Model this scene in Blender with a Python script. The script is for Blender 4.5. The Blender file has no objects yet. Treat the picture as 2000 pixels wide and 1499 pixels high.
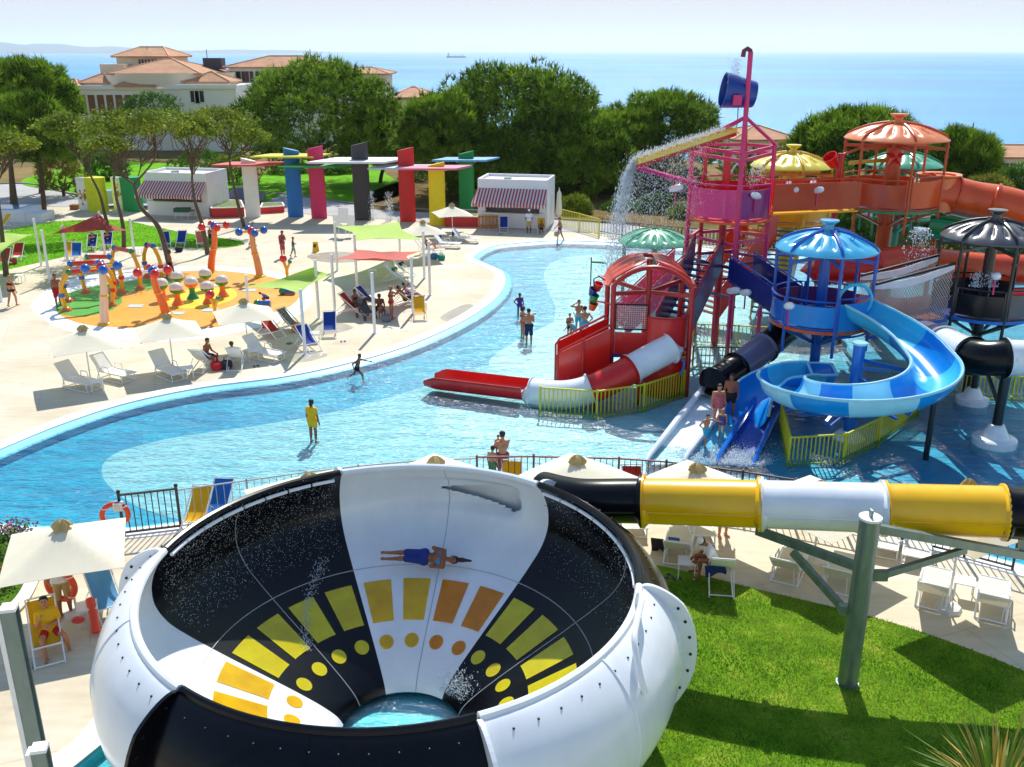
import bpy, bmesh, math, random
import numpy as np
from mathutils import Vector, Matrix, noise
from mathutils.geometry import tessellate_polygon
R = math.radians
rnd = random.Random(7)
sc = bpy.context.scene
COL = sc.collection

# ------------------------------------------------------------------ camera
CAMZ, FOC, PITCH = 12.7, 1850.0, R(19.4)
SP, CP = math.sin(PITCH), math.cos(PITCH)
cam = bpy.data.cameras.new("camera")
cam.sensor_width = 36.0
cam.lens = 36.0 * FOC / 2000.0
cam.clip_start, cam.clip_end = 0.2, 200000
camo = bpy.data.objects.new("camera", cam)
COL.objects.link(camo)
camo.location = (0, 0, CAMZ)
camo.rotation_euler = (R(90) - PITCH, 0, 0)
sc.camera = camo

# ------------------------------------------------------------------ sky, sun, exposure
SUN_EL, SUN_AZ = R(47), R(6.5)
w = bpy.data.worlds.new("World")
sc.world = w
w.use_nodes = True
nt = w.node_tree
bg = nt.nodes["Background"]
sky = nt.nodes.new("ShaderNodeTexSky")
sky.sky_type = 'NISHITA'
sky.sun_disc = False
sky.sun_elevation = SUN_EL
sky.sun_rotation = SUN_AZ
sky.altitude = 30
sky.air_density = 1.0
sky.dust_density = .1
sky.ozone_density = 2.2
hz = nt.nodes.new("ShaderNodeVectorMath")      # bright haze near the sun levels off instead of burning out
hz.operation = 'MINIMUM'
hz.inputs[1].default_value = (3.55, 3.5, 3.45)
nt.links.new(sky.outputs[0], hz.inputs[0])
nt.links.new(hz.outputs[0], bg.inputs[0])
bg.inputs[1].default_value = 0.15
sun = bpy.data.lights.new("sun", 'SUN')
sun.energy = 4.1
sun.angle = R(0.53)
sun.color = (1.0, 0.955, 0.88)
suno = bpy.data.objects.new("sun", sun)
COL.objects.link(suno)
sdir = Vector((math.sin(SUN_AZ) * math.cos(SUN_EL), math.cos(SUN_AZ) * math.cos(SUN_EL), math.sin(SUN_EL)))
suno.rotation_euler = (-sdir).to_track_quat('-Z', 'Y').to_euler()
suno.location = (0, 0, 60)
vs = sc.view_settings
vs.view_transform = 'Standard'
vs.look = 'None'
vs.exposure = 0.45
vs.gamma = 1
sc.cycles.max_bounces = 8
sc.cycles.transparent_max_bounces = 24
sc.cycles.caustics_reflective = False
sc.cycles.caustics_refractive = False
sc.cycles.sample_clamp_indirect = 6
sc.cycles.volume_bounces = 1

# ------------------------------------------------------------------ places: where a picture point meets a known level or depth
def G(px, py, z=0.0):
    u, v = (px - 1000) / FOC, (749.5 - py) / FOC
    t = (CAMZ - z) / (SP - v * CP)
    return Vector((u * t, t * (CP + v * SP), z))

def D(px, py, Y):
    u, v = (px - 1000) / FOC, (749.5 - py) / FOC
    t = Y / (CP + v * SP)
    return Vector((u * t, Y, CAMZ - t * (SP - v * CP)))

def toppt(base, py):
    return D(1000, py, base.y).z

# ------------------------------------------------------------------ mesh helpers
def sm(p, k=8, closed=True):
    """catmull-rom through a list of vectors"""
    n = len(p)
    out = []
    for i in range(n if closed else n - 1):
        g = (lambda j: p[j % n]) if closed else (lambda j: p[max(0, min(n - 1, j))])
        a, b, c, d = g(i - 1), g(i), g(i + 1), g(i + 2)
        for q in range(k):
            t = q / k
            out.append(0.5 * ((2 * b) + (c - a) * t + (2 * a - 5 * b + 4 * c - d) * t * t + (3 * b - a - 3 * c + d) * t ** 3))
    if not closed:
        out.append(p[-1].copy())
    return out

def V(*a):
    return Vector(a)

class MB:
    def __init__(s):
        s.v, s.f, s.m = [], [], []

    def add(s, vs_, fs_, mi=0):
        o = len(s.v)
        s.v += [tuple(x) for x in vs_]
        s.f += [tuple(i + o for i in f) for f in fs_]
        s.m += [mi] * len(fs_)
        return s

    def box(s, c, size, rz=0.0, mi=0, rot=None):
        hx, hy, hz = size[0] / 2, size[1] / 2, size[2] / 2
        m = rot if rot is not None else Matrix.Rotation(rz, 3, 'Z')
        c = Vector(c)
        pts = [c + m @ Vector((x * hx, y * hy, z * hz)) for x in (-1, 1) for y in (-1, 1) for z in (-1, 1)]
        return s.add(pts, [(0, 1, 3, 2), (4, 6, 7, 5), (0, 4, 5, 1), (2, 3, 7, 6), (0, 2, 6, 4), (1, 5, 7, 3)], mi)

    def bar(s, a, b, wx, wy, mi=0, up=(0, 0, 1)):
        """a box beam from a to b"""
        a, b = Vector(a), Vector(b)
        d = (b - a)
        L = d.length
        d.normalize()
        u = Vector(up)
        if abs(d.dot(u)) > .98:
            u = Vector((0, 1, 0))
        x = d.cross(u).normalized()
        y = x.cross(d)
        m = Matrix((x, d, y)).transposed()
        return s.box((a + b) / 2, (wx, L, wy), rot=m, mi=mi)

    def tube(s, pts, r, n=8, closed=False, caps=True, mi=0, a0=0.0, a1=None):
        pts = [Vector(p) for p in pts]
        k = len(pts)
        rs = r if isinstance(r, (list, tuple)) else [r] * k
        vv, ff = [], []
        prev = None
        arc = a1 is not None
        nn = n + 1 if arc else n
        for i, p in enumerate(pts):
            if closed:
                d = pts[(i + 1) % k] - pts[i - 1]
            else:
                d = pts[min(k - 1, i + 1)] - pts[max(0, i - 1)]
            if d.length < 1e-9:
                d = Vector((0, 0, 1))
            d.normalize()
            if arc:                                   # frame held upright: angle 0 points sideways, 90 up
                x = d.cross(Vector((0, 0, 1)))
                if x.length < 1e-4:
                    x = prev or Vector((1, 0, 0))
                x.normalize()
                prev = x
            elif prev is None:
                x = d.cross(Vector((0, 0, 1)))
                if x.length < 1e-3:
                    x = d.cross(Vector((0, 1, 0)))
                x.normalize()
                prev = x
            else:
                x = prev - d * prev.dot(d)
                x.normalize()
                prev = x
            y = x.cross(d)
            for j in range(nn):
                a = a0 + (a1 - a0) * j / n if arc else 2 * math.pi * j / n
                vv.append(p + (x * math.cos(a) + y * math.sin(a)) * rs[i])
        for i in range(k if closed else k - 1):
            for j in range(n):
                j2 = j + 1 if arc else (j + 1) % n
                ff.append((i * nn + j, i * nn + j2, ((i + 1) % k) * nn + j2, ((i + 1) % k) * nn + j))
        if caps and not closed and not arc:
            ff.append(tuple(range(nn - 1, -1, -1)))
            ff.append(tuple((k - 1) * nn + j for j in range(nn)))
        return s.add(vv, ff, mi)

    def cyl(s, a, b, r, r1=None, n=10, caps=True, mi=0):
        return s.tube([a, b], [r, r if r1 is None else r1], n, caps=caps, mi=mi)

    def lathe(s, prof, c=(0, 0, 0), n=24, a0=0.0, a1=2 * math.pi, mi=0):
        full = abs(a1 - a0 - 2 * math.pi) < 1e-6
        nn = n if full else n + 1
        vv = []
        for (r, z) in prof:
            for j in range(nn):
                a = a0 + (a1 - a0) * j / n
                vv.append((c[0] + r * math.cos(a), c[1] + r * math.sin(a), c[2] + z))
        ff = []
        for i in range(len(prof) - 1):
            for j in range(n):
                j2 = (j + 1) % nn if full else j + 1
                ff.append((i * nn + j, i * nn + j2, (i + 1) * nn + j2, (i + 1) * nn + j))
        return s.add(vv, ff, mi)

    def ball(s, c, r, nu=12, nv=8, mi=0):
        rx, ry, rz = (r, r, r) if not isinstance(r, (list, tuple)) else r
        vv = [(c[0], c[1], c[2] - rz)]
        for i in range(1, nv):
            t = -math.pi / 2 + math.pi * i / nv
            for j in range(nu):
                a = 2 * math.pi * j / nu
                vv.append((c[0] + rx * math.cos(t) * math.cos(a), c[1] + ry * math.cos(t) * math.sin(a), c[2] + rz * math.sin(t)))
        vv.append((c[0], c[1], c[2] + rz))
        ff = [(0, 1 + (j + 1) % nu, 1 + j) for j in range(nu)]
        for i in range(nv - 2):
            for j in range(nu):
                ff.append((1 + i * nu + j, 1 + i * nu + (j + 1) % nu, 1 + (i + 1) * nu + (j + 1) % nu, 1 + (i + 1) * nu + j))
        e = len(vv) - 1
        ff += [(e, 1 + (nv - 2) * nu + j, 1 + (nv - 2) * nu + (j + 1) % nu) for j in range(nu)]
        return s.add(vv, ff, mi)

    def torus(s, c, R_, r, axis='Z', n=28, m=8, mi=0):
        pts = []
        for i in range(n):
            a = 2 * math.pi * i / n
            x, y = R_ * math.cos(a), R_ * math.sin(a)
            pts.append(Vector(c) + (Vector((x, y, 0)) if axis == 'Z' else Vector((x, 0, y)) if axis == 'Y' else Vector((0, x, y))))
        return s.tube(pts, r, m, closed=True, mi=mi)

    def prism(s, pts, z0, z1, mi=0):
        n = len(pts)
        vv = [(p[0], p[1], z0) for p in pts] + [(p[0], p[1], z1) for p in pts]
        ff = [tuple(range(n - 1, -1, -1)), tuple(range(n, 2 * n))]
        ff += [(i, (i + 1) % n, n + (i + 1) % n, n + i) for i in range(n)]
        return s.add(vv, ff, mi)

    def grid(s, fn, nu, nv, mi=0, wrap=False):
        vv = [fn(i / nu, j / nv) for i in range(nu + 1) for j in range(nv + 1)]
        ff = [(i * (nv + 1) + j, (i + 1) * (nv + 1) + j, (i + 1) * (nv + 1) + j + 1, i * (nv + 1) + j + 1) for i in range(nu) for j in range(nv)]
        return s.add(vv, ff, mi)

    def shell(s, fn, nu, nv, th, mi=0):
        """a sheet with real thickness: fn(u,v) -> Vector, offset along the normal"""
        P = [[Vector(fn(i / nu, j / nv)) for j in range(nv + 1)] for i in range(nu + 1)]
        N = [[None] * (nv + 1) for _ in range(nu + 1)]
        for i in range(nu + 1):
            for j in range(nv + 1):
                a = P[min(nu, i + 1)][j] - P[max(0, i - 1)][j]
                b = P[i][min(nv, j + 1)] - P[i][max(0, j - 1)]
                q = a.cross(b)
                N[i][j] = q.normalized() if q.length > 1e-9 else Vector((0, 0, 1))
        vv = [P[i][j] for i in range(nu + 1) for j in range(nv + 1)] + [P[i][j] - N[i][j] * th for i in range(nu + 1) for j in range(nv + 1)]
        o = (nu + 1) * (nv + 1)
        I = lambda i, j: i * (nv + 1) + j
        ff = []
        for i in range(nu):
            for j in range(nv):
                q = (I(i, j), I(i + 1, j), I(i + 1, j + 1), I(i, j + 1))
                ff.append(q)
                ff.append(tuple(o + x for x in reversed(q)))
        for i in range(nu):
            ff.append((I(i + 1, 0), I(i, 0), o + I(i, 0), o + I(i + 1, 0)))
            ff.append((I(i, nv), I(i + 1, nv), o + I(i + 1, nv), o + I(i, nv)))
        for j in range(nv):
            ff.append((I(0, j), I(0, j + 1), o + I(0, j + 1), o + I(0, j)))
            ff.append((I(nu, j + 1), I(nu, j), o + I(nu, j), o + I(nu, j + 1)))
        return s.add(vv, ff, mi)

    def build(s, name, mat, parent=None, world=False, ang=38, smooth=True):
        off = Vector((0, 0, 0))
        if world:
            p = parent
            while p is not None:
                off += p.location
                p = p.parent
        me = bpy.data.meshes.new(name)
        vv = s.v if not world else [(x - off.x, y - off.y, z - off.z) for x, y, z in s.v]
        me.from_pydata(vv, [], s.f)
        mats = mat if isinstance(mat, (list, tuple)) else [mat]
        for m_ in mats:
            me.materials.append(m_)
        if len(mats) > 1:
            me.polygons.foreach_set('material_index', s.m)
        if smooth:
            me.polygons.foreach_set('use_smooth', [True] * len(me.polygons))
            me.set_sharp_from_angle(angle=R(ang))
        return link(name, me, parent)

def link(name, me, parent=None):
    o = bpy.data.objects.new(name, me)
    COL.objects.link(o)
    if parent is not None:
        o.parent = parent
    return o

def np_mesh(name, verts, tris, mat, parent=None, smooth=False, col=None, nside=3):
    """fast mesh of triangles or quads from numpy arrays"""
    me = bpy.data.meshes.new(name)
    nv, nf = len(verts), len(tris)
    me.vertices.add(nv)
    me.vertices.foreach_set('co', np.asarray(verts, np.float32).ravel())
    me.loops.add(nf * nside)
    me.loops.foreach_set('vertex_index', np.asarray(tris, np.int32).ravel())
    me.polygons.add(nf)
    me.polygons.foreach_set('loop_start', np.arange(0, nf * nside, nside, dtype=np.int32))
    me.polygons.foreach_set('loop_total', np.full(nf, nside, np.int32))
    if smooth:
        me.polygons.foreach_set('use_smooth', np.ones(nf, bool))
    if col is not None:
        at = me.attributes.new('tone', 'FLOAT', 'POINT')
        at.data.foreach_set('value', np.asarray(col, np.float32))
    me.update()
    me.materials.append(mat)
    return link(name, me, parent)

def thing(name, label, cat, loc=(0, 0, 0), rz=0.0, group=None):
    o = bpy.data.objects.new(name, None)
    o.empty_display_size = .2
    COL.objects.link(o)
    o.location = loc
    o.rotation_euler = (0, 0, rz)
    return tag(o, label, cat, group)

def tag(o, label, cat=None, group=None, kind=None):
    o['label'] = label
    if cat:
        o['category'] = cat
    if group:
        o['group'] = group
    if kind:
        o['kind'] = kind
    return o

def struct(o, label=None):
    o['kind'] = 'structure'
    if label:
        o['label'] = label
    return o

def stuff(o, label, cat=None):
    o['kind'] = 'stuff'
    o['label'] = label
    if cat:
        o['category'] = cat
    return o

KIDS = {}
def copy_tree(o, parent=None):
    c = o.copy()
    COL.objects.link(c)
    c.parent = parent
    for ch in o.children:
        copy_tree(ch, c)
    return c

def place(proto, used, loc, rz, label, group, cat=None):
    """the first place takes the prototype itself, the others a copy of it and its parts"""
    o = proto if not used.get(proto.name) else copy_tree(proto)
    used[proto.name] = 1
    o.location = loc
    o.rotation_euler = (0, 0, rz)
    tag(o, label, cat, group)
    return o
USED = {}

# ------------------------------------------------------------------ materials
def S(r, g, b):
    f = lambda c: (c / 255 / 12.92) if c <= 10 else ((c / 255 + .055) / 1.055) ** 2.4
    return (f(r), f(g), f(b), 1.0)

def mul(c, k):
    return (min(1, c[0] * k), min(1, c[1] * k), min(1, c[2] * k), 1)

MATS = {}
def M(name, col, rough=.5, metal=0.0, var=.12, scale=2.5, bump=0.0, bscale=30.0, coat=0.0, spec=.5, trans=0.0, ttrans=0.0, stretch=None, sat=None):
    if name in MATS:
        return MATS[name]
    m = bpy.data.materials.new(name)
    MATS[name] = m
    m.use_nodes = True
    t = m.node_tree
    b = t.nodes["Principled BSDF"]
    b.inputs['Roughness'].default_value = rough
    b.inputs['Metallic'].default_value = metal
    b.inputs['Specular IOR Level'].default_value = spec
    b.inputs['Coat Weight'].default_value = coat
    b.inputs['Coat Roughness'].default_value = .08
    b.inputs['Transmission Weight'].default_value = trans
    tc = t.nodes.new("ShaderNodeTexCoord")
    vec = tc.outputs['Object']
    if stretch:
        mp = t.nodes.new("ShaderNodeMapping")
        mp.inputs['Scale'].default_value = stretch
        t.links.new(vec, mp.inputs[0])
        vec = mp.outputs[0]
    n = t.nodes.new("ShaderNodeTexNoise")
    n.inputs['Scale'].default_value = scale
    n.inputs['Detail'].default_value = 5
    n.inputs['Roughness'].default_value = .6
    t.links.new(vec, n.inputs['Vector'])
    r = t.nodes.new("ShaderNodeValToRGB")
    r.color_ramp.elements[0].position = .3
    r.color_ramp.elements[1].position = .72
    r.color_ramp.elements[0].color = mul(col, 1 - var)
    r.color_ramp.elements[1].color = mul(col, 1 + var)
    t.links.new(n.outputs['Fac'], r.inputs[0])
    t.links.new(r.outputs[0], b.inputs['Base Color'])
    if rough > .05 and rough < .9:
        mr = t.nodes.new("ShaderNodeMapRange")
        mr.inputs[3].default_value = rough * .8
        mr.inputs[4].default_value = min(1, rough * 1.25)
        t.links.new(n.outputs['Fac'], mr.inputs[0])
        t.links.new(mr.outputs[0], b.inputs['Roughness'])
    if bump:
        n2 = t.nodes.new("ShaderNodeTexNoise")
        n2.inputs['Scale'].default_value = bscale
        n2.inputs['Detail'].default_value = 4
        t.links.new(vec, n2.inputs['Vector'])
        bp = t.nodes.new("ShaderNodeBump")
        bp.inputs['Strength'].default_value = bump
        bp.inputs['Distance'].default_value = .02
        t.links.new(n2.outputs['Fac'], bp.inputs['Height'])
        t.links.new(bp.outputs[0], b.inputs['Normal'])
    if ttrans:
        out = t.nodes["Material Output"]
        tr = t.nodes.new("ShaderNodeBsdfTranslucent")
        t.links.new(r.outputs[0], tr.inputs[0])
        mx = t.nodes.new("ShaderNodeMixShader")
        mx.inputs[0].default_value = ttrans
        t.links.new(b.outputs[0], mx.inputs[1])
        t.links.new(tr.outputs[0], mx.inputs[2])
        t.links.new(mx.outputs[0], out.inputs[0])
    return m

def plastic(name, rgb, rough=.22, var=.09, coat=.3):
    return M(name, S(*rgb), rough=rough, var=var, scale=1.3, coat=coat, bump=.05, bscale=2.5)

def leafmat(name, dark, light, tr=.35, rough=.6):
    """foliage: tone attribute per leaf picks between two greens; light also passes through"""
    if name in MATS:
        return MATS[name]
    m = bpy.data.materials.new(name)
    MATS[name] = m
    m.use_nodes = True
    t = m.node_tree
    b = t.nodes["Principled BSDF"]
    b.inputs['Roughness'].default_value = rough
    b.inputs['Specular IOR Level'].default_value = .3
    a = t.nodes.new("ShaderNodeAttribute")
    a.attribute_name = 'tone'
    r = t.nodes.new("ShaderNodeValToRGB")
    r.color_ramp.elements[0].color = S(*dark)
    r.color_ramp.elements[1].color = S(*light)
    t.links.new(a.outputs['Fac'], r.inputs[0])
    t.links.new(r.outputs[0], b.inputs['Base Color'])
    tr_ = t.nodes.new("ShaderNodeBsdfTranslucent")
    t.links.new(r.outputs[0], tr_.inputs[0])
    mx = t.nodes.new("ShaderNodeMixShader")
    mx.inputs[0].default_value = tr
    out = t.nodes["Material Output"]
    t.links.new(b.outputs[0], mx.inputs[1])
    t.links.new(tr_.outputs[0], mx.inputs[2])
    t.links.new(mx.outputs[0], out.inputs[0])
    return m

white_pl = plastic('white_fibreglass', (236, 240, 246), .2)
white_mt = M('white_painted_metal', S(240, 241, 243), .35, var=.03)
black_pl = M('black_fibreglass', S(7, 8, 14), .22, var=.3, scale=1.3, spec=.28, bump=.04, bscale=2.5)
yellow_pl = plastic('yellow_fibreglass', (250, 190, 10), .25)
red_pl = plastic('red_fibreglass', (214, 26, 20), .25)
orange_pl = plastic('orange_fibreglass', (224, 84, 20), .28)
green_pl = plastic('green_fibreglass', (20, 140, 78), .25)
blue_pl = plastic('blue_fibreglass', (10, 105, 205), .25)
navy_pl = plastic('navy_fibreglass', (22, 40, 130), .3)
cyan_pl = plastic('cyan_fibreglass', (70, 200, 234), .22)
azure_pl = plastic('azure_fibreglass', (14, 142, 222), .22)
sky_pl = plastic('pale_blue_fibreglass', (165, 222, 240), .22)
purple_pl = plastic('purple_fibreglass', (98, 30, 95), .3)
magenta_pl = plastic('magenta_fibreglass', (224, 34, 134), .28)
pink_mt = plastic('magenta_painted_steel', (220, 36, 116), .3)
redp_mt = plastic('crimson_painted_steel', (190, 22, 40), .3)
grey_pl = plastic('grey_fibreglass', (120, 118, 150), .35)
galv = M('galvanised_steel', S(128, 146, 146), .45, .75, var=.18, scale=6, stretch=(1, 1, .3))
cream = M('cream_canvas', S(243, 236, 214), .85, var=.03, scale=3, bump=.1, bscale=20, ttrans=.22)
tan_cl = M('tan_canvas', S(196, 170, 112), .9, var=.15, ttrans=.1)
sling_white = M('white_sling_fabric', S(240, 240, 238), .7, var=.03, ttrans=.12)
skin_l = M('tanned_skin', S(196, 132, 96), .5, var=.1, scale=8)
skin_m = M('brown_skin', S(152, 92, 62), .5, var=.1, scale=8)
skin_d = M('dark_brown_skin', S(104, 62, 44), .5, var=.1, scale=8)
hair_b = M('dark_brown_hair', S(38, 26, 20), .5, var=.3, scale=30)
hair_bl = M('fair_hair', S(170, 130, 80), .5, var=.25, scale=30)
def cloth(name, rgb, **k):
    return M(name, S(*rgb), .8, var=k.pop('var', .08), bump=.1, bscale=40, **k)

# ================================================================== the setting
def matnodes(name):
    m = bpy.data.materials.new(name)
    MATS[name] = m
    m.use_nodes = True
    t = m.node_tree
    return m, t, t.nodes["Principled BSDF"], t.nodes["Material Output"]

def N(t, kind, **k):
    n = t.nodes.new("ShaderNode" + kind)
    for a, b in k.items():
        if isinstance(b, (int, float, tuple)) and a in n.inputs:
            n.inputs[a].default_value = b
        else:
            setattr(n, a, b)
    return n

def ramp(t, fac, stops):
    r = t.nodes.new("ShaderNodeValToRGB")
    e = r.color_ramp.elements
    while len(e) < len(stops):
        e.new(.5)
    for i, (p, c) in enumerate(stops):
        e[i].position = p
        e[i].color = c
    t.links.new(fac, r.inputs[0])
    return r

def deck_material():
    m, t, b, out = matnodes('cream_concrete_deck')
    tc = N(t, 'TexCoord')
    n1 = N(t, 'TexNoise', Scale=.35, Detail=6.0)
    mp = N(t, 'Mapping')
    mp.inputs['Scale'].default_value = (.35, 2.2, 1)
    mp.inputs['Rotation'].default_value = (0, 0, .35)
    t.links.new(tc.outputs['Object'], mp.inputs[0])
    n2 = N(t, 'TexNoise', Scale=2.2, Detail=7.0)
    t.links.new(tc.outputs['Object'], n1.inputs['Vector'])
    t.links.new(mp.outputs[0], n2.inputs['Vector'])
    r1 = ramp(t, n1.outputs['Fac'], [(.3, S(204, 190, 162)), (.7, S(226, 216, 196))])
    r2 = ramp(t, n2.outputs['Fac'], [(.3, (.78, .76, .72, 1)), (.65, (1, 1, 1, 1))])
    mx = N(t, 'MixRGB', blend_type='MULTIPLY')
    mx.inputs[0].default_value = .55
    t.links.new(r1.outputs[0], mx.inputs[1])
    t.links.new(r2.outputs[0], mx.inputs[2])
    br = N(t, 'TexBrick', Scale=1.0)
    br.inputs['Color1'].default_value = (1, 1, 1, 1)
    br.inputs['Color2'].default_value = (.96, .95, .93, 1)
    br.inputs['Mortar'].default_value = (.74, .7, .64, 1)
    br.inputs['Mortar Size'].default_value = .012
    br.inputs['Brick Width'].default_value = 4.2
    br.inputs['Row Height'].default_value = 3.4
    mp2 = N(t, 'Mapping')
    mp2.inputs['Rotation'].default_value = (0, 0, -.38)
    t.links.new(tc.outputs['Object'], mp2.inputs[0])
    t.links.new(mp2.outputs[0], br.inputs['Vector'])
    mx2 = N(t, 'MixRGB', blend_type='MULTIPLY')
    mx2.inputs[0].default_value = .8
    t.links.new(mx.outputs[0], mx2.inputs[1])
    t.links.new(br.outputs[0], mx2.inputs[2])
    # water stains and footmarks
    n3 = N(t, 'TexNoise', Scale=.9, Detail=3.0)
    t.links.new(tc.outputs['Object'], n3.inputs['Vector'])
    r3 = ramp(t, n3.outputs['Fac'], [(.60, (1, 1, 1, 1)), (.70, (.86, .82, .76, 1))])
    mx3 = N(t, 'MixRGB', blend_type='MULTIPLY')
    mx3.inputs[0].default_value = .7
    t.links.new(mx2.outputs[0], mx3.inputs[1])
    t.links.new(r3.outputs[0], mx3.inputs[2])
    t.links.new(mx3.outputs[0], b.inputs['Base Color'])
    b.inputs['Roughness'].default_value = .75
    bp = N(t, 'Bump', Strength=.15, Distance=.01)
    n4 = N(t, 'TexNoise', Scale=40.0, Detail=4.0)
    t.links.new(tc.outputs['Object'], n4.inputs['Vector'])
    t.links.new(n4.outputs['Fac'], bp.inputs['Height'])
    t.links.new(bp.outputs[0], b.inputs['Normal'])
    return m

def tile_material(name, c1, c2, c3, scale=3.0):
    m, t, b, out = matnodes(name)
    tc = N(t, 'TexCoord')
    vo = N(t, 'TexVoronoi', Scale=scale)
    vo.feature = 'F1'
    n = N(t, 'TexNoise', Scale=.5, Detail=5.0)
    t.links.new(tc.outputs['Object'], vo.inputs['Vector'])
    t.links.new(tc.outputs['Object'], n.inputs['Vector'])
    ad = N(t, 'Math', operation='MULTIPLY_ADD')
    ad.inputs[1].default_value = .35
    t.links.new(vo.outputs['Distance'], ad.inputs[0])
    t.links.new(n.outputs['Fac'], ad.inputs[2])
    r = ramp(t, ad.outputs[0], [(.35, S(*c1)), (.6, S(*c2)), (.85, S(*c3))])
    t.links.new(r.outputs[0], b.inputs['Base Color'])
    b.inputs['Roughness'].default_value = .5
    return m

def water_material(name, tint, wave=5.0, strength=.55, dist=.06, rough=.07):
    """clear shallow water: a tinted see-through body under a rippled mirror film"""
    m, t, b, out = matnodes(name)
    t.nodes.remove(b)
    tc = N(t, 'TexCoord')
    mp = N(t, 'Mapping')
    mp.inputs['Scale'].default_value = (.65, 1.35, 1)
    t.links.new(tc.outputs['Object'], mp.inputs[0])
    n = N(t, 'TexNoise', Scale=wave, Detail=3.0, Distortion=.8)
    n.inputs['Roughness'].default_value = .55
    n2 = N(t, 'TexNoise', Scale=wave * .22, Detail=2.0)
    t.links.new(mp.outputs[0], n.inputs['Vector'])
    t.links.new(mp.outputs[0], n2.inputs['Vector'])
    ad = N(t, 'Math', operation='MULTIPLY_ADD')
    ad.inputs[1].default_value = 1.6
    t.links.new(n2.outputs['Fac'], ad.inputs[0])
    t.links.new(n.outputs['Fac'], ad.inputs[2])
    bp = N(t, 'Bump', Strength=strength, Distance=dist)
    t.links.new(ad.outputs[0], bp.inputs['Height'])
    fr = N(t, 'Fresnel', IOR=1.22)
    t.links.new(bp.outputs[0], fr.inputs['Normal'])
    tr = N(t, 'BsdfTransparent')
    tr.inputs[0].default_value = tint
    gl = N(t, 'BsdfGlossy', Roughness=rough)
    t.links.new(bp.outputs[0], gl.inputs['Normal'])
    mx = N(t, 'MixShader')
    t.links.new(fr.outputs[0], mx.inputs[0])
    t.links.new(tr.outputs[0], mx.inputs[1])
    t.links.new(gl.outputs[0], mx.inputs[2])
    t.links.new(mx.outputs[0], out.inputs[0])
    return m

def grass_material(name, c1, c2, c3, sc_=1.2):
    m, t, b, out = matnodes(name)
    tc = N(t, 'TexCoord')
    n = N(t, 'TexNoise', Scale=sc_, Detail=8.0)
    n.inputs['Roughness'].default_value = .7
    t.links.new(tc.outputs['Object'], n.inputs['Vector'])
    r = ramp(t, n.outputs['Fac'], [(.3, S(*c1)), (.52, S(*c2)), (.72, S(*c3))])
    t.links.new(r.outputs[0], b.inputs['Base Color'])
    b.inputs['Roughness'].default_value = .9
    b.inputs['Specular IOR Level'].default_value = .1
    n2 = N(t, 'TexNoise', Scale=25.0, Detail=5.0)
    t.links.new(tc.outputs['Object'], n2.inputs['Vector'])
    bp = N(t, 'Bump', Strength=.6, Distance=.05)
    t.links.new(n2.outputs['Fac'], bp.inputs['Height'])
    t.links.new(bp.outputs[0], b.inputs['Normal'])
    return m

deck_m = deck_material()
coping_m = M('white_coping', S(244, 240, 234), .6, var=.04, bump=.1)
deep_m = tile_material('azure_mosaic', (0, 146, 196), (0, 166, 208), (10, 186, 220))
pale_m = tile_material('pale_mosaic', (152, 208, 222), (170, 217, 229), (192, 226, 236))
paler_m = tile_material('white_mosaic', (196, 232, 238), (208, 238, 242), (218, 242, 244))
edge_m = tile_material('cyan_edge_tile', (60, 184, 226), (84, 198, 232), (104, 206, 236), 6)
water_m = water_material('pool_water', (.76, .985, 1, 1), 5.5, .9, .08, .22)

WZ, FZ = -.10, -.38
# ---- pool outline (water's edge), deck with the pool cut out of it
rim_px = [(-60, 905), (0, 879), (120, 830), (250, 788), (400, 757), (560, 736), (690, 708), (800, 675), (900, 630), (958, 592), (984, 560), (983, 534),
          (955, 519), (930, 508), (928, 499), (962, 482), (1020, 475), (1090, 471), (1190, 474), (1330, 484), (1420, 494), (1550, 500), (1750, 505), (1950, 512), (2150, 520)]
south_px = [(2260, 1190), (2130, 1145), (2000, 1107), (1850, 1068), (1700, 1033), (1500, 995), (1300, 966), (1150, 957), (975, 955), (800, 962), (600, 985), (420, 1012), (250, 1034), (120, 1034), (0, 1026), (-120, 1005), (-170, 950)]
raw = [G(*p) for p in rim_px] + [V(34, 68, 0), V(42, 50, 0), V(36, 30, 0)] + [G(*p) for p in south_px]
rim = sm(raw, 8)
nR = len(rim)
def offset(loop, d, z):
    """moves a closed loop sideways: positive d is outwards (loop runs clockwise seen from above)"""
    out = []
    n = len(loop)
    for i in range(n):
        tn = (loop[(i + 2) % n] - loop[i - 2])
        tn.z = 0
        tn.normalize()
        out.append(V(loop[i].x - tn.y * d, loop[i].y + tn.x * d, z))
    return out

def sheet(name, outer, holes, z, mat, parent=None):
    loops = [[V(p[0], p[1], 0) for p in outer]] + [[V(p[0], p[1], 0) for p in h] for h in holes]
    tri = tessellate_polygon(loops)
    pts = [V(p.x, p.y, z) for l in loops for p in l]
    mb = MB()
    fs = []
    for a, b_, c in tri:
        nz = (pts[b_] - pts[a]).cross(pts[c] - pts[a]).z
        fs.append((a, b_, c) if nz > 0 else (c, b_, a))
    mb.add(pts, fs)
    return mb.build(name, mat, parent, smooth=False)

def strip(loopa, loopb, closed=True):
    mb = MB()
    n = len(loopa)
    fs = []
    for i in range(n if closed else n - 1):
        j = (i + 1) % n
        fs.append((i, j, n + j, n + i))
    mb.add(list(loopa) + list(loopb), fs)
    return mb

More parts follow.
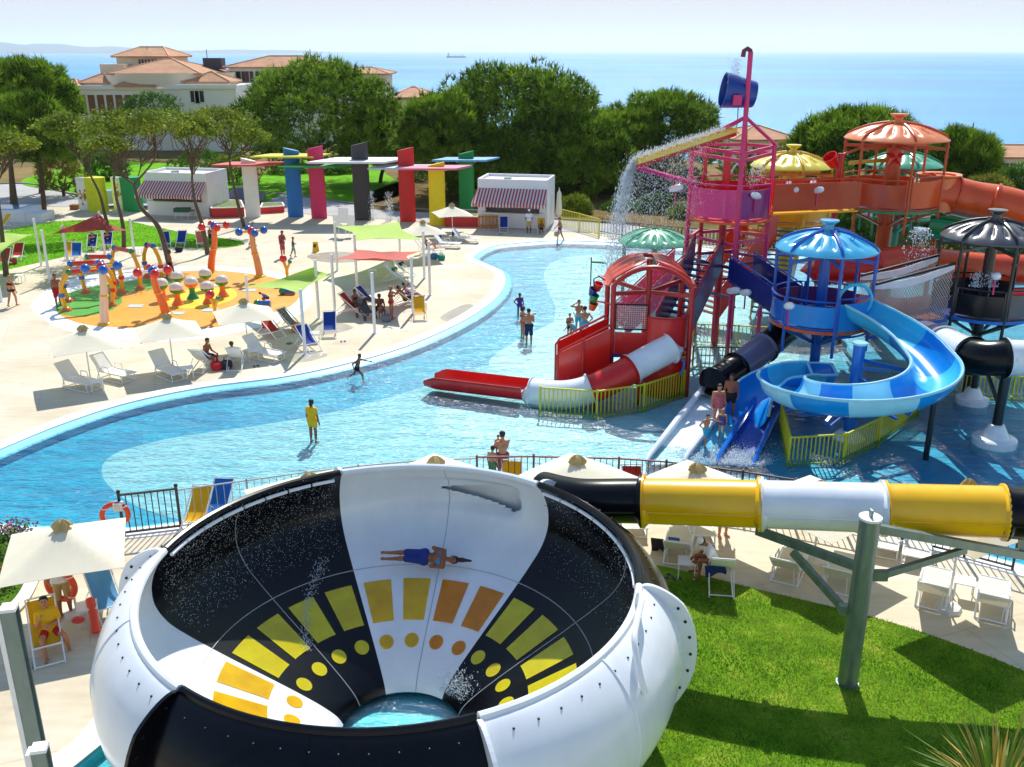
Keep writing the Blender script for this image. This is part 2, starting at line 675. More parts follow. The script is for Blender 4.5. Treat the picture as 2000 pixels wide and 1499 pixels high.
splash_hole = [V(-8.3, 14.2, 0), V(-7.4, 16.2, 0), V(-6.2, 18.0, 0), V(-3, 18.6, 0), V(-.2, 18.2, 0), V(.6, 16, 0), V(.6, 8, 0), V(-8.6, 8, 0), V(-8.9, 12, 0)]
deck = struct(sheet('deck', [(-90, -6), (95, -6), (95, 96), (-90, 96)], [rim, splash_hole], 0, deck_m), 'cream concrete pool deck')
floor = struct(sheet('pool_floor', offset(rim, -.3, 0), [], FZ, deep_m), 'azure mosaic pool floor')
pale_px = [(200, 930), (222, 888), (330, 857), (450, 839), (600, 816), (720, 788), (830, 755), (905, 728), (1000, 698), (1060, 660), (1085, 610), (1072, 570), (1062, 535), (1082, 512), (1130, 500),
           (1260, 496), (1400, 512), (1500, 560), (1560, 690), (1520, 800), (1490, 900), (1470, 1010), (1300, 985), (975, 975), (800, 980), (600, 1003), (430, 1025), (330, 1010), (250, 980)]
struct(sheet('pale_floor_patch', sm([G(x, y, FZ) for x, y in pale_px], 6), [], FZ + .004, pale_m), 'pale mosaic pool floor area')
paler_px = [(848, 822), (880, 795), (1000, 786), (1120, 800), (1250, 815), (1290, 840), (1200, 862), (1050, 862), (930, 858), (870, 845)]
struct(sheet('white_floor_patch', sm([G(x, y, FZ) for x, y in paler_px], 6), [], FZ + .008, paler_m))
paler2 = [(960, 700), (1060, 640), (1190, 590), (1330, 570), (1400, 620), (1440, 700), (1380, 760), (1330, 790), (1180, 785), (1050, 760), (980, 730)]
struct(sheet('white_floor_area', sm([G(x, y, FZ) for x, y in paler2], 6), [], FZ + .008, tile_material('whitish_mosaic', (196, 228, 238), (208, 233, 241), (220, 238, 243))))
struct(strip(offset(rim, .02, .0), offset(rim, -.42, WZ - .03)).build('pool_edge_slope', edge_m))
struct(strip(offset(rim, -.42, WZ - .03), offset(rim, -.46, FZ)).build('pool_wall', deep_m))
cp = MB()
lo = [offset(rim, d, z) for d, z in ((.62, .0), (.60, .03), (.30, .045), (.06, .045), (.0, .03), (-.02, -.03))]
for a, b_ in zip(lo, lo[1:]):
    q = strip(a, b_)
    cp.add(q.v, q.f)
struct(cp.build('pool_coping', coping_m), 'white rounded pool coping')
struct(sheet('pool_water', offset(rim, -.2, 0), [], WZ, water_m), 'clear rippled pool water')
# splash pool below the bowl
struct(sheet('splash_pool_floor', offset(splash_hole, .2, 0), [], -.3, M('teal_tile', S(96, 214, 220), .5, var=.15)))
struct(sheet('splash_pool_water', splash_hole, [], -.12, water_material('splash_pool_water', (.8, .98, 1, 1), 9, .6)))
mb = strip(splash_hole, [V(p.x, p.y, -.3) for p in splash_hole])
struct(mb.build('splash_pool_wall', MATS['teal_tile'], smooth=False))
cpo = [V(*((p - V(-4, 13, 0)) * 1.13 + V(-4, 13, 0))) for p in splash_hole]
mb = strip([V(p.x, p.y, .03) for p in splash_hole], [V(p.x, p.y, .03) for p in cpo])
q = strip([V(p.x, p.y, -.05) for p in splash_hole], [V(p.x, p.y, .03) for p in splash_hole])
mb.add(q.v, q.f)
struct(mb.build('splash_pool_coping', coping_m, smooth=False))
# drain grating beside the splash pool: slats across a channel
gr = thing('drain_grating', 'long white slotted drain grating beside the splash pool lower left', 'grating', (0, 0, 0))
a, b_ = G(95, 1530), G(215, 1385)
MB().bar(a + V(0, 0, .006), b_ + V(0, 0, .006), .34, .004).build('channel', M('dark_channel', S(120, 112, 100), .9), gr)
slat = None
nS = 46
for i in range(nS):
    p = a.lerp(b_, (i + .5) / nS) + V(0, 0, .016)
    dd = (b_ - a).normalized()
    if slat is None:
        slat = MB().box((0, 0, 0), (.34, .035, .016)).build('slat', coping_m, gr, smooth=False)
        o = slat
    else:
        o = link('slat', slat.data, gr)
    o.location = p
    o.rotation_euler = (0, 0, math.atan2(dd.y, dd.x) - math.pi / 2)

# ---- lawns
lawn_m = grass_material('lawn', (66, 112, 14), (104, 148, 24), (156, 170, 60), .9)
lawn_far_m = grass_material('far_lawn', (76, 140, 6), (104, 172, 8), (136, 190, 20), .5)
lawn_px = [(1180, 1090), (1300, 1108), (1480, 1152), (1700, 1205), (1850, 1253), (2000, 1312), (2150, 1390)]
lawn_poly = [G(*p) for p in lawn_px] + [V(16, 5, 0), V(1.6, 5, 0), V(1.4, 10, 0), V(1.2, 15, 0)]
lawn_poly = sm([G(*p) for p in lawn_px], 6, False) + lawn_poly[-4:]
struct(sheet('lawn', lawn_poly, [], .012, lawn_m), 'green mown lawn beside the bowl slide')
left_lawn_px = [(-80, 478), (0, 455), (60, 441), (130, 432), (230, 430), (300, 443), (370, 457), (450, 468), (478, 476), (440, 484), (360, 484), (260, 482), (180, 490), (100, 508), (0, 530), (-80, 545)]
left_lawn = sm([G(*p) for p in left_lawn_px], 5)
struct(sheet('far_lawn', left_lawn, [], .012, lawn_far_m), 'green lawn island on the far deck')
garden_px = [(-60, 1030), (0, 1036), (60, 1040), (80, 1062), (60, 1110), (22, 1178), (-60, 1230)]
struct(sheet('garden_bed', sm([G(*p) for p in garden_px], 5), [], .012, grass_material('garden', (50, 84, 20), (78, 112, 30), (110, 130, 40), 3)))
mb = MB()
gp = sm([G(x, y) for x, y in [(80, 1045), (84, 1068), (62, 1120), (26, 1186), (-50, 1250)]], 6, False)
mb.tube([p + V(.15, 0, .1) for p in gp], .16, 6)
tag(mb.build('garden_kerb', coping_m), 'low white rounded kerb around the flower bed at left', 'kerb')

# ---- land behind, road, sea
def land_h(x, y):
    s0 = 175 - 62 * max(0, min(1, (x + 20) / 45))
    e = max(0, min(1, (y - s0) / (190.0 if x < 0 else 110)))
    return -.03 - 36 * e * e * (3 - 2 * e) + (.5 * noise.noise(V(x * .02, y * .02, 1)) if y > 100 else 0)
mb = MB()
xs = [-330 + i * 15 for i in range(54)]
ys = [95.5, 100, 108] + [116 + i * 12 for i in range(26)]
mb.add([(x, y, land_h(x, y)) for y in ys for x in xs], [(j * 54 + i, j * 54 + i + 1, (j + 1) * 54 + i + 1, (j + 1) * 54 + i) for j in range(len(ys) - 1) for i in range(53)])
struct(mb.build('land', grass_material('dry_ground', (92, 84, 46), (126, 108, 66), (150, 128, 84), .08)), 'dry sloping ground under the pines')
mb = MB()
for s_ in (-1, 1):
    x0, x1 = (-330, -89.5) if s_ < 0 else (94.5, 450)
    mb.add([(x0, -6, -.05), (x1, -6, -.05), (x1, 97, -.05), (x0, 97, -.05)], [(0, 1, 2, 3)])
struct(mb.build('side_ground', MATS['dry_ground']))
up = [(-150, 372), (45, 360), (160, 384), (330, 389), (530, 379), (700, 401), (950, 420), (1250, 441)]
dn = [(1250, 460), (950, 445), (780, 431), (600, 419), (480, 405), (300, 410), (100, 404), (-150, 404)]
struct(sheet('road', sm([G(*p) for p in up], 5, False) + sm([G(*p) for p in dn], 5, False), [], .02, M('road_surface', S(178, 176, 176), .9, var=.12, scale=.4, bump=.2)), 'grey road behind the deck')
kp = sm([G(*p) for p in up], 5, False)
mb = MB()
for a, b_ in zip(kp, kp[1:]):
    mb.bar(a + V(0, .1, .07), b_ + V(0, .1, .07), .2, .14)
struct(mb.build('road_kerb', M('kerb_stone', S(150, 146, 138), .9)))
far1 = [(500, 402), (515, 340), (560, 318), (640, 312), (720, 322), (760, 345), (800, 372), (720, 400), (640, 392), (560, 378)]
struct(sheet('sunlit_lawn', sm([G(*p) for p in far1], 5), [], .05, lawn_far_m))
far2 = [(40, 358), (90, 338), (180, 320), (280, 318), (420, 330), (500, 350), (480, 378), (330, 384), (200, 384), (110, 374)]
struct(sheet('left_back_lawn', sm([G(*p) for p in far2], 5), [], .05, lawn_far_m))
far3 = [(702, 403), (800, 352), (1000, 346), (1250, 352), (1450, 392), (1480, 470), (1340, 462), (1250, 443), (950, 421)]
struct(sheet('dark_bed', sm([G(*p) for p in far3], 5), [], .05, grass_material('bark_bed', (80, 66, 36), (120, 96, 58), (96, 110, 40), .8)))

far4 = [(1300, 468), (1500, 486), (1800, 494), (2150, 503), (2300, 420), (1800, 382), (1480, 382), (1320, 430)]
struct(sheet('planting_bed', sm([G(*p) for p in far4], 5), [], .055, grass_material('leaf_litter', (84, 76, 34), (110, 96, 52), (104, 116, 44), .6)))

def sea_material():
    m, t, b, out = matnodes('sea_water')
    tc = N(t, 'TexCoord')
    mp = N(t, 'Mapping')
    mp.inputs['Scale'].default_value = (.5, 1, 1)
    t.links.new(tc.outputs['Object'], mp.inputs[0])
    n = N(t, 'TexNoise', Scale=.2, Detail=8.0, Distortion=.4)
    n.inputs['Roughness'].default_value = .68
    t.links.new(mp.outputs[0], n.inputs['Vector'])
    n2 = N(t, 'TexNoise', Scale=.0022, Detail=3.0)
    t.links.new(mp.outputs[0], n2.inputs['Vector'])
    r = ramp(t, n2.outputs['Fac'], [(.3, S(0, 128, 206)), (.7, S(10, 168, 228))])
    t.links.new(r.outputs[0], b.inputs['Base Color'])
    bp = N(t, 'Bump', Strength=1.0, Distance=1.6)
    t.links.new(n.outputs['Fac'], bp.inputs['Height'])
    t.links.new(bp.outputs[0], b.inputs['Normal'])
    b.inputs['Roughness'].default_value = .27
    b.inputs['IOR'].default_value = 1.28
    return m
SEAZ = -38
mb = MB()
mb.add([(-34000, 150, SEAZ), (34000, 150, SEAZ), (34000, 38000, SEAZ), (-34000, 38000, SEAZ)], [(0, 1, 2, 3)])
struct(mb.build('sea', sea_material(), smooth=False), 'pale blue sea glittering towards the horizon')
# faint mountains across the water
mb = MB()
def hill(u, v):
    x = -12000 + 9500 * u
    y = 14500 + 2500 * v
    h = 330 * (math.sin(math.pi * v) ** .8) * max(0, 1 - u) ** .8 * (.62 + .6 * noise.noise(V(u * 5, v * 2, 3)) + .25 * noise.noise(V(u * 17, v * 6, 9)))
    return V(x, y, SEAZ - 5 + max(0, h))
mb.grid(hill, 60, 14)
struct(mb.build('hills', M('far_hills', S(88, 100, 92), .9)), 'faint mountains on the horizon at left')
# cargo ship on the horizon
sh = thing('cargo_ship', 'tiny hazy cargo ship on the horizon', 'ship', D(890, 101, 7000))
sh.location.z = SEAZ
hull = M('ship_hull', S(70, 80, 100), .7)
mb = MB()
mb.prism([(-65, -9), (52, -9), (70, 0), (52, 9), (-65, 9)], -2, 9)
mb.build('hull', hull, sh)
mb = MB()
mb.box((-50, 0, 18), (14, 14, 18)).cyl((-50, 0, 26), (-50, 0, 34), 2.5)
mb.build('bridge_house', M('ship_white', S(200, 204, 210), .7), sh)
mb = MB()
for x in (-25, 0, 25, 45):
    mb.cyl((x, 0, 8), (x, 0, 22), 1.2, n=6).bar((x, 0, 20), (x + 12, 0, 15), 1, 1)
mb.build('deck_crane', hull, sh)

# the air: pale haze over the whole bay
mb = MB().box((0, 19000, 180), (70000, 40000, 440))
hm = bpy.data.materials.new('sea_haze')
hm.use_nodes = True
ht_ = hm.node_tree
ht_.nodes.remove(ht_.nodes["Principled BSDF"])
pv = ht_.nodes.new("ShaderNodeVolumePrincipled")
pv.inputs['Color'].default_value = (.93, .96, 1, 1)
pv.inputs['Density'].default_value = .00005
pv.inputs['Anisotropy'].default_value = .3
ht_.links.new(pv.outputs[0], ht_.nodes["Material Output"].inputs['Volume'])
hzo = mb.build('haze', hm, smooth=False)
stuff(hzo, 'pale sea haze softening the horizon')

# ================================================================== the bowl slide
BX, BY = -2.2, 15.5
bowl = thing('bowl_slide', 'huge black and white bowl slide with yellow window panels in the foreground', 'water slide', (BX, BY, 0))
inner = [(4.48, 3.57), (4.66, 3.36), (4.84, 3.02), (4.92, 2.68), (4.88, 2.32), (4.64, 1.97), (4.20, 1.68), (3.80, 1.46), (3.40, 1.25), (3.0, 1.05), (2.5, .80), (2.0, .54), (1.6, .31), (1.32, .10), (1.2, -.08)]
outer = [(1.28, -.16), (2.4, .08), (3.6, .36), (4.5, .74), (5.02, 1.22), (5.3, 1.78), (5.37, 2.28), (5.3, 2.76), (5.12, 3.14), (4.9, 3.4), (4.7, 3.56), (4.58, 3.61)]
def bowl_z(r):
    pts = sorted(inner[5:], key=lambda q: q[0])
    for (r0, z0), (r1, z1) in zip(pts, pts[1:]):
        if r0 <= r <= r1:
            return z0 + (z1 - z0) * (r - r0) / (r1 - r0)
    return pts[-1][1]
def pocket(a, r, z):
    """where the tube runs in, the wall swells outwards into a groove that deepens towards the tube"""
    d = math.degrees(a)
    if z < 2.2 or not (58 < d < 106):
        return 0
    k = (106 - d) / 42.0
    if d < 64:
        k = max(0, (d - 60) / 4.0)
    return .34 * (k ** 1.4) * math.exp(-((z - 2.80) / .40) ** 6)
ppi = [Vector((r, 0, z)) for r, z in inner]
ppi = sm(ppi, 10, False)
ppo = sm([Vector((r, 0, z)) for r, z in outer], 3, False)
prof = ppi + ppo
bowl_white = M('weathered_white_fibreglass', S(232, 236, 242), .24, var=.07, scale=1.1, coat=.25, bump=.05, bscale=2.0, stretch=(1, 1, .35))
bmats = [bowl_white, black_pl]
sectors = [(52, 112, 0), (112, 172, 1), (172, 232, 0), (232, 292, 1), (292, 352, 0), (352, 412, 1)]
steel_bolt = M('dark_bolt', S(40, 42, 46), .4, .8)
bolt_mesh = None
seam_m = M('seam_sealant', S(176, 180, 184), .5)
for a0, a1, mi in sectors:
    mb = MB()
    n = 90 if a0 == 52 else 24
    k = len(prof)
    vv = []
    for j in range(n + 1):
        a = R(a0 + (a1 - a0) * j / n)
        for i, p in enumerate(prof):
            r = p.x + (pocket(a, p.x, p.z) if i < len(ppi) else 0)
            vv.append((r * math.cos(a), r * math.sin(a), p.z))
    def open_(j, i):        # the mouth of the tube
        d = a0 + (a1 - a0) * (j + .5) / n
        hw = .30 * math.sqrt(max(0, (d - 60.5) / 3)) if d < 63.5 else .30 * max(0, 1 - (d - 63.5) / 21) ** .8
        return i < len(ppi) and 60.5 < d < 84.5 and abs(prof[i].z - 2.74 - .006 * (d - 62)) < hw
    ff = [(j * k + i, j * k + (i + 1) % k, (j + 1) * k + (i + 1) % k, (j + 1) * k + i) for j in range(n) for i in range(k) if not open_(j, i)]
    mb.add(vv, ff)
    seg = mb.build('shell_segment', bmats[mi], bowl, ang=50)
    seg['label'] = ('white' if mi == 0 else 'black') + ' fibreglass segment of the bowl'
    # rim lip
    mb = MB()
    mb.tube([V(4.53 * math.cos(R(a)), 4.53 * math.sin(R(a)), 3.61) for a in np.linspace(a0 + .3, a1 - .3, 22)], .075, 8)
    mb.build('rim_lip', bmats[mi], seg)
    # seams: one along the middle and one ring at the foot of the wall
    mb = MB()
    am = R((a0 + a1) / 2)
    mb.tube([V((p.x + pocket(am, p.x, p.z) - .004) * math.cos(am), (p.x + pocket(am, p.x, p.z) - .004) * math.sin(am), p.z + .004) for p in ppi], .009, 5)
    mb.build('radial_seam', seam_m, seg)
    mb = MB()
    mb.tube([V(3.8 * math.cos(R(a)), 3.8 * math.sin(R(a)), 1.466) for a in np.linspace(a0, a1, 25)], .009, 5)
    mb.build('ring_seam', seam_m, seg)
    mb = MB()
    mb.tube([V((p.x + .004) * math.cos(am), (p.x + .004) * math.sin(am), p.z) for p in ppo[6:]], .02, 6)
    mb.build('outer_seam', bmats[mi], seg)
    # flange on the outside where two segments meet, bolted
    ab = R(a0)
    fm = black_pl if a0 in (232, 292) and False else (black_pl if a0 == 232 else bowl_white)
    mb = MB()
    tn = V(-math.sin(ab), math.cos(ab), 0)
    for sgn in (-1, 1):
        loop_in, loop_out = [], []
        P = ppo[9:]
        for q, p in enumerate(P):
            d = P[min(len(P) - 1, q + 1)] - P[max(0, q - 1)]
            nn_ = V(d.z, 0, -d.x).normalized()
            w_ = .26 * min(1, max(0, (len(P) - 1 - q)) / 9) + .01
            for lst, off in ((loop_in, -.02), (loop_out, w_)):
                rr = p.x + nn_.x * off
                zz = p.z + nn_.z * off
                lst.append(V(rr * math.cos(ab), rr * math.sin(ab), zz) + tn * (.035 * sgn))
        m0 = len(loop_in)
        mb.add(loop_in + loop_out, [(i, i + 1, m0 + i + 1, m0 + i) for i in range(m0 - 1)])
        if sgn < 0:
            first = loop_out
        else:
            mb.add(first + loop_out, [(i, i + 1, m0 + i + 1, m0 + i) for i in range(m0 - 1)])
    fl = mb.build('flange', fm, bowl, smooth=False)
    for q in range(1, len(P) - 8, 2):
        p = P[q]
        d = P[q + 1] - P[q - 1]
        nn_ = V(d.z, 0, -d.x).normalized()
        rr, zz = p.x + nn_.x * .15, p.z + nn_.z * .15
        if bolt_mesh is None:
            bo = MB().cyl((0, 0, -.055), (0, 0, .055), .028, n=8).build('bolt', steel_bolt, fl)
            bolt_mesh = bo.data
        else:
            bo = link('bolt', bolt_mesh, fl)
        bo.location = (rr * math.cos(ab), rr * math.sin(ab), zz)
        bo.rotation_euler = (math.pi / 2, 0, ab)
# spray pipes under the black rims
for a0, a1 in ((114, 171), (-6, 50)):
    mb = MB()
    n = 8
    for i in range(n):
        b0, b1 = a0 + (a1 - a0) * i / n + .35, a0 + (a1 - a0) * (i + 1) / n - .35
        mb.tube([V(4.46 * math.cos(R(a)), 4.46 * math.sin(R(a)), 3.47) for a in np.linspace(b0, b1, 6)], .04, 7)
    o = mb.build('spray_pipe', white_mt, bowl)
# window panels and round windows
amber = M('amber_window', S(236, 150, 8), .12, var=.2, scale=1.5, coat=.4, ttrans=.35)
lemon = M('lemon_window', S(252, 228, 20), .12, var=.18, scale=1.5, coat=.4, ttrans=.35)
gold = M('golden_window', S(248, 196, 16), .12, var=.2, scale=1.5, coat=.4, ttrans=.35)
for k_ in range(24):
    ac = 59.5 + 15 * k_
    dark = any((a0 <= ac % 360 < a1) or (a0 <= ac % 360 + 360 < a1) for a0, a1, mi in sectors if mi)
    mt_ = lemon if dark else (amber if k_ in (0, 1) else gold)
    def pf(u, v, ac=ac):
        a = R(ac + (u - .5) * 10.4)
        r = 2.52 + .95 * v
        return V(r * math.cos(a), r * math.sin(a), bowl_z(r) + .012)
    MB().grid(pf, 5, 5).build('window_panel', mt_, bowl)
    def df(u, v, ac=ac):
        a = 2 * math.pi * u
        q = .155 * v
        c = V(2.08 * math.cos(R(ac)), 2.08 * math.sin(R(ac)), 0)
        x, y = c.x + q * math.cos(a), c.y + q * math.sin(a)
        return V(x, y, bowl_z(math.hypot(x, y)) + .014)
    MB().grid(df, 16, 2).build('round_window', mt_, bowl)
# bolts round the rim
rb = None
for k_ in range(72):
    a = R(2.5 + 5 * k_)
    if rb is None:
        o = MB().ball((0, 0, 0), .022, 6, 4).build('rim_bolt', steel_bolt, bowl)
        rb = o.data
    else:
        o = link('rim_bolt', rb, bowl)
    o.location = (4.82 * math.cos(a), 4.82 * math.sin(a), 3.475)
# handle rail on the near right and legs
hp = [V(math.cos(R(a)) * r, math.sin(R(a)) * r, z) for a, r, z in ((343, 4.56, 3.62), (342.5, 4.6, 3.9), (340, 4.68, 3.94), (331, 4.8, 3.82), (328, 4.92, 3.68), (326, 5.12, 3.3), (326, 5.22, 3.05))]
MB().tube(sm(hp, 4, False), .055, 8).build('grab_rail', white_mt, bowl)
for k_ in range(6):
    a = R(22 + 60 * k_)
    MB().cyl((4.0 * math.cos(a), 4.0 * math.sin(a), -.85 if k_ in (2, 3) else 0), (4.0 * math.cos(a), 4.0 * math.sin(a), .62), .13, n=12).build('support_leg', galv, bowl)

def drops(name, label, pts, size, seed=1, stretch=1.0):
    """many separate water drops, each a small four-sided blob"""
    rg = np.random.default_rng(seed)
    P = np.asarray([tuple(p) for p in pts], float)
    n = len(P)
    base = np.array([(1, 0, 0), (-.5, .87, 0), (-.5, -.87, 0), (0, 0, 1.3), (0, 0, -1.3)])
    tri = np.array([(0, 1, 3), (1, 2, 3), (2, 0, 3), (1, 0, 4), (2, 1, 4), (0, 2, 4)])
    s = size * (.5 + rg.random(n) ** 2 * 1.2)
    vv = P[:, None, :] + base[None] * s[:, None, None] * np.array([1, 1, stretch])
    ff = (np.arange(n) * 5)[:, None, None] + tri[None]
    o = np_mesh(name, vv.reshape(-1, 3), ff.reshape(-1, 3), drop_m, smooth=True)
    return stuff(o, label)
drop_m = M('water_drop', S(238, 246, 252), .15, var=.02, ttrans=.5)
g = random.Random(3)
pts = []
for i in range(5200):
    a = R(g.uniform(114, 170) if i % 4 else g.uniform(-5, 48))
    k_ = g.random() ** .8
    j = int(k_ * 54)
    p = ppi[min(len(ppi) - 1, 3 + j)]
    d = g.uniform(.02, .35)
    pts.append(((p.x - d) * math.cos(a) + BX, (p.x - d) * math.sin(a) + BY, p.z + g.uniform(-.1, .15)))
drops('bowl_spray', 'fine white spray drops along the black bowl walls', pts, .0065, 4)
pts = []
for i in range(1700):
    a = R(g.gauss(45, 9)); r = 1.2 + abs(g.gauss(0, .18))
    pts.append((BX + r * math.cos(a) + .1, BY + r * math.sin(a), bowl_z(max(1.1, r)) + abs(g.gauss(0, .12))))
for i in range(700):
    k_ = g.random()
    a = R(146 - 26 * k_ + g.gauss(0, 1.2)); r = 2.5 + 1.7 * k_ + g.gauss(0, .05)
    pts.append((BX + r * math.cos(a), BY + r * math.sin(a), bowl_z(r) + abs(g.gauss(0, .03))))
drops('bowl_splash', 'white splash where water drops into the bowl hole', pts, .011, 5)

# ================================================================== the tube slide running into the bowl
tube = thing('tube_slide', 'black yellow and white enclosed tube slide running into the bowl', 'water slide', (8, 18, 0))
anc = [V(BX + 5.5 * math.cos(R(58)), BY + 5.5 * math.sin(R(58)), 2.9), D(1130, 977, 19.45), D(1255, 979, 19.2), D(1485, 985, 18.6), D(1725, 993, 18.2), D(1962, 1001, 17.9), D(2150, 1012, 17.2)]
path = sm(anc, 12, False)
secs = [(0, 24, black_pl), (24, 36, yellow_pl), (36, 48, white_pl), (48, 60, yellow_pl), (60, 72, black_pl)]
tube_bolt = None
for i0, i1, mt_ in secs:
    pp = path[i0:i1 + 1]
    mb = MB()
    mb.tube(pp, [.48 + .0012 * i for i in range(i0, i1 + 1)], 28, caps=False)
    s_ = mb.build('tube_section', mt_, tube, world=True, ang=60)
    # side seam
    mb = MB()
    sp = []
    for q, p in enumerate(pp):
        d = (pp[min(len(pp) - 1, q + 1)] - pp[max(0, q - 1)]).normalized()
        side = V(d.y, -d.x, 0).normalized()
        sp.append(p + (side * math.cos(R(-4)) + V(0, 0, 1) * math.sin(R(-4))) * (.49 + .0012 * (i0 + q)))
    mb.tube(sp, .022, 4)
    mb.build('side_seam', mt_, s_, world=True)
    for e, p in ((0, pp[0]), (1, pp[-1])):
        if i0 == 0 and e == 0:
            continue
        d = (pp[1] - pp[0] if e == 0 else pp[-1] - pp[-2]).normalized()
        c = p + d * (.03 if e == 0 else -.03)
        mb = MB().tube([c - d * .022, c - d * .022, c + d * .022, c + d * .022], [.48, .61, .61, .48], 28, caps=False)
        f_ = mb.build('end_flange', mt_, s_, world=True, ang=30)
        x = d.cross(V(0, 0, 1)).normalized()
        y = x.cross(d)
        for q in range(14):
            a = 2 * math.pi * q / 14
            if tube_bolt is None:
                bo = MB().ball((0, 0, 0), .02, 6, 4).build('bolt', steel_bolt, f_)
                tube_bolt = bo.data
            else:
                bo = link('bolt', tube_bolt, f_)
            bo.location = c + (x * math.cos(a) + y * math.sin(a)) * .57 + d * (.03 if e == 0 else -.03) * (-1) - tube.location

# steel mast with its arms
base = G(1655, 1335)
mast = thing('steel_mast', 'round galvanised steel mast with braced arms carrying the tube slide', 'mast', base)
ph = toppt(base, 1012)
MB().cyl((0, 0, 0), (0, 0, ph), .205, n=24).build('post', galv, mast)
MB().lathe([(.0, ph + .03), (.225, ph + .03), (.225, ph - .02), (.2, ph - .02)], n=24).build('cap', white_mt, mast)
mb = MB()
mb.box((0, 0, ph + .1), (.05, .12, .16))
mb.build('lifting_eye', galv, mast)
MB().cyl((0, 0, -.05), (0, 0, .03), .24, n=20).build('base_collar', galv, mast)
arms = [('arm', (1688, 1112, 17.0), (1478, 1036, 18.6), .14), ('brace', (1650, 1192, 17.0), (1548, 1078, 18.1), .12), ('arm', (1712, 1032, 17.0), (2030, 1090, 17.9), .14), ('brace', (1722, 1124, 17.0), (1886, 1074, 17.5), .11)]
for nm, a, b_, w_ in arms:
    MB().bar(D(*a), D(*b_), w_, w_ * 1.25).build(nm, galv, mast, world=True)
for a in ((1700, 1035, 16.95), (1690, 1112, 16.95), (1718, 1124, 16.95), (1652, 1190, 16.95)):
    MB().box(D(*a), (.3, .16, .2)).build('bracket', galv, mast, world=True)
MB().bar(D(1490, 1038, 18.55), D(1490, 1012, 18.55), .1, .1).build('saddle', galv, mast, world=True)
MB().bar(D(1995, 1082, 17.85), D(1995, 1040, 17.9), .1, .1).build('saddle', galv, mast, world=True)

# ================================================================== the water play structure
def dome_part(mb, R_, h, n=180, m=12, groove=.11, ng=18):
    def fn(u, v):
        a = 2 * math.pi * u
        r = R_ * (.13 + .87 * v)
        z = h * (1 - (r / R_) ** 2.1) + .0
        k = (a * ng / (2 * math.pi)) % 1.0
        d = min(k, 1 - k)
        z -= groove * math.exp(-(d / .15) ** 2) * math.exp(-((v - .62) / .2) ** 4)
        if v > .98:
            z -= .05
        return V(r * math.cos(a), r * math.sin(a), z)
    vv = [fn(i / n, j / m) for i in range(n) for j in range(m + 1)]
    ff = [(i * (m + 1) + j, i * (m + 1) + j + 1, ((i + 1) % n) * (m + 1) + j + 1, ((i + 1) % n) * (m + 1) + j) for i in range(n) for j in range(m)]
    o = len(vv)
    vv2 = [V(p.x, p.y, p.z - .05) for p in vv]
    mb.add(vv + vv2, ff + [tuple(o + q for q in reversed(f)) for f in ff])
    # rim between the two skins
    mb.add([fn(i / n, 1) for i in range(n)] + [fn(i / n, 1) - V(0, 0, .05) for i in range(n)], [(i, n + i, n + (i + 1) % n, (i + 1) % n) for i in range(n)])

def arc(r, a0, a1, n, z):
    return [V(r * math.cos(R(a0 + (a1 - a0) * i / n)), r * math.sin(R(a0 + (a1 - a0) * i / n)), z) for i in range(n + 1)]

def rail_panel(t, r, a0, a1, z0, z1, mat, frame, name='panel', hole=False):
    """curved solid panel in a bent pipe frame with small gaps to it"""
    n = 8
    g = 2.2
    mb = MB()
    mb.shell(lambda u, v: V(r * math.cos(R(a0 + g + (a1 - a0 - 2 * g) * u)), r * math.sin(R(a0 + g + (a1 - a0 - 2 * g) * u)), z0 + .1 + (z1 - z0 - .3) * v), n, 2, .03)
    p = mb.build(name, mat, t)
    mb = MB()
    loop = arc(r + .01, a0 + 1, a1 - 1, n, z0 + .02) + list(reversed(arc(r + .01, a0 + 1, a1 - 1, n, z1)))
    mb.tube(loop, .04, 6, closed=True)
    mb.build('frame', frame, p)
    return p

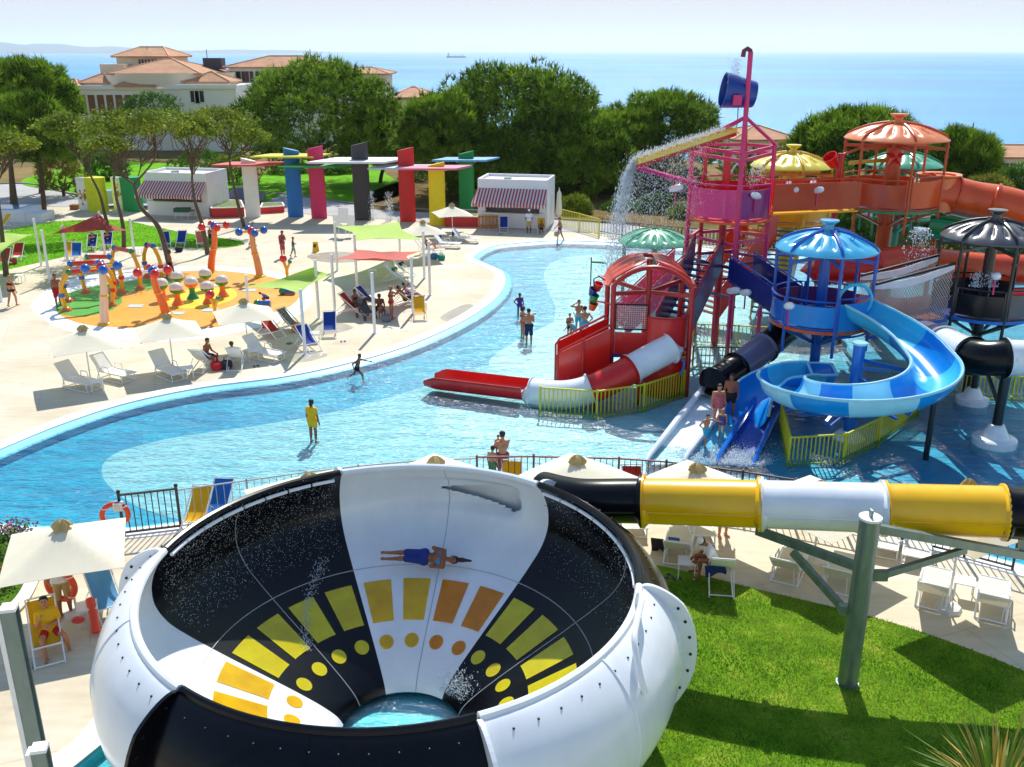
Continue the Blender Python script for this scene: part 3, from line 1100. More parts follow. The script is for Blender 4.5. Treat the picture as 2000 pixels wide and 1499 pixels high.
def play_tower(name, label, c, R_, zf, zr, hd, pcol, dcol, posts, panels, base_z=FZ, cap=True, floor_m=None, trim=None, col_r=.2, under=True):
    t = thing(name, label, 'play tower', c)
    pr = R_ * .97
    for a in posts:
        x, y = pr * math.cos(R(a)), pr * math.sin(R(a))
        zb = zf - 1.0
        pts = [V(x, y, zb), V(x, y, zf), V(x, y, zr - .25), V(x, y, zr - .02)]
        for k in range(1, 9):
            f = 1 - k / 8 * .86
            rr = R_ * min(1.0, f + .02)
            pts.append(V(x / pr * rr, y / pr * rr, zr + hd * (1 - (rr / R_) ** 2.1) + .03))
        p = MB().tube(pts, .062, 8).build('post', pcol, t)
        for zc in (zf + .15, zr - .75, zr - .35):
            MB().cyl((x, y, zc - .04), (x, y, zc + .04), .085, n=10).build('collar', pcol, p)
    mb = MB()
    mb.cyl((0, 0, base_z), (0, 0, zr + hd * .8), col_r, n=14)
    mb.build('central_column', pcol, t)
    for a in posts:
        x, y = pr * math.cos(R(a)), pr * math.sin(R(a))
        MB().bar((x * .08, y * .08, zr - .38), (x, y, zr - .45), .07, .13).build('roof_beam', pcol, t)
        if under:
            b = MB().bar((x * .1, y * .1, zf - .95), (x, y, zf - .12), .1, .1)
            b.build('floor_brace', pcol, t)
            MB().bar((x * .1, y * .1, zf - .16), (x, y, zf - .16), .1, .14).build('floor_beam', pcol, t)
    mb = MB()
    mb.lathe([(0, zf), (pr - .05, zf), (pr - .03, zf - .07), (0, zf - .07)], n=36)
    mb.build('floor', floor_m or navy_pl, t)
    if trim:
        MB().lathe([(pr - .02, zf - .1), (pr + .04, zf - .1), (pr + .04, zf + .02), (pr - .02, zf + .02), (pr - .02, zf - .1)], n=48).build('floor_trim', trim, t)
    mb = MB()
    dome_part(mb, R_, hd)
    d = mb.build('dome_roof', dcol, t, ang=60)
    d.location = (0, 0, zr)
    if cap:
        s_ = .2 if R_ < 2.1 else .22
        m2 = MB().lathe([(s_ * .95, hd - .04), (s_ * .8, hd + .12), (s_ * .85, hd + .22), (s_ * 1.75, hd + .34), (s_ * 1.75, hd + .39), (0, hd + .41)], n=22)
        c_ = m2.build('roof_cap', dcol, d)
    for a in (posts[0] + 30, posts[2] + 30):
        r1 = R_ * .6
        z1 = hd * (1 - .6 ** 2.1)
        MB().torus((r1 * math.cos(R(a)), r1 * math.sin(R(a)), z1 + .07), .07, .015, 'Y', 10, 5).build('lifting_ring', pcol, d)
    for (a0, a1, z0, z1, mat) in panels:
        rail_panel(t, pr, a0, a1, zf + z0, zf + z1, mat, pcol)
    return t

steel_blue = plastic('blue_painted_steel', (8, 92, 190), .3)
dome_blue = plastic('light_blue_dome', (72, 182, 226), .25)
steel_black = plastic('black_painted_steel', (16, 17, 22), .3)
dome_grey = plastic('charcoal_dome', (74, 76, 84), .3)
steel_orange = plastic('orange_painted_steel', (206, 78, 16), .35)
dome_orange = plastic('salmon_dome', (238, 130, 72), .3)
steel_yellow = plastic('yellow_painted_steel', (226, 176, 12), .35)
dome_yellow = plastic('lemon_dome', (232, 214, 62), .3)
steel_green = plastic('green_painted_steel', (60, 140, 100), .35)
dome_green = plastic('mint_dome', (92, 184, 144), .3)
brick_pl = plastic('rust_orange_panel', (196, 66, 26), .3)
hexa = [270, 330, 30, 90, 150, 210]

blue_t = play_tower('play_tower', 'round blue play tower with light blue fluted dome above the spiral slide', V(12.05, 35.9, 0), 1.92, 2.72, 5.62, .62, steel_blue, dome_blue, hexa,
                    [(210, 270, .05, 1.15, azure_pl), (150, 208, .05, 1.12, blue_pl), (30, 90, .05, 1.1, purple_pl), (92, 148, .05, 1.1, purple_pl)], trim=orange_pl)
rp = rail_panel(blue_t, 1.88, 271, 332, 2.5, 4.0, azure_pl, steel_blue, 'wall_panel')
black_t = play_tower('play_tower', 'black play tower with charcoal fluted dome at the right edge', V(18.45, 36.1, 0), 1.88, 3.05, 6.0, .6, steel_black, dome_grey, hexa,
                     [(212, 268, .05, 1.15, black_pl), (272, 328, .05, 1.2, dome_grey), (32, 148, .05, 1.1, black_pl)], trim=blue_pl)
orange_t = play_tower('play_tower', 'tall orange play tower with salmon fluted dome', V(17.35, 44.0, 0), 2.25, 5.95, 9.0, .62, steel_orange, dome_orange, hexa,
                      [(212, 268, .05, 1.35, brick_pl), (272, 326, .05, 1.5, orange_pl), (40, 140, .05, 1.3, orange_pl)], trim=green_pl, col_r=.34)
for k, (ang, rr) in enumerate(((255, 2.16),)):
    MB().cyl((rr * math.cos(R(210)) , rr * math.sin(R(210)), FZ), (rr * math.cos(R(210)), rr * math.sin(R(210)), 5), .11, n=10).build('stilt', steel_orange, orange_t)
    MB().cyl((rr * math.cos(R(330)), rr * math.sin(R(330)), FZ), (rr * math.cos(R(330)), rr * math.sin(R(330)), 5), .11, n=10).build('stilt', steel_orange, orange_t)
# star, bucket and side post on the orange tower
mb = MB()
st = []
for k in range(10):
    a = math.pi / 2 + k * math.pi / 5
    q = .5 if k % 2 == 0 else .2
    st.append((q * math.cos(a), q * math.sin(a)))
mb.add([(x, -.05, z) for x, z in st] + [(x, .05, z) for x, z in st] + [(0, -.12, 0)], [(k, (k + 1) % 10, 20) for k in range(10)] + [tuple(range(19, 9, -1))] + [(k, (k + 1) % 10, 10 + (k + 1) % 10, 10 + k) for k in range(10)])
s_ = mb.build('star_ornament', red_pl, orange_t, smooth=False)
s_.location = (-.2, -.65, 8.2)
o = MB().lathe([(0, -.3), (.24, -.3), (.34, .25), (.3, .25), (.21, -.25)], n=16).build('tipping_bucket', red_pl, orange_t)
o.location = (-2.9, -.3, 8.0)
o.rotation_euler = (.3, -.7, 0)
MB().cyl((-2.5, -.2, 5), (-2.5, -.2, 8.3), .12, n=10).build('side_post', redp_mt, orange_t)
MB().bar((-2.5, -.2, 8.2), (-1.4, 0, 8.6), .1, .1).build('side_arm', steel_orange, orange_t)
MB().bar((-2.0, 0, 7.85), (.4, .6, 7.95), .1, .16).build('yellow_beam', steel_yellow, orange_t)
yellow_t = play_tower('play_tower', 'yellow play tower with lemon fluted dome behind the magenta tower', V(14.5, 50.0, 0), 2.1, 4.3, 7.1, .62, steel_yellow, dome_yellow, hexa, [(212, 328, .05, 1.2, yellow_pl), (32, 148, .05, 1.2, yellow_pl)], trim=yellow_pl, col_r=.45)
green_t = play_tower('play_tower', 'green play tower with mint dome half hidden behind the orange tower', V(20.9, 51.5, 0), 1.95, 4.3, 7.0, .6, steel_green, dome_green, hexa, [(212, 328, .05, 1.2, green_pl)], trim=green_pl)

# mint parasol standing in the pool
pc = V(7.6, 50.0, 0)
t = thing('water_parasol', 'mint green fluted water parasol standing in the pool behind the spray', 'water parasol', pc)
mb = MB()
dome_part(mb, 1.92, .62)
d = mb.build('dome_roof', dome_green, t, ang=60)
d.location = (0, 0, 3.15)
for a in (270, 330, 30, 90, 150, 210):
    pts = [V(1.88 * math.cos(R(a)) * f, 1.88 * math.sin(R(a)) * f, 3.15 + .62 * (1 - f ** 2.1) + .03) for f in (1.0, .8, .6, .4, .2)]
    MB().tube(pts, .05, 6).build('rib', dome_green, t)
    MB().bar((0, 0, 2.75), (1.85 * math.cos(R(a)), 1.85 * math.sin(R(a)), 3.0), .07, .1).build('roof_beam', steel_green, t)
for a in (200, 320, 80):
    MB().cyl((1.8 * math.cos(R(a)), 1.8 * math.sin(R(a)), FZ), (1.8 * math.cos(R(a)), 1.8 * math.sin(R(a)), 3.1), .1, n=10).build('post', steel_green, t)
MB().cyl((0, 0, FZ), (0, 0, 3.6), .16, n=12).build('central_column', steel_green, t)
g = random.Random(5)
pts = []
for i in range(1800):
    a = g.uniform(0, 2 * math.pi)
    z = 3.1 * g.random()
    pts.append((pc.x + 1.95 * math.cos(a) + g.gauss(0, .04), pc.y + 1.95 * math.sin(a) + g.gauss(0, .04), z))
drops('parasol_curtain', 'curtain of drops falling from the mint water parasol', pts, .016, 8, 3.0)

# ---- magenta tower with the tipping bucket
mc = V(9.6, 42.1, 0)
mg = thing('bucket_tower', 'tall magenta tower with blue tipping bucket and yellow water trough', 'play tower', mc)
FZM = 5.75
mh = [(270, pink_mt, 1.75, 8.75), (180, pink_mt, 1.78, 8.85), (0, pink_mt, 1.78, 8.85), (120, redp_mt, 1.75, 8.8), (60, redp_mt, 1.75, 8.8)]
for a, m_, r, zt in mh:
    x, y = r * math.cos(R(a)), r * math.sin(R(a))
    top = 12.62 if a == 270 else zt
    p = MB().cyl((x, y, FZ), (x, y, top), .1 if a != 270 else .105, n=10).build('mast' if a == 270 else 'post', m_, mg)
    for zc in (1.2, 3.4, 4.6, 5.4, 8.2):
        MB().cyl((x, y, zc - .05), (x, y, zc + .05), .145, n=10).build('collar', m_, p)
MB().cyl((-.15, .3, FZ), (-.15, .3, 8.6), .17, n=12).build('central_column', redp_mt, mg)
# pyramid struts and the ring of beams at the top of the cage
apex = V(0, -1.75, 10.1)
for a, m_ in ((180, pink_mt), (0, pink_mt), (120, redp_mt), (60, redp_mt)):
    r = 1.78
    MB().cyl(apex, (r * math.cos(R(a)), r * math.sin(R(a)), 8.85), .075, n=8).build('strut', m_, mg)
ring = [(180, 8.75), (270, 8.6), (0, 8.75), (60, 8.7), (120, 8.7)]
for (a, za), (b_, zb) in zip(ring, ring[1:] + ring[:1]):
    for dz in (0, -.28):
        MB().bar((1.75 * math.cos(R(a)), 1.75 * math.sin(R(a)), za + dz), (1.75 * math.cos(R(b_)), 1.75 * math.sin(R(b_)), zb + dz), .08, .14).build('ring_beam', pink_mt, mg)
for z in (4.9, 3.9, 2.6):
    for (a, za), (b_, zb) in zip(ring, ring[1:] + ring[:1]):
        MB().bar((1.75 * math.cos(R(a)), 1.75 * math.sin(R(a)), z), (1.75 * math.cos(R(b_)), 1.75 * math.sin(R(b_)), z - .15), .09, .13).build('tie_beam', purple_pl if z < 4.5 else pink_mt, mg)
MB().lathe([(0, FZM), (1.8, FZM), (1.82, FZM - .1), (0, FZM - .1)], n=36).build('floor', orange_pl, mg)
for a0, a1, m_ in ((182, 268, magenta_pl), (272, 330, plastic('violet_panel', (150, 26, 120), .3)), (62, 118, redp_mt), (122, 178, redp_mt), (2, 58, redp_mt)):
    rail_panel(mg, 1.76, a0, a1, FZM + .05, FZM + 1.55, m_, pink_mt)
# tipping bucket
bk = MB()
bk.lathe([(0, -.66), (.5, -.66), (.53, -.6), (.72, .66), (.68, .66), (.5, -.56), (0, -.56)], n=30)
o = bk.build('tipping_bucket', plastic('deep_blue_bucket', (10, 60, 150), .3), mg)
bp_ = D(1443, 181, 40.9)
o.location = bp_ - mc
o.rotation_euler = (0, R(-82), 0)
MB().box((0, 0, 0), (.34, .16, .4)).build('bucket_bearing', pink_mt, mg).location = D(1440, 196, 40.2) - mc
# water pipe bent over the top of the mast
top = V(0, -1.75, 12.55)
MB().tube([top, top + V(-.02, 0, .12), top + V(-.14, 0, .2), top + V(-.27, 0, .12), top + V(-.3, 0, -.12)], .1, 8).build('filler_spout', plastic('maroon_pipe', (110, 22, 56), .3), mg)
# trough arm
tip, root = D(1240, 321, 40.2), D(1432, 258, 41.2)
dirr = (root - tip).normalized()
side = V(-dirr.y, dirr.x, 0).normalized()
mb = MB()
prof_ = [(-.34, .22), (-.32, -.0), (.32, -.0), (.34, .22)]
for k in range(3):
    pa, pb = prof_[k], prof_[k + 1]
    q = [tip + side * pa[0] + V(0, 0, pa[1]), root + side * pa[0] + V(0, 0, pa[1]), root + side * pb[0] + V(0, 0, pb[1]), tip + side * pb[0] + V(0, 0, pb[1])]
    mb.add([p for p in q] + [p - V(0, 0, .03) for p in q], [(0, 1, 2, 3), (7, 6, 5, 4), (0, 4, 5, 1), (3, 2, 6, 7), (0, 3, 7, 4), (1, 5, 6, 2)])
mb.build('water_trough', plastic('yellow_trough', (238, 214, 96), .3), mg, world=True)
for sgn in (-1, 1):
    MB().bar(tip + side * .3 * sgn - V(0, 0, .06), root + side * .3 * sgn - V(0, 0, .06), .08, .14).build('trough_beam', redp_mt, mg, world=True)
    MB().cyl(tip + side * .3 * sgn - V(0, 0, .1), V(mc.x - 1.6, mc.y - .4 + .4 * sgn, 7.2), .085, n=8).build('trough_brace', magenta_pl, mg, world=True)
for k in range(12):
    p = tip.lerp(root, (k + .5) / 12)
    MB().box(p + V(0, 0, .2), (.14, .74, .07), rz=math.atan2(dirr.y, dirr.x)).build('trough_rib', yellow_pl, mg, world=True)
# water pouring out of the trough, and the fine spray round it
g = random.Random(11)
pts = []
for i in range(9000):
    s_ = g.random() ** .8
    tm = s_ * 1.28
    sp = .06 + s_ * .55
    x = tip.x - .95 * tm + g.gauss(0, sp * .5) + (abs(g.gauss(0, .5)) * s_ if g.random() < .4 else 0)
    z = tip.z + .05 - 4.9 * tm * tm + g.gauss(0, .12)
    if z < WZ:
        continue
    pts.append((x, tip.y + g.gauss(0, sp), z))
for i in range(2600):
    k = g.random()
    p = tip.lerp(root, k)
    pts.append((p.x + g.gauss(0, .05), p.y + g.gauss(0, .22), p.z + .22 + abs(g.gauss(0, .09))))
drops('waterfall', 'white waterfall pouring from the tip of the yellow trough', pts, .012, 21, 2.4)
pts = []
for i in range(8000):
    k = g.random()
    p = tip.lerp(root, k * .75)
    q = abs(g.gauss(0, 2.6))
    z = p.z - q + .3
    if z < 0:
        continue
    pts.append((p.x - .35 * g.random() * q ** .5 + g.gauss(0, .25), p.y + g.gauss(0, .7), z))
for i in range(900):
    pts.append((bp_.x - .2 + g.gauss(0, .12), bp_.y + g.gauss(0, .15), 12.4 - 1.0 * g.random() ** .7))
drops('falling_spray', 'fine spray of drops falling under the magenta trough', pts, .010, 22, 1.8)

def spray_gun(t, p, yaw, pitch=-.25, name='spray_gun'):
    mb = MB()
    m_ = Matrix.Rotation(yaw, 3, 'Z') @ Matrix.Rotation(pitch, 3, 'X')
    mb.tube([Vector(p) + m_ @ V(0, y, 0) for y in (.3, .28, .1, -.15, -.28, -.33)], [.04, .1, .15, .15, .11, .05], 10)
    o = mb.build(name, white_pl, t, world=True)
    MB().tube([Vector(p) + m_ @ V(0, y, .07) for y in (.24, .05, -.12)], [.05, .1, .06], 8).build('gun_cover', red_pl, o, world=True)
    MB().cyl(Vector(p) - V(0, 0, .1), Vector(p) - V(0, 0, .7), .035, n=6).build('gun_stand', pink_mt, o, world=True)
spray_gun(mg, D(1320, 368, 41.0), 1.2)
spray_gun(mg, D(1477, 383, 40.4), -.8)

def walkway(name, label, a, b_, width, mat, frame, floor_m, h=1.15, cat='bridge', stairs=False):
    """a bridge or stair flight between two points: floor or steps, a panel and a rail on each side"""
    t = thing(name, label, cat, (a + b_) / 2)
    d = (b_ - a)
    hd = V(d.x, d.y, 0).normalized()
    sd = V(-hd.y, hd.x, 0)
    if stairs:
        n = max(4, int(abs(d.z) / .2))
        for k in range(n):
            p = a.lerp(b_, (k + .5) / n)
            MB().box(p, (width, d.to_2d().length / n * 1.1, .06), rz=math.atan2(hd.y, hd.x) - math.pi / 2).build('step', floor_m, t, world=True)
    else:
        MB().bar(a, b_, width, .08).build('floor', floor_m, t, world=True)
    for sgn in (-1, 1):
        o = sd * width / 2 * sgn
        up = V(0, 0, h)
        lo = V(0, 0, .12 if not stairs else -.35)
        mb = MB()
        q = [a + o + lo, b_ + o + lo, b_ + o + up * .9, a + o + up * .9]
        mb.add(q + [p + sd * .03 * sgn for p in q], [(0, 1, 2, 3), (7, 6, 5, 4), (0, 4, 5, 1), (1, 5, 6, 2), (2, 6, 7, 3), (3, 7, 4, 0)])
        pn = mb.build('side_panel', mat, t, world=True, smooth=False)
        MB().tube([a + o + V(0, 0, .05), a + o + up, b_ + o + up, b_ + o + V(0, 0, .05)], .035, 6).build('handrail', frame, pn, world=True)
    return t

br = walkway('bridge', 'rust orange walled bridge between the magenta and orange towers', V(11.2, 42.4, 5.9), V(15.3, 43.4, 5.9), 1.7, brick_pl, steel_orange, yellow_pl, 1.45)
for px in (1548, 1597):
    spray_gun(br, D(px, 372, 42.0), .5)
for px in (1540, 1588):
    spray_gun(br, D(px, 358, 43.6), 2.8)
walkway('stair_flight', 'purple walled stair climbing from the red tower to the magenta tower', V(6.5, 37.6, 1.3), V(8.6, 41.1, 3.9), 1.25, purple_pl, redp_mt, navy_pl, 1.2, 'stairs', True)
walkway('bridge', 'navy blue walled bridge from the magenta tower to the blue tower', V(9.9, 40.2, 3.3), V(11.2, 37.4, 2.6), 1.3, navy_pl, steel_blue, navy_pl, 1.15)
walkway('stair_flight', 'orange and red wet stair ramp behind the magenta tower', V(9.4, 45.5, .4), V(12.6, 47.6, 4.2), 1.9, plastic('wet_red_panel', (216, 54, 34), .25), redp_mt, orange_pl, 1.3, 'stairs', True)
walkway('stair_flight', 'yellow walled stair leading up to the yellow tower', V(12.6, 45.3, .3), V(14.0, 48.0, 4.1), 1.6, yellow_pl, steel_yellow, plastic('blue_tread', (40, 120, 190), .3), 1.2, 'stairs', True)
walkway('stair_flight', 'pink translucent looking ramp beside the mint parasol', V(5.2, 44.0, .1), V(8.0, 44.6, 2.6), 1.4, plastic('rose_panel', (214, 92, 130), .3), redp_mt, redp_mt, 1.1, 'stairs', True)

# ---- flume helper: open half pipe with thickness
def frames(path):
    out = []
    k = len(path)
    for i, p in enumerate(path):
        d = (path[min(k - 1, i + 1)] - path[max(0, i - 1)]).normalized()
        x = d.cross(V(0, 0, 1)).normalized()
        y = x.cross(d)
        out.append((p, x, y))
    return out

def flume(t, path, r, cuts, mats, a0=178, a1=362, th=.04, rim=True, outer_up=0.0):
    fr = frames(path)
    for (i0, i1), m_ in zip(cuts, mats):
        n = i1 - i0
        def fn(u, v):
            i = i0 + int(round(u * n))
            p, x, y = fr[i]
            a = R(a0 + (a1 - a0) * v)
            return p + x * math.cos(a) * r + y * math.sin(a) * r
        mb = MB().shell(fn, n, 14, th)
        s_ = mb.build('flume_section', m_, t, world=True, ang=60)
        if rim:
            for a in (a0, a1):
                MB().tube([fr[i][0] + fr[i][1] * math.cos(R(a)) * (r + .03) + fr[i][2] * math.sin(R(a)) * (r + .03) for i in range(i0, i1 + 1)], .055, 6).build('rim', sky_pl if m_ in (azure_pl, cyan_pl, sky_pl) else m_, s_, world=True)

def tube_run(t, path, r, cuts, mats, flange=1.14):
    for (i0, i1), m_ in zip(cuts, mats):
        s_ = MB().tube(path[i0:i1 + 1], r, 24, caps=False).build('tube_section', m_, t, world=True, ang=60)
        for i, k in ((i0, 1), (i1, -1)):
            d = (path[min(len(path) - 1, i + 1)] - path[max(0, i - 1)]).normalized()
            c = path[i] + d * .025 * k
            MB().tube([c - d * .02, c - d * .02, c + d * .02, c + d * .02], [r * .97, r * flange, r * flange, r * .97], 24, caps=False).build('flange', m_, s_, world=True, ang=30)

# ---- spiral slide
CC = G(1648, 852, FZ)
CC = V(11.75, 30.6, 0)
sp = thing('spiral_slide', 'blue and pale blue open spiral slide winding round a blue post', 'water slide', CC)
pts = [V(13.0, 34.5, 3.75), V(13.75, 33.3, 3.45), V(14.15, 32.0, 3.2)]
for k in range(1, 17):
    a = R(18 - 17.5 * k)
    pts.append(V(CC.x + 2.45 * math.cos(a), CC.y + 2.45 * math.sin(a), 3.05 - k * .09))
pts += [V(10.0, 33.4, 1.35), V(8.9, 32.8, .9), V(8.3, 31.4, .5)]
spath = sm(pts, 4, False)
L = len(spath) - 1
cuts = [(0, 7), (7, 13), (13, 20), (20, 29), (29, 38), (38, 46), (46, 54), (54, 62), (62, 70), (70, L)]
flume(sp, spath, .76, cuts, [cyan_pl, azure_pl, cyan_pl, azure_pl, sky_pl, azure_pl, sky_pl, azure_pl, cyan_pl, azure_pl])
MB().cyl((0, 0, FZ), (0, 0, 3.35), .2, n=16).build('central_post', blue_pl, sp)
MB().lathe([(0, 3.4), (.25, 3.4), (.25, 3.33), (.18, 3.33)], n=16).build('post_cap', sky_pl, sp)
MB().lathe([(.55, FZ), (.55, -.05), (.3, .2), (.2, .2)], n=20).build('post_foot', white_pl, sp)
for k, (a, z) in enumerate(((10, 2.9), (40, 2.6), (-60, 2.3), (-130, 1.9), (180, 1.7), (110, 1.4))):
    q = V(2.3 * math.cos(R(a)), 2.3 * math.sin(R(a)), z - .75)
    MB().bar((0, 0, z - .1), q, .09, .13).build('arm', steel_blue, sp)
    MB().bar((0, 0, z - .9), q * .8 + V(0, 0, .0), .06, .08).build('brace', steel_blue, sp)
MB().torus((0, 0, 0), .62, .07, 'Y', 24, 8).build('entry_hoop', cyan_pl, sp).location = V(12.9, 34.65, 3.8) - CC
MB().cyl(V(14.0, 29.4, FZ), V(14.0, 29.4, 1.7), .1, n=10).build('outer_post', steel_black, sp, world=True)

# ---- landing lanes in the pool
ln = thing('landing_lanes', 'three parallel splash lanes in white pale blue and blue at the pool floor', 'water slide', G(1400, 850))
edges = [((1372, 772), (1262, 900)), ((1428, 792), (1337, 897)), ((1497, 757), (1400, 900)), ((1528, 792), (1472, 905))]
for k, (a, b_) in enumerate(edges):
    A, B = G(*a, z=.1), G(*b_, z=.0)
    mb = MB()
    mb.tube([A + V(0, 0, .28), A.lerp(B, .5) + V(0, 0, .2), B.lerp(A, .06) + V(0, 0, .06), B + V(0, 0, -.06)], [.11, .11, .09, .05], 8)
    q = [A, B, B - V(0, 0, .3), A - V(0, 0, .4)]
    mb.add([A + V(0, 0, .25), B + V(0, 0, 0), B + V(0, 0, -.38), A + V(0, 0, -.38)], [(0, 1, 2, 3)])
    mb.build('lane_edge', [white_pl, white_pl, blue_pl, blue_pl][k], ln, world=True)
fl_m = [M('lane_white', S(214, 230, 236), .3), cyan_pl, M('lane_blue', S(14, 96, 190), .25)]
for k in range(3):
    A0, B0 = G(*edges[k][0], z=0), G(*edges[k][1], z=0)
    A1, B1 = G(*edges[k + 1][0], z=0), G(*edges[k + 1][1], z=0)
    mb = MB()
    mb.grid(lambda u, v: (A0.lerp(A1, v)).lerp(B0.lerp(B1, v), u) + V(0, 0, .1 * (1 - u) - .16 * u - .0), 6, 3)
    mb.build('lane_floor', fl_m[k], ln, world=True)
g = random.Random(9)
pts = []
for i in range(5000):
    k = g.choice((1, 2, 2, 3))
    A = G(*edges[min(k, 3)][1], z=0) if k < 3 else G(1500, 900)
    B = G(*edges[min(3, k + 1)][1], z=0)
    p = A.lerp(B, g.random()) + V(g.gauss(0, .15), abs(g.gauss(0, .8)) * (1 if k != 3 else .7) - .1, 0)
    pts.append((p.x, p.y, WZ + abs(g.gauss(0, .06))))
drops('lane_froth', 'white froth where the lanes run out into the pool', pts, .02, 31, .6)

# ---- black tube ending in the lanes
t = thing('tube_slide', 'short black and grey tube slide ending at the white lane', 'water slide', D(1430, 740, 35))
p_ = sm([V(7.75, 34.3, .62), V(8.6, 35.2, .82), V(9.7, 36.2, 1.15), V(11.2, 37.6, 1.7), V(13, 39.5, 2.3)], 8, False)
tube_run(t, p_, .58, [(0, 10), (10, 19), (19, 32)], [black_pl, grey_pl, black_pl])
for i in (8, 18):
    MB().cyl(p_[i] - V(0, 0, .5), V(p_[i].x, p_[i].y, FZ), .08, n=8).build('support_post', steel_black, t, world=True)

# ---- black and white tube curling round at the right
t = thing('tube_slide', 'black and white tube slide bending on a black post at the right edge', 'water slide', D(1900, 700, 31))
p_ = sm([D(1745, 640, 37.0), D(1800, 655, 35.0), D(1850, 675, 32.8), D(1893, 694, 31.0), D(1930, 700, 30.3), D(1978, 699, 30.1), D(2060, 702, 30.4), D(2200, 702, 31)], 8, False)
tube_run(t, p_, .6, [(0, 15), (15, 25), (25, 38), (38, 56)], [grey_pl, white_pl, black_pl, white_pl])
pb = G(1938, 882, FZ)
MB().cyl((pb.x, pb.y, -.1), (pb.x, pb.y, toppt(pb, 712)), .17, n=14).build('support_post', steel_black, t, world=True)
MB().lathe([(.72, FZ), (.72, .12), (.68, .16), (.46, .2), (.24, .62), (.17, .64)], c=pb * 1.0 + V(0, 0, 0) - V(0, 0, pb.z), n=28).build('post_foot', white_pl, t, world=True)
p2 = G(1895, 800, FZ)
MB().cyl((p2.x, p2.y, FZ), (p2.x, p2.y, 2.1), .13, n=12).build('support_post', steel_black, t, world=True)
MB().lathe([(.6, FZ), (.6, .1), (.4, .16), (.22, .5), (.14, .52)], c=V(p2.x, p2.y, 0), n=24).build('post_foot', white_pl, t, world=True)
MB().bar((p2.x, p2.y, 1.9), (pb.x, pb.y, 1.2), .1, .12).build('cross_brace', steel_black, t, world=True)
MB().bar((p2.x - .6, p2.y, 1.95), (pb.x, pb.y, 2.2), .1, .14).build('cradle_beam', steel_black, t, world=True)

# ---- red tower with its slide
rc = V(5.45, 36.3, 0)
rt = thing('play_tower', 'red play tower with arched canopy and red walls in the pool', 'play tower', rc)
FL, FR = V(-1.5, -.35, 0), V(1.5, -.75, 0)
red_st = plastic('red_painted_steel', (192, 24, 20), .3)
for p in (FL, FR, V(-1.5, 1.9, 0), V(1.5, 1.7, 0)):
    MB().cyl((p.x, p.y, FZ), (p.x, p.y, 4.1), .105, n=12).build('post', red_st, rt)
MB().cyl((-.02, .5, FZ), (-.02, .5, 4.95), .12, n=12).build('central_post', red_st, rt)
for dy in (0, 2.3):
    n = 14
    ap = []
    for i in range(n + 1):
        k = i / n
        x = -1.5 + 3.0 * k
        y = (-.35 - .4 * k) if dy == 0 else 1.9 - .2 * k
        ap.append(V(x, y, 4.05 + .78 * math.sin(math.pi * k) ** .75))
    MB().tube(ap, .095, 8).build('arch', red_st, rt)
for sgn, k0, k1 in ((0, -.06, .44), (1, .56, 1.06)):
    def cf(u, v):
        k = k0 + (k1 - k0) * u
        x = -1.6 + 3.2 * k
        z = 4.16 + .80 * max(0, math.sin(math.pi * min(1, max(0, k)))) ** .75 - (.16 if k < 0 or k > 1 else 0)
        bow = math.sin(math.pi * u)
        y0, y1 = .1 - .45 * bow, 1.7 + .3 * bow
        z += .05 * math.sin(v * math.pi * 7) * math.sin(math.pi * u)
        return V(x, y0 + (y1 - y0) * v, z)
    MB().shell(cf, 12, 28, .06).build('canopy', plastic('canopy_red', (222, 74, 50), .3), rt, ang=70)
for p, q in (((-1.5, -.35, 3.75), (0, .5, 3.6)), ((1.5, -.75, 3.75), (0, .5, 3.6)), ((-1.5, 1.9, 3.8), (0, .5, 3.6)), ((1.5, 1.7, 3.8), (0, .5, 3.6))):
    MB().bar(p, q, .1, .16).build('roof_beam', red_st, rt)
MB().box((0, .6, 1.28), (3.0, 2.4, .1)).build('floor', navy_pl, rt)
def wf(u, v):
    a = R(196 + 152 * u)
    return V(.62 + .98 * math.cos(a), .1 + 1.15 * math.sin(a), FZ + (2.95 - FZ) * v)
MB().shell(wf, 18, 4, .05).build('curved_wall', red_pl, rt, ang=60)
for z in (1.55, 2.9):
    MB().tube([V(.62 + 1.0 * math.cos(R(a)), .1 + 1.17 * math.sin(R(a)), z) for a in range(196, 349, 8)], .03, 6).build('wall_band', red_st, rt)
MB().box((-.78, -.5, 1.72), (1.25, .05, 1.0), rz=-.12).build('front_panel', red_pl, rt)
nf = MB().tube([V(-1.38, -.42, 2.35), V(-1.38, -.42, 3.35), V(-.16, -.56, 3.35), V(-.16, -.56, 2.35)], .045, 6, closed=True).build('net_frame', steel_black, rt)
mb = MB()
for k in range(15):
    x = -1.36 + 1.18 * k / 14
    mb.cyl((x, -.44 - .1 * k / 14, 2.36), (x, -.44 - .1 * k / 14, 3.33), .007, n=4)
for k in range(12):
    z = 2.38 + .95 * k / 11
    mb.cyl((-1.37, -.43, z), (-.17, -.55, z), .007, n=4)
o = mb.build('safety_net', M('white_net', S(236, 230, 214), .8), nf)
o['kind'] = 'stuff'
o = MB().box((0, 0, 0), (3, .02, 3)).build
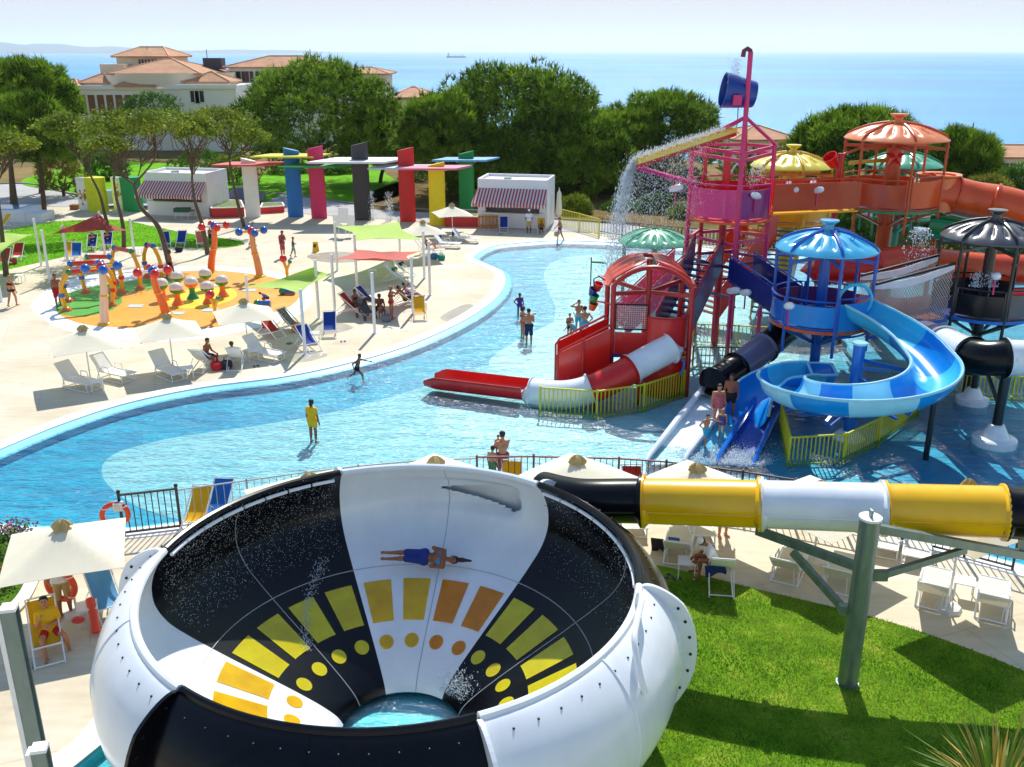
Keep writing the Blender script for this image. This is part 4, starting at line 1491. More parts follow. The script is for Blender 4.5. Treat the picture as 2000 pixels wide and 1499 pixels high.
# stair ramp on the left with red walls
for y0, y1 in ((-.55, -.2),):
    for yy in (-.75, .75):
        mb = MB()
        q = [(-3.6, yy, -.25), (-1.6, yy, .55), (-1.6, yy, 2.45), (-3.6, yy, 1.45)]
        mb.add(q + [(x, y + .06, z) for x, y, z in q], [(0, 1, 2, 3), (7, 6, 5, 4), (0, 4, 5, 1), (1, 5, 6, 2), (2, 6, 7, 3), (3, 7, 4, 0)])
        p = mb.build('ramp_wall', red_pl, rt, smooth=False)
        MB().tube([V(-3.66, yy + .02, -.25), V(-3.66, yy + .02, 1.35), V(-3.5, yy + .02, 1.58), V(-1.6, yy + .02, 2.6)], .045, 7).build('handrail', red_st, p)
        MB().cyl((-2.65, yy - .03, 0), (-2.65, yy - .03, 2.05), .04, n=7).build('rail_post', red_st, p)
for k in range(7):
    MB().box((-3.35 + .28 * k, 0, .05 + .19 * k), (.3, 1.4, .06)).build('step', navy_pl, rt)
MB().bar((-3.3, -.86, -.3), (-1.5, -.86, .62), .05, .5).build('stringer', blue_pl, rt)
# slide: white tube, red bend, white run, red open trough
rs = thing('red_tube_slide', 'white and red tube slide ending in a long red open trough on the water', 'water slide', D(1150, 760, 34.5))
p_ = sm([V(6.15, 35.25, 1.75), V(5.1, 34.75, 1.35), V(4.0, 34.25, .9), V(3.0, 34.0, .5), V(2.0, 34.05, .25), V(.75, 34.5, .16)], 8, False)
tube_run(rs, p_, .56, [(0, 12), (12, 24), (24, 40)], [white_pl, red_pl, white_pl])
A, B = V(.55, 34.58, .16), V(-3.35, 36.15, .06)
p_ = [A.lerp(B, i / 16) + V(0, 0, .03 * (i / 16)) for i in range(17)]
fr = frames(p_)
mb = MB()
def tf(u, v):
    i = int(round(u * 16))
    p, x, y = fr[i]
    prf = [(-.58, .34), (-.56, .1), (-.5, -.1), (-.36, -.2), (0, -.22), (.36, -.2), (.5, -.1), (.56, .1), (.58, .34)]
    k = prf[int(round(v * 8))]
    f = 1.0 if i < 15 else (.8 if i == 15 else .55)
    return p + x * k[0] * (1 if i < 16 else .9) + V(0, 0, 1) * (k[1] * f + (0 if i < 16 else -.02))
mb.shell(tf, 16, 8, .035).build('open_trough', red_pl, rs, world=True, ang=50)
for sgn in (-1, 1):
    MB().tube([fr[i][0] + fr[i][1] * .59 * sgn + V(0, 0, .34 * (1 if i < 15 else .75)) for i in range(16)], .04, 6).build('trough_rim', red_pl, rs, world=True)
MB().cyl((3.1, 33.9, FZ), (3.1, 33.9, .1), .08, n=8).build('support_post', red_st, rs, world=True)
MB().cyl((4.9, 34.6, FZ), (4.9, 34.6, .9), .08, n=8).build('support_post', red_st, rs, world=True)
g = random.Random(13)
pts = []
for i in range(500):
    k = g.random()
    p = A.lerp(B, k)
    pts.append((p.x + g.gauss(0, .2), p.y + g.gauss(0, .16), p.z - .12 + abs(g.gauss(0, .05))))
drops('trough_splash', 'small splashes running down the red trough', pts, .02, 41)

# ---- hanging buckets at the red tower
t = thing('bucket_chain', 'row of small blue green and orange buckets hung beside the red tower', 'bucket toy', D(1160, 570, 36.2))
for (px, py, m_) in ((1158, 570, navy_pl), (1160, 582, green_pl), (1158, 598, orange_pl), (1168, 560, red_pl)):
    o = MB().lathe([(0, -.16), (.13, -.16), (.19, .14), (.16, .14), (.11, -.12)], n=12).build('bucket', m_, t)
    o.location = D(px, py, 36.2) - t.location
    o.rotation_euler = (.3, .25, 0)
MB().tube([D(1182, 548, 36.2), D(1170, 540, 36.2), D(1160, 545, 36.2), D(1160, 605, 36.2)], .03, 6).build('hanger', steel_black, t, world=True)
MB().bar(D(1165, 588, 36.2), V(3.95, 35.95, 3.3), .05, .05).build('arm', red_st, t, world=True)
# spray arm toy standing in the water
b0 = G(1153, 575, FZ)
t = thing('spray_post', 'thin green spray post with a side arm in the pool', 'spray toy', b0)
MB().cyl((0, 0, 0), (0, 0, toppt(b0, 503) - FZ), .035, n=8).build('post', steel_black, t)
MB().tube([V(0, 0, toppt(b0, 512) - FZ), V(.5, 0, toppt(b0, 513) - FZ), V(.9, .1, toppt(b0, 516) - FZ)], .06, 8).build('arm', green_pl, t)

# ---- net bridge between the blue and black towers
a, b_ = V(13.75, 35.9, 2.75), V(16.75, 36.0, 3.25)
nb = thing('net_bridge', 'rope net bridge with black rails between the blue and black towers', 'bridge', (a + b_) / 2)
for yy in (-.75, .75):
    MB().cyl(a + V(0, yy, 1.55), b_ + V(0, yy, 1.85), .06, n=8).build('rail', steel_black, nb, world=True)
    MB().bar(a + V(0, yy, -.55), b_ + V(0, yy, -.35), .08, .14).build('bottom_beam', steel_blue, nb, world=True)
    mb = MB()
    n = 34
    def P(u, v, sag=.22):
        p = a.lerp(b_, u) + V(0, yy, 0)
        top = 1.35 + .25 * u - sag * 4 * u * (1 - u)
        return p + V(0, 0, -.5 + (top + .5) * v)
    for k in range(-12, n):
        for s_ in (0, 1):
            pts = []
            for q in range(9):
                v = q / 8
                u = (k + 12 * v) / n if s_ == 0 else (k + 12 - 12 * v) / n
                if 0 <= u <= 1:
                    pts.append(P(u, v))
            if len(pts) > 1:
                mb.tube(pts, .011, 4, caps=False)
    o = mb.build('rope_net', M('net_rope', S(204, 190, 182), .8), nb, world=True)
    o['kind'] = 'stuff'
    mb = MB().shell(lambda u, v: P(u, 1) + V(0, (.12 if yy > 0 else -.12) * v * 0, .02 + .28 * v - .2 * v * 4 * u * (1 - u) * 0), 14, 1, .03)
    mb.build('white_band', M('white_webbing', S(226, 224, 232), .8), nb, world=True)
MB().bar(a + V(0, 0, -.45), b_ + V(0, 0, -.3), 1.2, .05).build('tread', M('red_net_floor', S(168, 92, 84), .8), nb, world=True)

# ---- slides beyond: big orange tube, green flume, red orange tube
t = thing('tube_slide', 'big orange tube slide curving away right from the orange tower', 'water slide', D(1900, 400, 44))
p_ = sm([D(1815, 378, 44.2), D(1850, 380, 44.2), D(1900, 392, 44.0), D(1960, 402, 43.4), D(2030, 425, 42.8), D(2120, 470, 42)], 8, False)
tube_run(t, p_, .86, [(0, 10), (10, 22), (22, 40)], [orange_pl, orange_pl, orange_pl], 1.08)
c0 = D(1830, 372, 44.2)
MB().lathe([(.8, -.9), (.8, .6), (.98, .7), (.98, .75), (.74, .72), (.72, -.8)], c=c0, n=26).build('entry_collar', dome_orange, t, world=True)
t = thing('open_slide', 'green open slide dropping right from under the orange tower', 'water slide', D(1880, 450, 42.5))
p_ = sm([D(1815, 440, 43.2), D(1860, 446, 42.8), D(1910, 458, 42.2), D(1960, 490, 41.2), D(2000, 520, 40.4), D(2080, 560, 39.5)], 6, False)
L = len(p_) - 1
flume(t, p_, .62, [(0, 8), (8, 18), (18, L)], [green_pl, plastic('teal_fibreglass', (24, 160, 130), .25), green_pl], 150, 390)
t = thing('tube_slide', 'red orange tube slide lying low behind the net bridge', 'water slide', D(1850, 520, 40))
p_ = sm([D(1590, 530, 41.5), D(1680, 525, 41.0), D(1740, 512, 40.6), D(1800, 512, 40.3), D(1870, 520, 40.0), D(1950, 527, 39.8), D(2050, 528, 39.6)], 8, False)
tube_run(t, p_, .66, [(0, 14), (14, 26), (26, 38), (38, 48)], [red_pl, plastic('vermilion_fibreglass', (226, 72, 26), .25), orange_pl, MATS['vermilion_fibreglass']], 1.1)
t = thing('tube_slide', 'low red slide run curving under the net bridge', 'water slide', D(1800, 600, 38))
p_ = sm([D(1560, 585, 40.5), D(1660, 600, 39.6), D(1760, 610, 39.0), D(1860, 598, 38.8), D(1980, 590, 38.6), D(2100, 590, 38.5)], 8, False)
tube_run(t, p_, .6, [(0, 14), (14, 27), (27, 40)], [red_pl, orange_pl, red_pl], 1.1)
# fountain jet above the net bridge
g = random.Random(17)
f0 = D(1797, 470, 38)
pts = []
for i in range(900):
    a = g.uniform(0, 6.28); sp_ = g.uniform(.25, .9); tm = g.random() * 1.05
    z = f0.z + 3.1 * tm - 4.9 * tm * tm
    pts.append((f0.x + sp_ * tm * math.cos(a), f0.y + sp_ * tm * math.sin(a), z))
drops('fountain_jet', 'white umbrella shaped fountain jet above the net bridge', pts, .022, 51)

# ---- fences
def fence(name, label, pts, h, mat, gap=.14, bar_w=.034, rail=.062, z=0.0, cat='fence', cap=None, group=None, wid=None):
    t = thing(name, label, cat, (pts[0].x, pts[0].y, z), group=group)
    base = None
    o0 = t.location
    for i, (a, b_) in enumerate(zip(pts, pts[1:])):
        a = V(a.x, a.y, z)
        b_ = V(b_.x, b_.y, z)
        d = b_ - a
        L_ = d.length
        ang_ = math.atan2(d.y, d.x)
        for p in ([a, b_] if i == 0 else [b_]):
            MB().box(p + V(0, 0, h / 2 + .02), (rail * 1.25, rail * 1.25, h + .04), rz=ang_).build('post', mat, t, world=True, smooth=False)
            if cap:
                MB().ball(p + V(0, 0, h + .08), .06, 8, 6).build('post_cap', cap, t, world=True)
        for zz in (h - .02, .12):
            MB().bar(a + V(0, 0, zz), b_ + V(0, 0, zz), rail, rail * .8).build('rail', mat, t, world=True, smooth=False)
        n = int(L_ / gap)
        for k in range(1, n):
            if base is None:
                br_ = MB().box((0, 0, 0), (bar_w, bar_w, h - .16)).build('bar', mat, t, smooth=False)
                base = br_.data
            else:
                br_ = link('bar', base, t)
            br_.location = a + d * (k / n) + V(0, 0, h / 2 + .05) - o0
            br_.rotation_euler = (0, 0, ang_)
    return t
yel_f = plastic('yellow_green_fence_paint', (214, 206, 22), .4)
oliv_f = plastic('olive_fence_paint', (150, 142, 40), .4)
blk_f = plastic('black_fence_paint', (20, 26, 34), .4)
gry_f = plastic('grey_fence_paint', (168, 172, 176), .4)
mar_f = plastic('maroon_fence_paint', (110, 20, 40), .4)
P_ = lambda L_, z=FZ: [G(x, y, z) for x, y in L_]
fence('fence', 'yellow bar fence around the red tower slide', P_([(1055, 812), (1165, 820), (1256, 806), (1334, 778)]), 1.15, yel_f, .155, z=FZ)
fence('fence', 'short yellow fence behind the people on the lanes', P_([(1413, 772), (1484, 752)]), 1.1, yel_f, .14, z=FZ)
fence('fence', 'angled yellow fence in front of the blue spiral slide', P_([(1522, 838), (1538, 915), (1645, 908), (1713, 874), (1792, 815)]), 1.12, yel_f, .145, z=FZ)
fence('fence', 'yellow fence by the black post at the right edge', P_([(1838, 770), (1900, 785), (1975, 785), (2060, 780)]), 1.05, yel_f, .16, z=FZ)
fence('fence', 'olive fence across the water under the purple stair', P_([(1352, 722), (1425, 724), (1500, 722)]), 1.05, oliv_f, .16, z=FZ)
fence('fence', 'pale yellow fence in front of the green slide pool', P_([(1352, 672), (1440, 676), (1510, 680)]), 1.0, yel_f, .17, z=FZ)
fence('fence', 'yellow fence beside the right kiosk', [G(1094, 440), G(1131, 450), G(1170, 462)], 1.25, yel_f, .2)
fence('fence', 'dark railing at the pool edge behind the waterfall', [G(1170, 455), G(1215, 463), G(1330, 475), G(1450, 486)], 1.1, blk_f, .25)
fence('fence', 'white railing along the far pool edge behind the bucket tower', [G(1345, 480), G(1440, 487), G(1560, 492)], 1.1, white_mt, .25)
# railing on the near side of the pool
near = offset(rim, .42, 0)
def near_pts(pxs):
    out = []
    for x in pxs:
        best = min((p for p in near if p.y < 32), key=lambda p: abs(FOC * p.x / ((p.y * CP + (CAMZ - 0) * SP)) + 1000 - x))
        out.append(best)
    return out
fence('railing', 'black end of the pool railing with the life ring', near_pts([252, 352]), 1.28, blk_f, .16, .028, .06, cap=blk_f)
fence('railing', 'pale grey pool railing behind the bowl rim', near_pts([358, 480, 600, 710, 820, 925]), 1.24, gry_f, .2, .02, .04)
fence('railing', 'maroon pool railing between the umbrellas', near_pts([928, 1045]), 1.28, mar_f, .17, .024, .05)
fence('railing', 'dark maroon and black railing left of the cream umbrella row', near_pts([1050, 1205, 1290]), 1.28, mar_f, .17, .024, .05)
fence('railing', 'black pool railing behind the yellow tube', near_pts([1295, 1450, 1535, 1650, 1760, 1880, 1985]), 1.28, blk_f, .17, .024, .05)

# ---- more play details: spray guns, thin water arcs
def water_arc(name, label, a, vel, n, g_, size=.012, stop=None, seed=1):
    rg_ = random.Random(seed)
    pts = []
    for i in range(n):
        tm = rg_.random() * g_
        p = Vector(a) + Vector(vel) * tm + V(0, 0, -4.9 * tm * tm)
        if p.z > (WZ if stop is None else stop):
            pts.append(p + V(rg_.gauss(0, .012 + .02 * tm), rg_.gauss(0, .012 + .02 * tm), rg_.gauss(0, .012)))
    return drops(name, label, pts, size, seed, 1.4)
spray_gun(blue_t, D(1541, 598, 33.85), .1)
spray_gun(blue_t, D(1432, 568, 38.6), .7)
spray_gun(blue_t, D(1456, 572, 38.2), .4)
spray_gun(black_t, D(1945, 540, 34.3), -.2)
for k in range(5):
    water_arc('water_jet', ['first', 'second', 'third', 'fourth', 'fifth'][k] + ' of five thin water arcs springing beside the purple stair', D(1352 + k * 3, 668 - k * 6, 37.2 + k * .25), (.85, -.1, 2.0), 240, .55, .009, .2, 60 + k)['group'] = 'thin water arcs at the purple stair'
for k in range(3):
    water_arc('water_jet', ['left', 'middle', 'right'][k] + ' of three small water arcs inside the blue tower', D(1622 + 12 * k, 560, 38.0), (.35, 0, 1.8), 160, .4, .009, 2.6, 70 + k)
water_arc('water_pour', 'water pouring from the navy bridge into the pool', D(1487, 598, 37.6), (-.7, -.5, .5), 900, 1.1, .014, None, 75)
water_arc('water_jet', 'thin jet shot left from the magenta tower gun', D(1318, 368, 41.0), (-4.5, -.6, .3), 500, 1.1, .009, None, 76)
water_arc('water_jet', 'white jet arching up beside the central magenta column', D(1452, 345, 42.5), (-.9, 0, 3.2), 420, .62, .012, 6.5, 77)
for k, px in enumerate((1470, 1485)):
    g = random.Random(80 + k)
    q = D(px, 350, 43.2)
    drops('water_veil', ('left' if k == 0 else 'right') + ' veil of drops falling inside the magenta tower cage', [(q.x + g.gauss(0, .12), q.y + g.gauss(0, .2), q.z + .7 - 2.2 * g.random()) for i in range(420)], .014, 82 + k, 2.0)
for k, (px, col) in enumerate(((1905, 0), (1935, 0))):
    g = random.Random(90 + k)
    q = D(px, 560, 34.6)
    drops('water_veil', ('left' if k == 0 else 'right') + ' small bubbling spout on the black tower panel', [(q.x + g.gauss(0, .1), q.y + g.gauss(0, .1), q.z + .55 * g.random() ** 1.5) for i in range(260)], .016, 92 + k, 1.2)
MB().tube([V(rc.x + 1.1, rc.y - 1.02, 1.35), V(rc.x + 1.28, rc.y - 1.1, 1.2), V(rc.x + 1.25, rc.y - 1.12, .9), V(rc.x + 1.1, rc.y - 1.2, .7)], .05, 8).build('wall_lever', blue_pl, rt, world=True)
MB().tube([V(rc.x + .62 + 1.03 * math.cos(R(a)), rc.y + .1 + 1.2 * math.sin(R(a)), 1.3) for a in range(290, 345, 9)], .035, 6).build('yellow_band', yellow_pl, rt, world=True)
# foam and ripples where people wade and slides pour in
g = random.Random(101)
pts = []
for (x, y, n_, s_) in ((699, 748, 420, .5), (613, 866, 60, .2), (1130, 665, 500, .7), (1030, 676, 120, .3), (1000, 760, 260, .5), (810, 755, 120, .3), (1180, 640, 500, 1.0), (1480, 890, 300, .6), (1500, 870, 200, .5)):
    q = G(x, y, WZ)
    for i in range(n_):
        pts.append((q.x + g.gauss(0, s_), q.y + g.gauss(0, s_ * .6), WZ + abs(g.gauss(0, .05 if n_ != 420 else .12))))
drops('pool_splashes', 'small white splashes around the waders and slide ends', pts, .014, 102, .8)

# ================================================================== deck furniture
def make_umbrella(size=2.5, h=2.3, base=True):
    t = thing('umbrella', 'x', 'umbrella')
    s_ = size / 2
    n = 10
    def fn(u, v):
        x, y = (u * 2 - 1), (v * 2 - 1)
        m_ = max(abs(x), abs(y))
        mn = min(abs(x), abs(y))
        z = h - .04 - .62 * m_ * size / 2.5 - .02 * math.sin(math.pi * m_) * 1.5 + .03 * m_ * (1 - (mn / m_ if m_ > 1e-6 else 0)) * m_
        return V(x * s_, y * s_, z)
    MB().shell(fn, 16, 16, .012).build('canopy', cream, t, ang=20)
    for sx in (-1, 1):
        for sy in (-1, 1):
            MB().bar((0, 0, h - .1), (sx * s_ * .97, sy * s_ * .97, h - .7 * size / 2.5), .02, .03).build('rib', white_mt, t)
    def cf(u, v):
        a = 2 * math.pi * u
        r = .19 * v * (1 + .3 * math.sin(5 * a) * v)
        return V(r * math.cos(a), r * math.sin(a), h + .13 - .2 * v * v + .05 * math.sin(7 * a + 1) * v)
    MB().grid(cf, 30, 4).build('vent_cap', tan_cl, t, ang=80)
    MB().cyl((0, 0, 0), (0, 0, h + .1), .028, n=8).build('pole', white_mt, t)
    MB().lathe([(0, .12), (.06, .12), (.3, .07), (.34, .0)], n=8).build('base', M('pale_base', S(214, 212, 206), .7), t)
    return t

def make_lounger(col, recline=50):
    """aluminium pool lounger; head end at +Y, foot at -Y (it faces -Y)"""
    t = thing('sun_lounger', 'x', 'sun lounger')
    w_ = .62
    hb = V(0, .35, .36)
    a = R(recline)
    he = hb + V(0, .78 * math.cos(a), .78 * math.sin(a))
    ft = V(0, -1.0, .34)
    MB().shell(lambda u, v: V((u - .5) * w_, ft.y + (hb.y - ft.y) * v, .35 - .03 * math.sin(math.pi * v)), 2, 6, .012).build('seat_sling', col, t)
    MB().shell(lambda u, v: V((u - .5) * w_, hb.y + (he.y - hb.y) * v, hb.z + (he.z - hb.z) * v), 2, 5, .012).build('back_sling', col, t)
    for sx in (-1, 1):
        x = sx * (w_ / 2 + .02)
        MB().tube([V(x, ft.y, .35), V(x, hb.y, .35), V(x, he.y, he.z)], .024, 6).build('side_rail', white_mt, t)
        MB().tube([V(x, -.85, .34), V(x, -.9, .02), V(x, .2, .02), V(x, .55, .02), V(x, .42, .36)], .022, 6).build('leg_frame', white_mt, t)
        MB().tube([V(x, .25, .35), V(x, .2, .58), V(x, -.15, .58), V(x, -.2, .35)], .02, 6).build('arm_rest', white_mt, t)
    for y, z in ((ft.y, .35), (he.y, he.z), (.55, .03), (-.9, .03)):
        MB().cyl((-w_ / 2, y, z), (w_ / 2, y, z), .02, n=6).build('cross_bar', white_mt, t)
    for sx in (-1, 1):
        MB().bar((sx * .24, .52, .05), (sx * .24, he.y * .8 + .03, he.z * .72), .022, .022).build('back_stay', white_mt, t)
    return t

def make_deckchair(col):
    """folding sling deckchair facing -Y"""
    t = thing('deckchair', 'x', 'deckchair')
    w_ = .56
    top, low, fr = V(0, .52, 1.0), V(0, -.42, .34), V(0, -.75, .02)
    def fn(u, v):
        p = low.lerp(top, v)
        p.z -= .17 * math.sin(math.pi * v ** .8)
        return V((u - .5) * w_, p.y, p.z)
    MB().shell(fn, 3, 10, .01).build('sling', col, t, ang=60)
    for sx in (-1, 1):
        x = sx * (w_ / 2 + .02)
        MB().bar((x, -.75, .02), (x, .55, 1.04), .03, .045).build('back_leg', white_mt, t)
        MB().bar((x * .93, .62, .02), (x * .93, -.46, .36), .03, .045).build('front_leg', white_mt, t)
        MB().bar((x, .2, .55), (x, .75, .06), .02, .03).build('prop', white_mt, t)
    for p in ((0, .55, 1.04), (0, -.46, .36), (0, -.72, .05), (0, .6, .05)):
        MB().cyl((-w_ / 2, p[1], p[2]), (w_ / 2, p[1], p[2]), .018, n=6).build('cross_bar', white_mt, t)
    return t

def make_table():
    t = thing('side_table', 'x', 'side table')
    MB().box((0, 0, .44), (.46, .46, .03)).build('top', white_mt, t, smooth=False)
    for sx in (-1, 1):
        for sy in (-1, 1):
            MB().box((sx * .2, sy * .2, .215), (.03, .03, .43)).build('leg', white_mt, t, smooth=False)
    return t

P_UMB, P_TAB = make_umbrella(), make_table()
UMBG, LNG, DCG, TBG = 'cream umbrellas', 'white sun loungers', 'sling deckchairs', 'white side tables'
for (x, y, rz, lab) in ((178, 748, .5, 'leftmost cream umbrella in the row by the pool, above two loungers'),
                        (339, 721, .45, 'middle cream umbrella of the pool row, in front of the orange splash pad'),
                        (485, 686, .4, 'cream umbrella above the two people beside the splash pad'),
                        (828, 503, .35, 'cream umbrella behind the pink shade sail'),
                        (884, 463, .3, 'cream umbrella nearest the right kiosk')):
    place(P_UMB, USED, G(x, y), rz, lab, UMBG, 'umbrella')
for (x, y, Yd, rz, lab) in ((604, 922, 22.6, .55, 'cream umbrella mostly hidden behind the left bowl rim'), (850, 890, 23.4, .9, 'cream umbrella peeking over the white bowl rim'),
                            (1127, 888, 23.4, .8, 'cream umbrella right of the maroon railing, behind the black tube'), (1362, 903, 22.9, .72, 'cream umbrella behind the yellow tube section near the lanes'),
                            (1608, 937, 22.0, .62, 'cream umbrella behind the white tube section')):
    p = D(x, y, Yd)
    u_ = place(P_UMB, USED, V(p.x, p.y, 0), rz, lab, UMBG, 'umbrella')
    k = p.z / 2.45
    u_.scale = (1.12, 1.12, max(.9, k))
p = D(1850, 1010, 20.5)
place(P_UMB, USED, V(G(1850, 1190).x, G(1850, 1190).y, 0), .5, 'cream umbrella on a thin pole between the two rightmost loungers', UMBG, 'umbrella').scale = (1.0, 1.0, 1.42)
u_ = place(P_UMB, USED, G(150, 1196), .35, 'near cream umbrella above the seated lifeguard', UMBG, 'umbrella')
u_.scale = (1.03, 1.03, 1.02)

P_LW = make_lounger(sling_white)
P_LB = make_lounger(M('beige_sling', S(236, 232, 220), .75, var=.05, ttrans=.25), 42)
P_LB.name = 'sun_lounger'
for (x, y, rz, lab) in ((155, 757, 62, 'white lounger at the far left of the pool row'), (222, 740, 62, 'white lounger second from the left by the pool'), (330, 735, 48, 'white lounger under the middle cream umbrella'),
                        (516, 700, 62, 'white lounger at the right end of the pool row'), (872, 484, 78, 'white lounger with blue striped towel behind the sails'), (908, 474, 78, 'white lounger with navy towel nearest the far pool edge'),
                        (838, 497, 80, 'white lounger in the shade of the far cream umbrella')):
    place(P_LW, USED, G(x, y), R(rz), lab, LNG, 'sun lounger')
for (x, y, rz, lab) in ((1325, 1085, 165, 'white lounger with dark towels behind the bowl slide'), (1540, 1122, 152, 'white lounger on the right deck beside the lawn edge, leftmost of a pair'), (1640, 1140, 152, 'white lounger partly behind the steel mast'),
                        (1820, 1170, 152, 'white lounger left of the rightmost umbrella pole'), (1935, 1192, 152, 'rightmost white lounger by the lawn edge'), (1730, 1062, -25, 'white lounger under the yellow tube, left of a pair'), (1790, 1078, -25, 'white lounger under the yellow tube, right of a pair'),
                        (1232, 1022, 0, 'lounger mostly hidden under the black tube'), (1360, 1035, 0, 'lounger in the shade under the yellow tube')):
    place(P_LB, USED, G(x, y), R(rz), lab, LNG, 'sun lounger')
for (x, y, rz, lab) in ((192, 765, 20, 'white side table between the two leftmost loungers'), (368, 738, 20, 'white side table beside the middle umbrella pole'), (496, 703, 20, 'white side table under the third pool umbrella'), (728, 542, 0, 'white side table alone behind the pink sail'),
                        (825, 607, 0, 'white side table beside the yellow deckchairs'), (615, 668, 10, 'side table between the blue deckchairs'), (32, 515, 0, 'white side table beside the red deckchairs'), (1340, 1125, -10, 'white side table with sunglasses behind the bowl'), (1880, 1165, -25, 'square side table between the two rightmost loungers'),
                        (175, 1215, 25, 'white side table beside the seated lifeguard'), (40, 552, 0, 'white side table near the woman in black bikini'), (274, 498, 0, 'white side table under the red sail')):
    place(P_TAB, USED, G(x, y), R(rz), lab, TBG, 'side table')

slings = {'blue': cloth('blue_sling', (16, 62, 158), ttrans=.15), 'red': cloth('red_sling', (206, 54, 34), ttrans=.2), 'salmon': cloth('salmon_sling', (238, 128, 96), ttrans=.2), 'yellow': cloth('yellow_sling', (250, 196, 24), ttrans=.25),
          'skyblue': cloth('sky_blue_sling', (110, 178, 226), ttrans=.25), 'white': sling_white, 'azure': cloth('azure_sling', (24, 118, 206), ttrans=.2)}
zeb = M('zebra_towel', S(128, 126, 120), .9, var=.95, scale=14)
P_DC = {}
for k, m_ in slings.items():
    P_DC[k] = make_deckchair(m_)
P_DC['zebra'] = make_deckchair(zeb)
chairs = [('red', 530, 658, 55, 'red deckchair with pink and navy towel, left of the zebra one'), ('zebra', 566, 645, 60, 'deckchair covered with a zebra print towel'), ('blue', 602, 682, 40, 'blue deckchair leaning by the lime sail post'),
          ('blue', 645, 655, 8, 'upright blue deckchair with a patterned scarf facing the pool'), ('red', 686, 612, 70, 'red deckchair under the pink sail'), ('blue', 718, 598, 70, 'blue deckchair beside the pushchair under the pink sail'),
          ('yellow', 790, 597, 95, 'yellow deckchair with two people reclining'), ('yellow', 820, 622, 10, 'low yellow deckchair on the deck near the pool edge'), ('white', 772, 550, 80, 'deckchair with green towel behind the pink sail'),
          ('white', 787, 540, 80, 'deckchair with black towel behind the pink sail'), ('red', 12, 520, 10, 'red deckchair cut by the left edge'), ('red', 38, 508, 10, 'red deckchair second from the left edge'),
          ('blue', 182, 490, 10, 'blue draped deckchair with a seated woman on the far lawn'), ('blue', 212, 486, 10, 'blue striped deckchair with the second seated woman'), ('azure', 152, 508, 15, 'azure deckchair behind the splash arches'), ('yellow', 140, 506, 15, 'yellow deckchair behind the splash arches'),
          ('blue', 325, 484, 20, 'blue deckchair behind the tree trunk'), ('blue', 356, 482, 5, 'blue deckchair with bags between the trees'), ('salmon', 394, 483, 20, 'salmon deckchair beside the right tree trunk'), ('yellow', 12, 446, -20, 'yellow deckchair in front of the white basin'),
          ('blue', 984, 452, 0, 'blue deckchair in front of the right kiosk'), ('yellow', 1057, 455, 0, 'yellow deckchair of the seated child at the kiosk'), ('white', 397, 722, 172, 'deckchair with navy towel on its back, seen from behind'), ('white', 463, 718, 186, 'pale deckchair seen from behind with a reclining person'),
          ('yellow', 95, 1268, 28, 'near yellow deckchair with the seated lifeguard'), ('skyblue', 210, 1195, 38, 'near sky blue deckchair left of the bowl'), ('white', 1405, 1142, 172, 'deckchair with navy towel seen from behind at the lawn edge'),
          ('yellow', 390, 1028, -5, 'yellow deckchair behind the left rim of the bowl'), ('azure', 432, 1012, -5, 'azure deckchair peeking over the bowl rim'), ('yellow', 1000, 975, 0, 'yellow deckchair by the maroon railing'), ('red', 1235, 985, 0, 'red deckchair top between two cream umbrellas')]
for k, x, y, rz, lab in chairs:
    place(P_DC[k], USED, G(x, y), R(rz), lab, DCG, 'deckchair')

def towel(name, label, px, py, Y, wd, ht, rz, mat, z=None):
    """cloth hung over a chair back: two hanging leaves over a fold"""
    p = D(px, py, Y)
    mb = MB()
    def fn(u, v):
        k = v * 2 - 1
        y = .05 * math.copysign(1, k) * min(1, abs(k) * 4)
        return V((u - .5) * wd + .02 * math.sin(9 * v), y - .015 * math.sin(8 * u) * abs(k), -abs(k) * ht * (.8 + .2 * math.sin(5 * u + 1)))
    mb.shell(fn, 8, 10, .012)
    o = mb.build(name, mat)
    o.location = p
    o.rotation_euler = (0, 0, rz)
    return tag(o, label, 'towel', 'towels hung over chairs')
navy_t, blk_t, grn_t, pnk_t = cloth('navy_towel', (14, 44, 110)), cloth('black_towel', (26, 24, 30)), cloth('green_towel', (60, 130, 70)), cloth('pink_towel', (214, 52, 90))
for px, py, base, wd, ht, rz, m_, lab in ((1285, 1052, (1325, 1075), .34, .5, -.25, blk_t, 'black towel over the lounger back behind the bowl'), (1316, 1050, (1325, 1075), .34, .3, -.25, cloth('teal_towel', (20, 96, 170)), 'teal blue towel beside the black one on the lounger back'),
                                   (1398, 1105, (1405, 1150), .5, .3, 0, navy_t, 'navy towel over the deckchair at the lawn edge'), (395, 688, (397, 722), .55, .16, 0, navy_t, 'navy towel over the chair back by the pool'),
                                   (520, 626, (530, 655), .5, .35, .9, pnk_t, 'pink towel over the red deckchair'), (770, 522, (772, 548), .5, .3, 1.2, grn_t, 'green towel over a deckchair behind the sail'), (783, 512, (787, 538), .5, .35, 1.2, blk_t, 'black towel over a deckchair behind the sail'),
                                   (858, 460, (866, 480), .55, .35, 1.3, navy_t, 'blue and white striped towel over a far lounger'), (886, 452, (900, 472), .5, .35, 1.3, slings['blue'], 'navy towel over the far right lounger')):
    towel('towel', lab, px, py, G(*base).y, wd, ht, rz, m_)

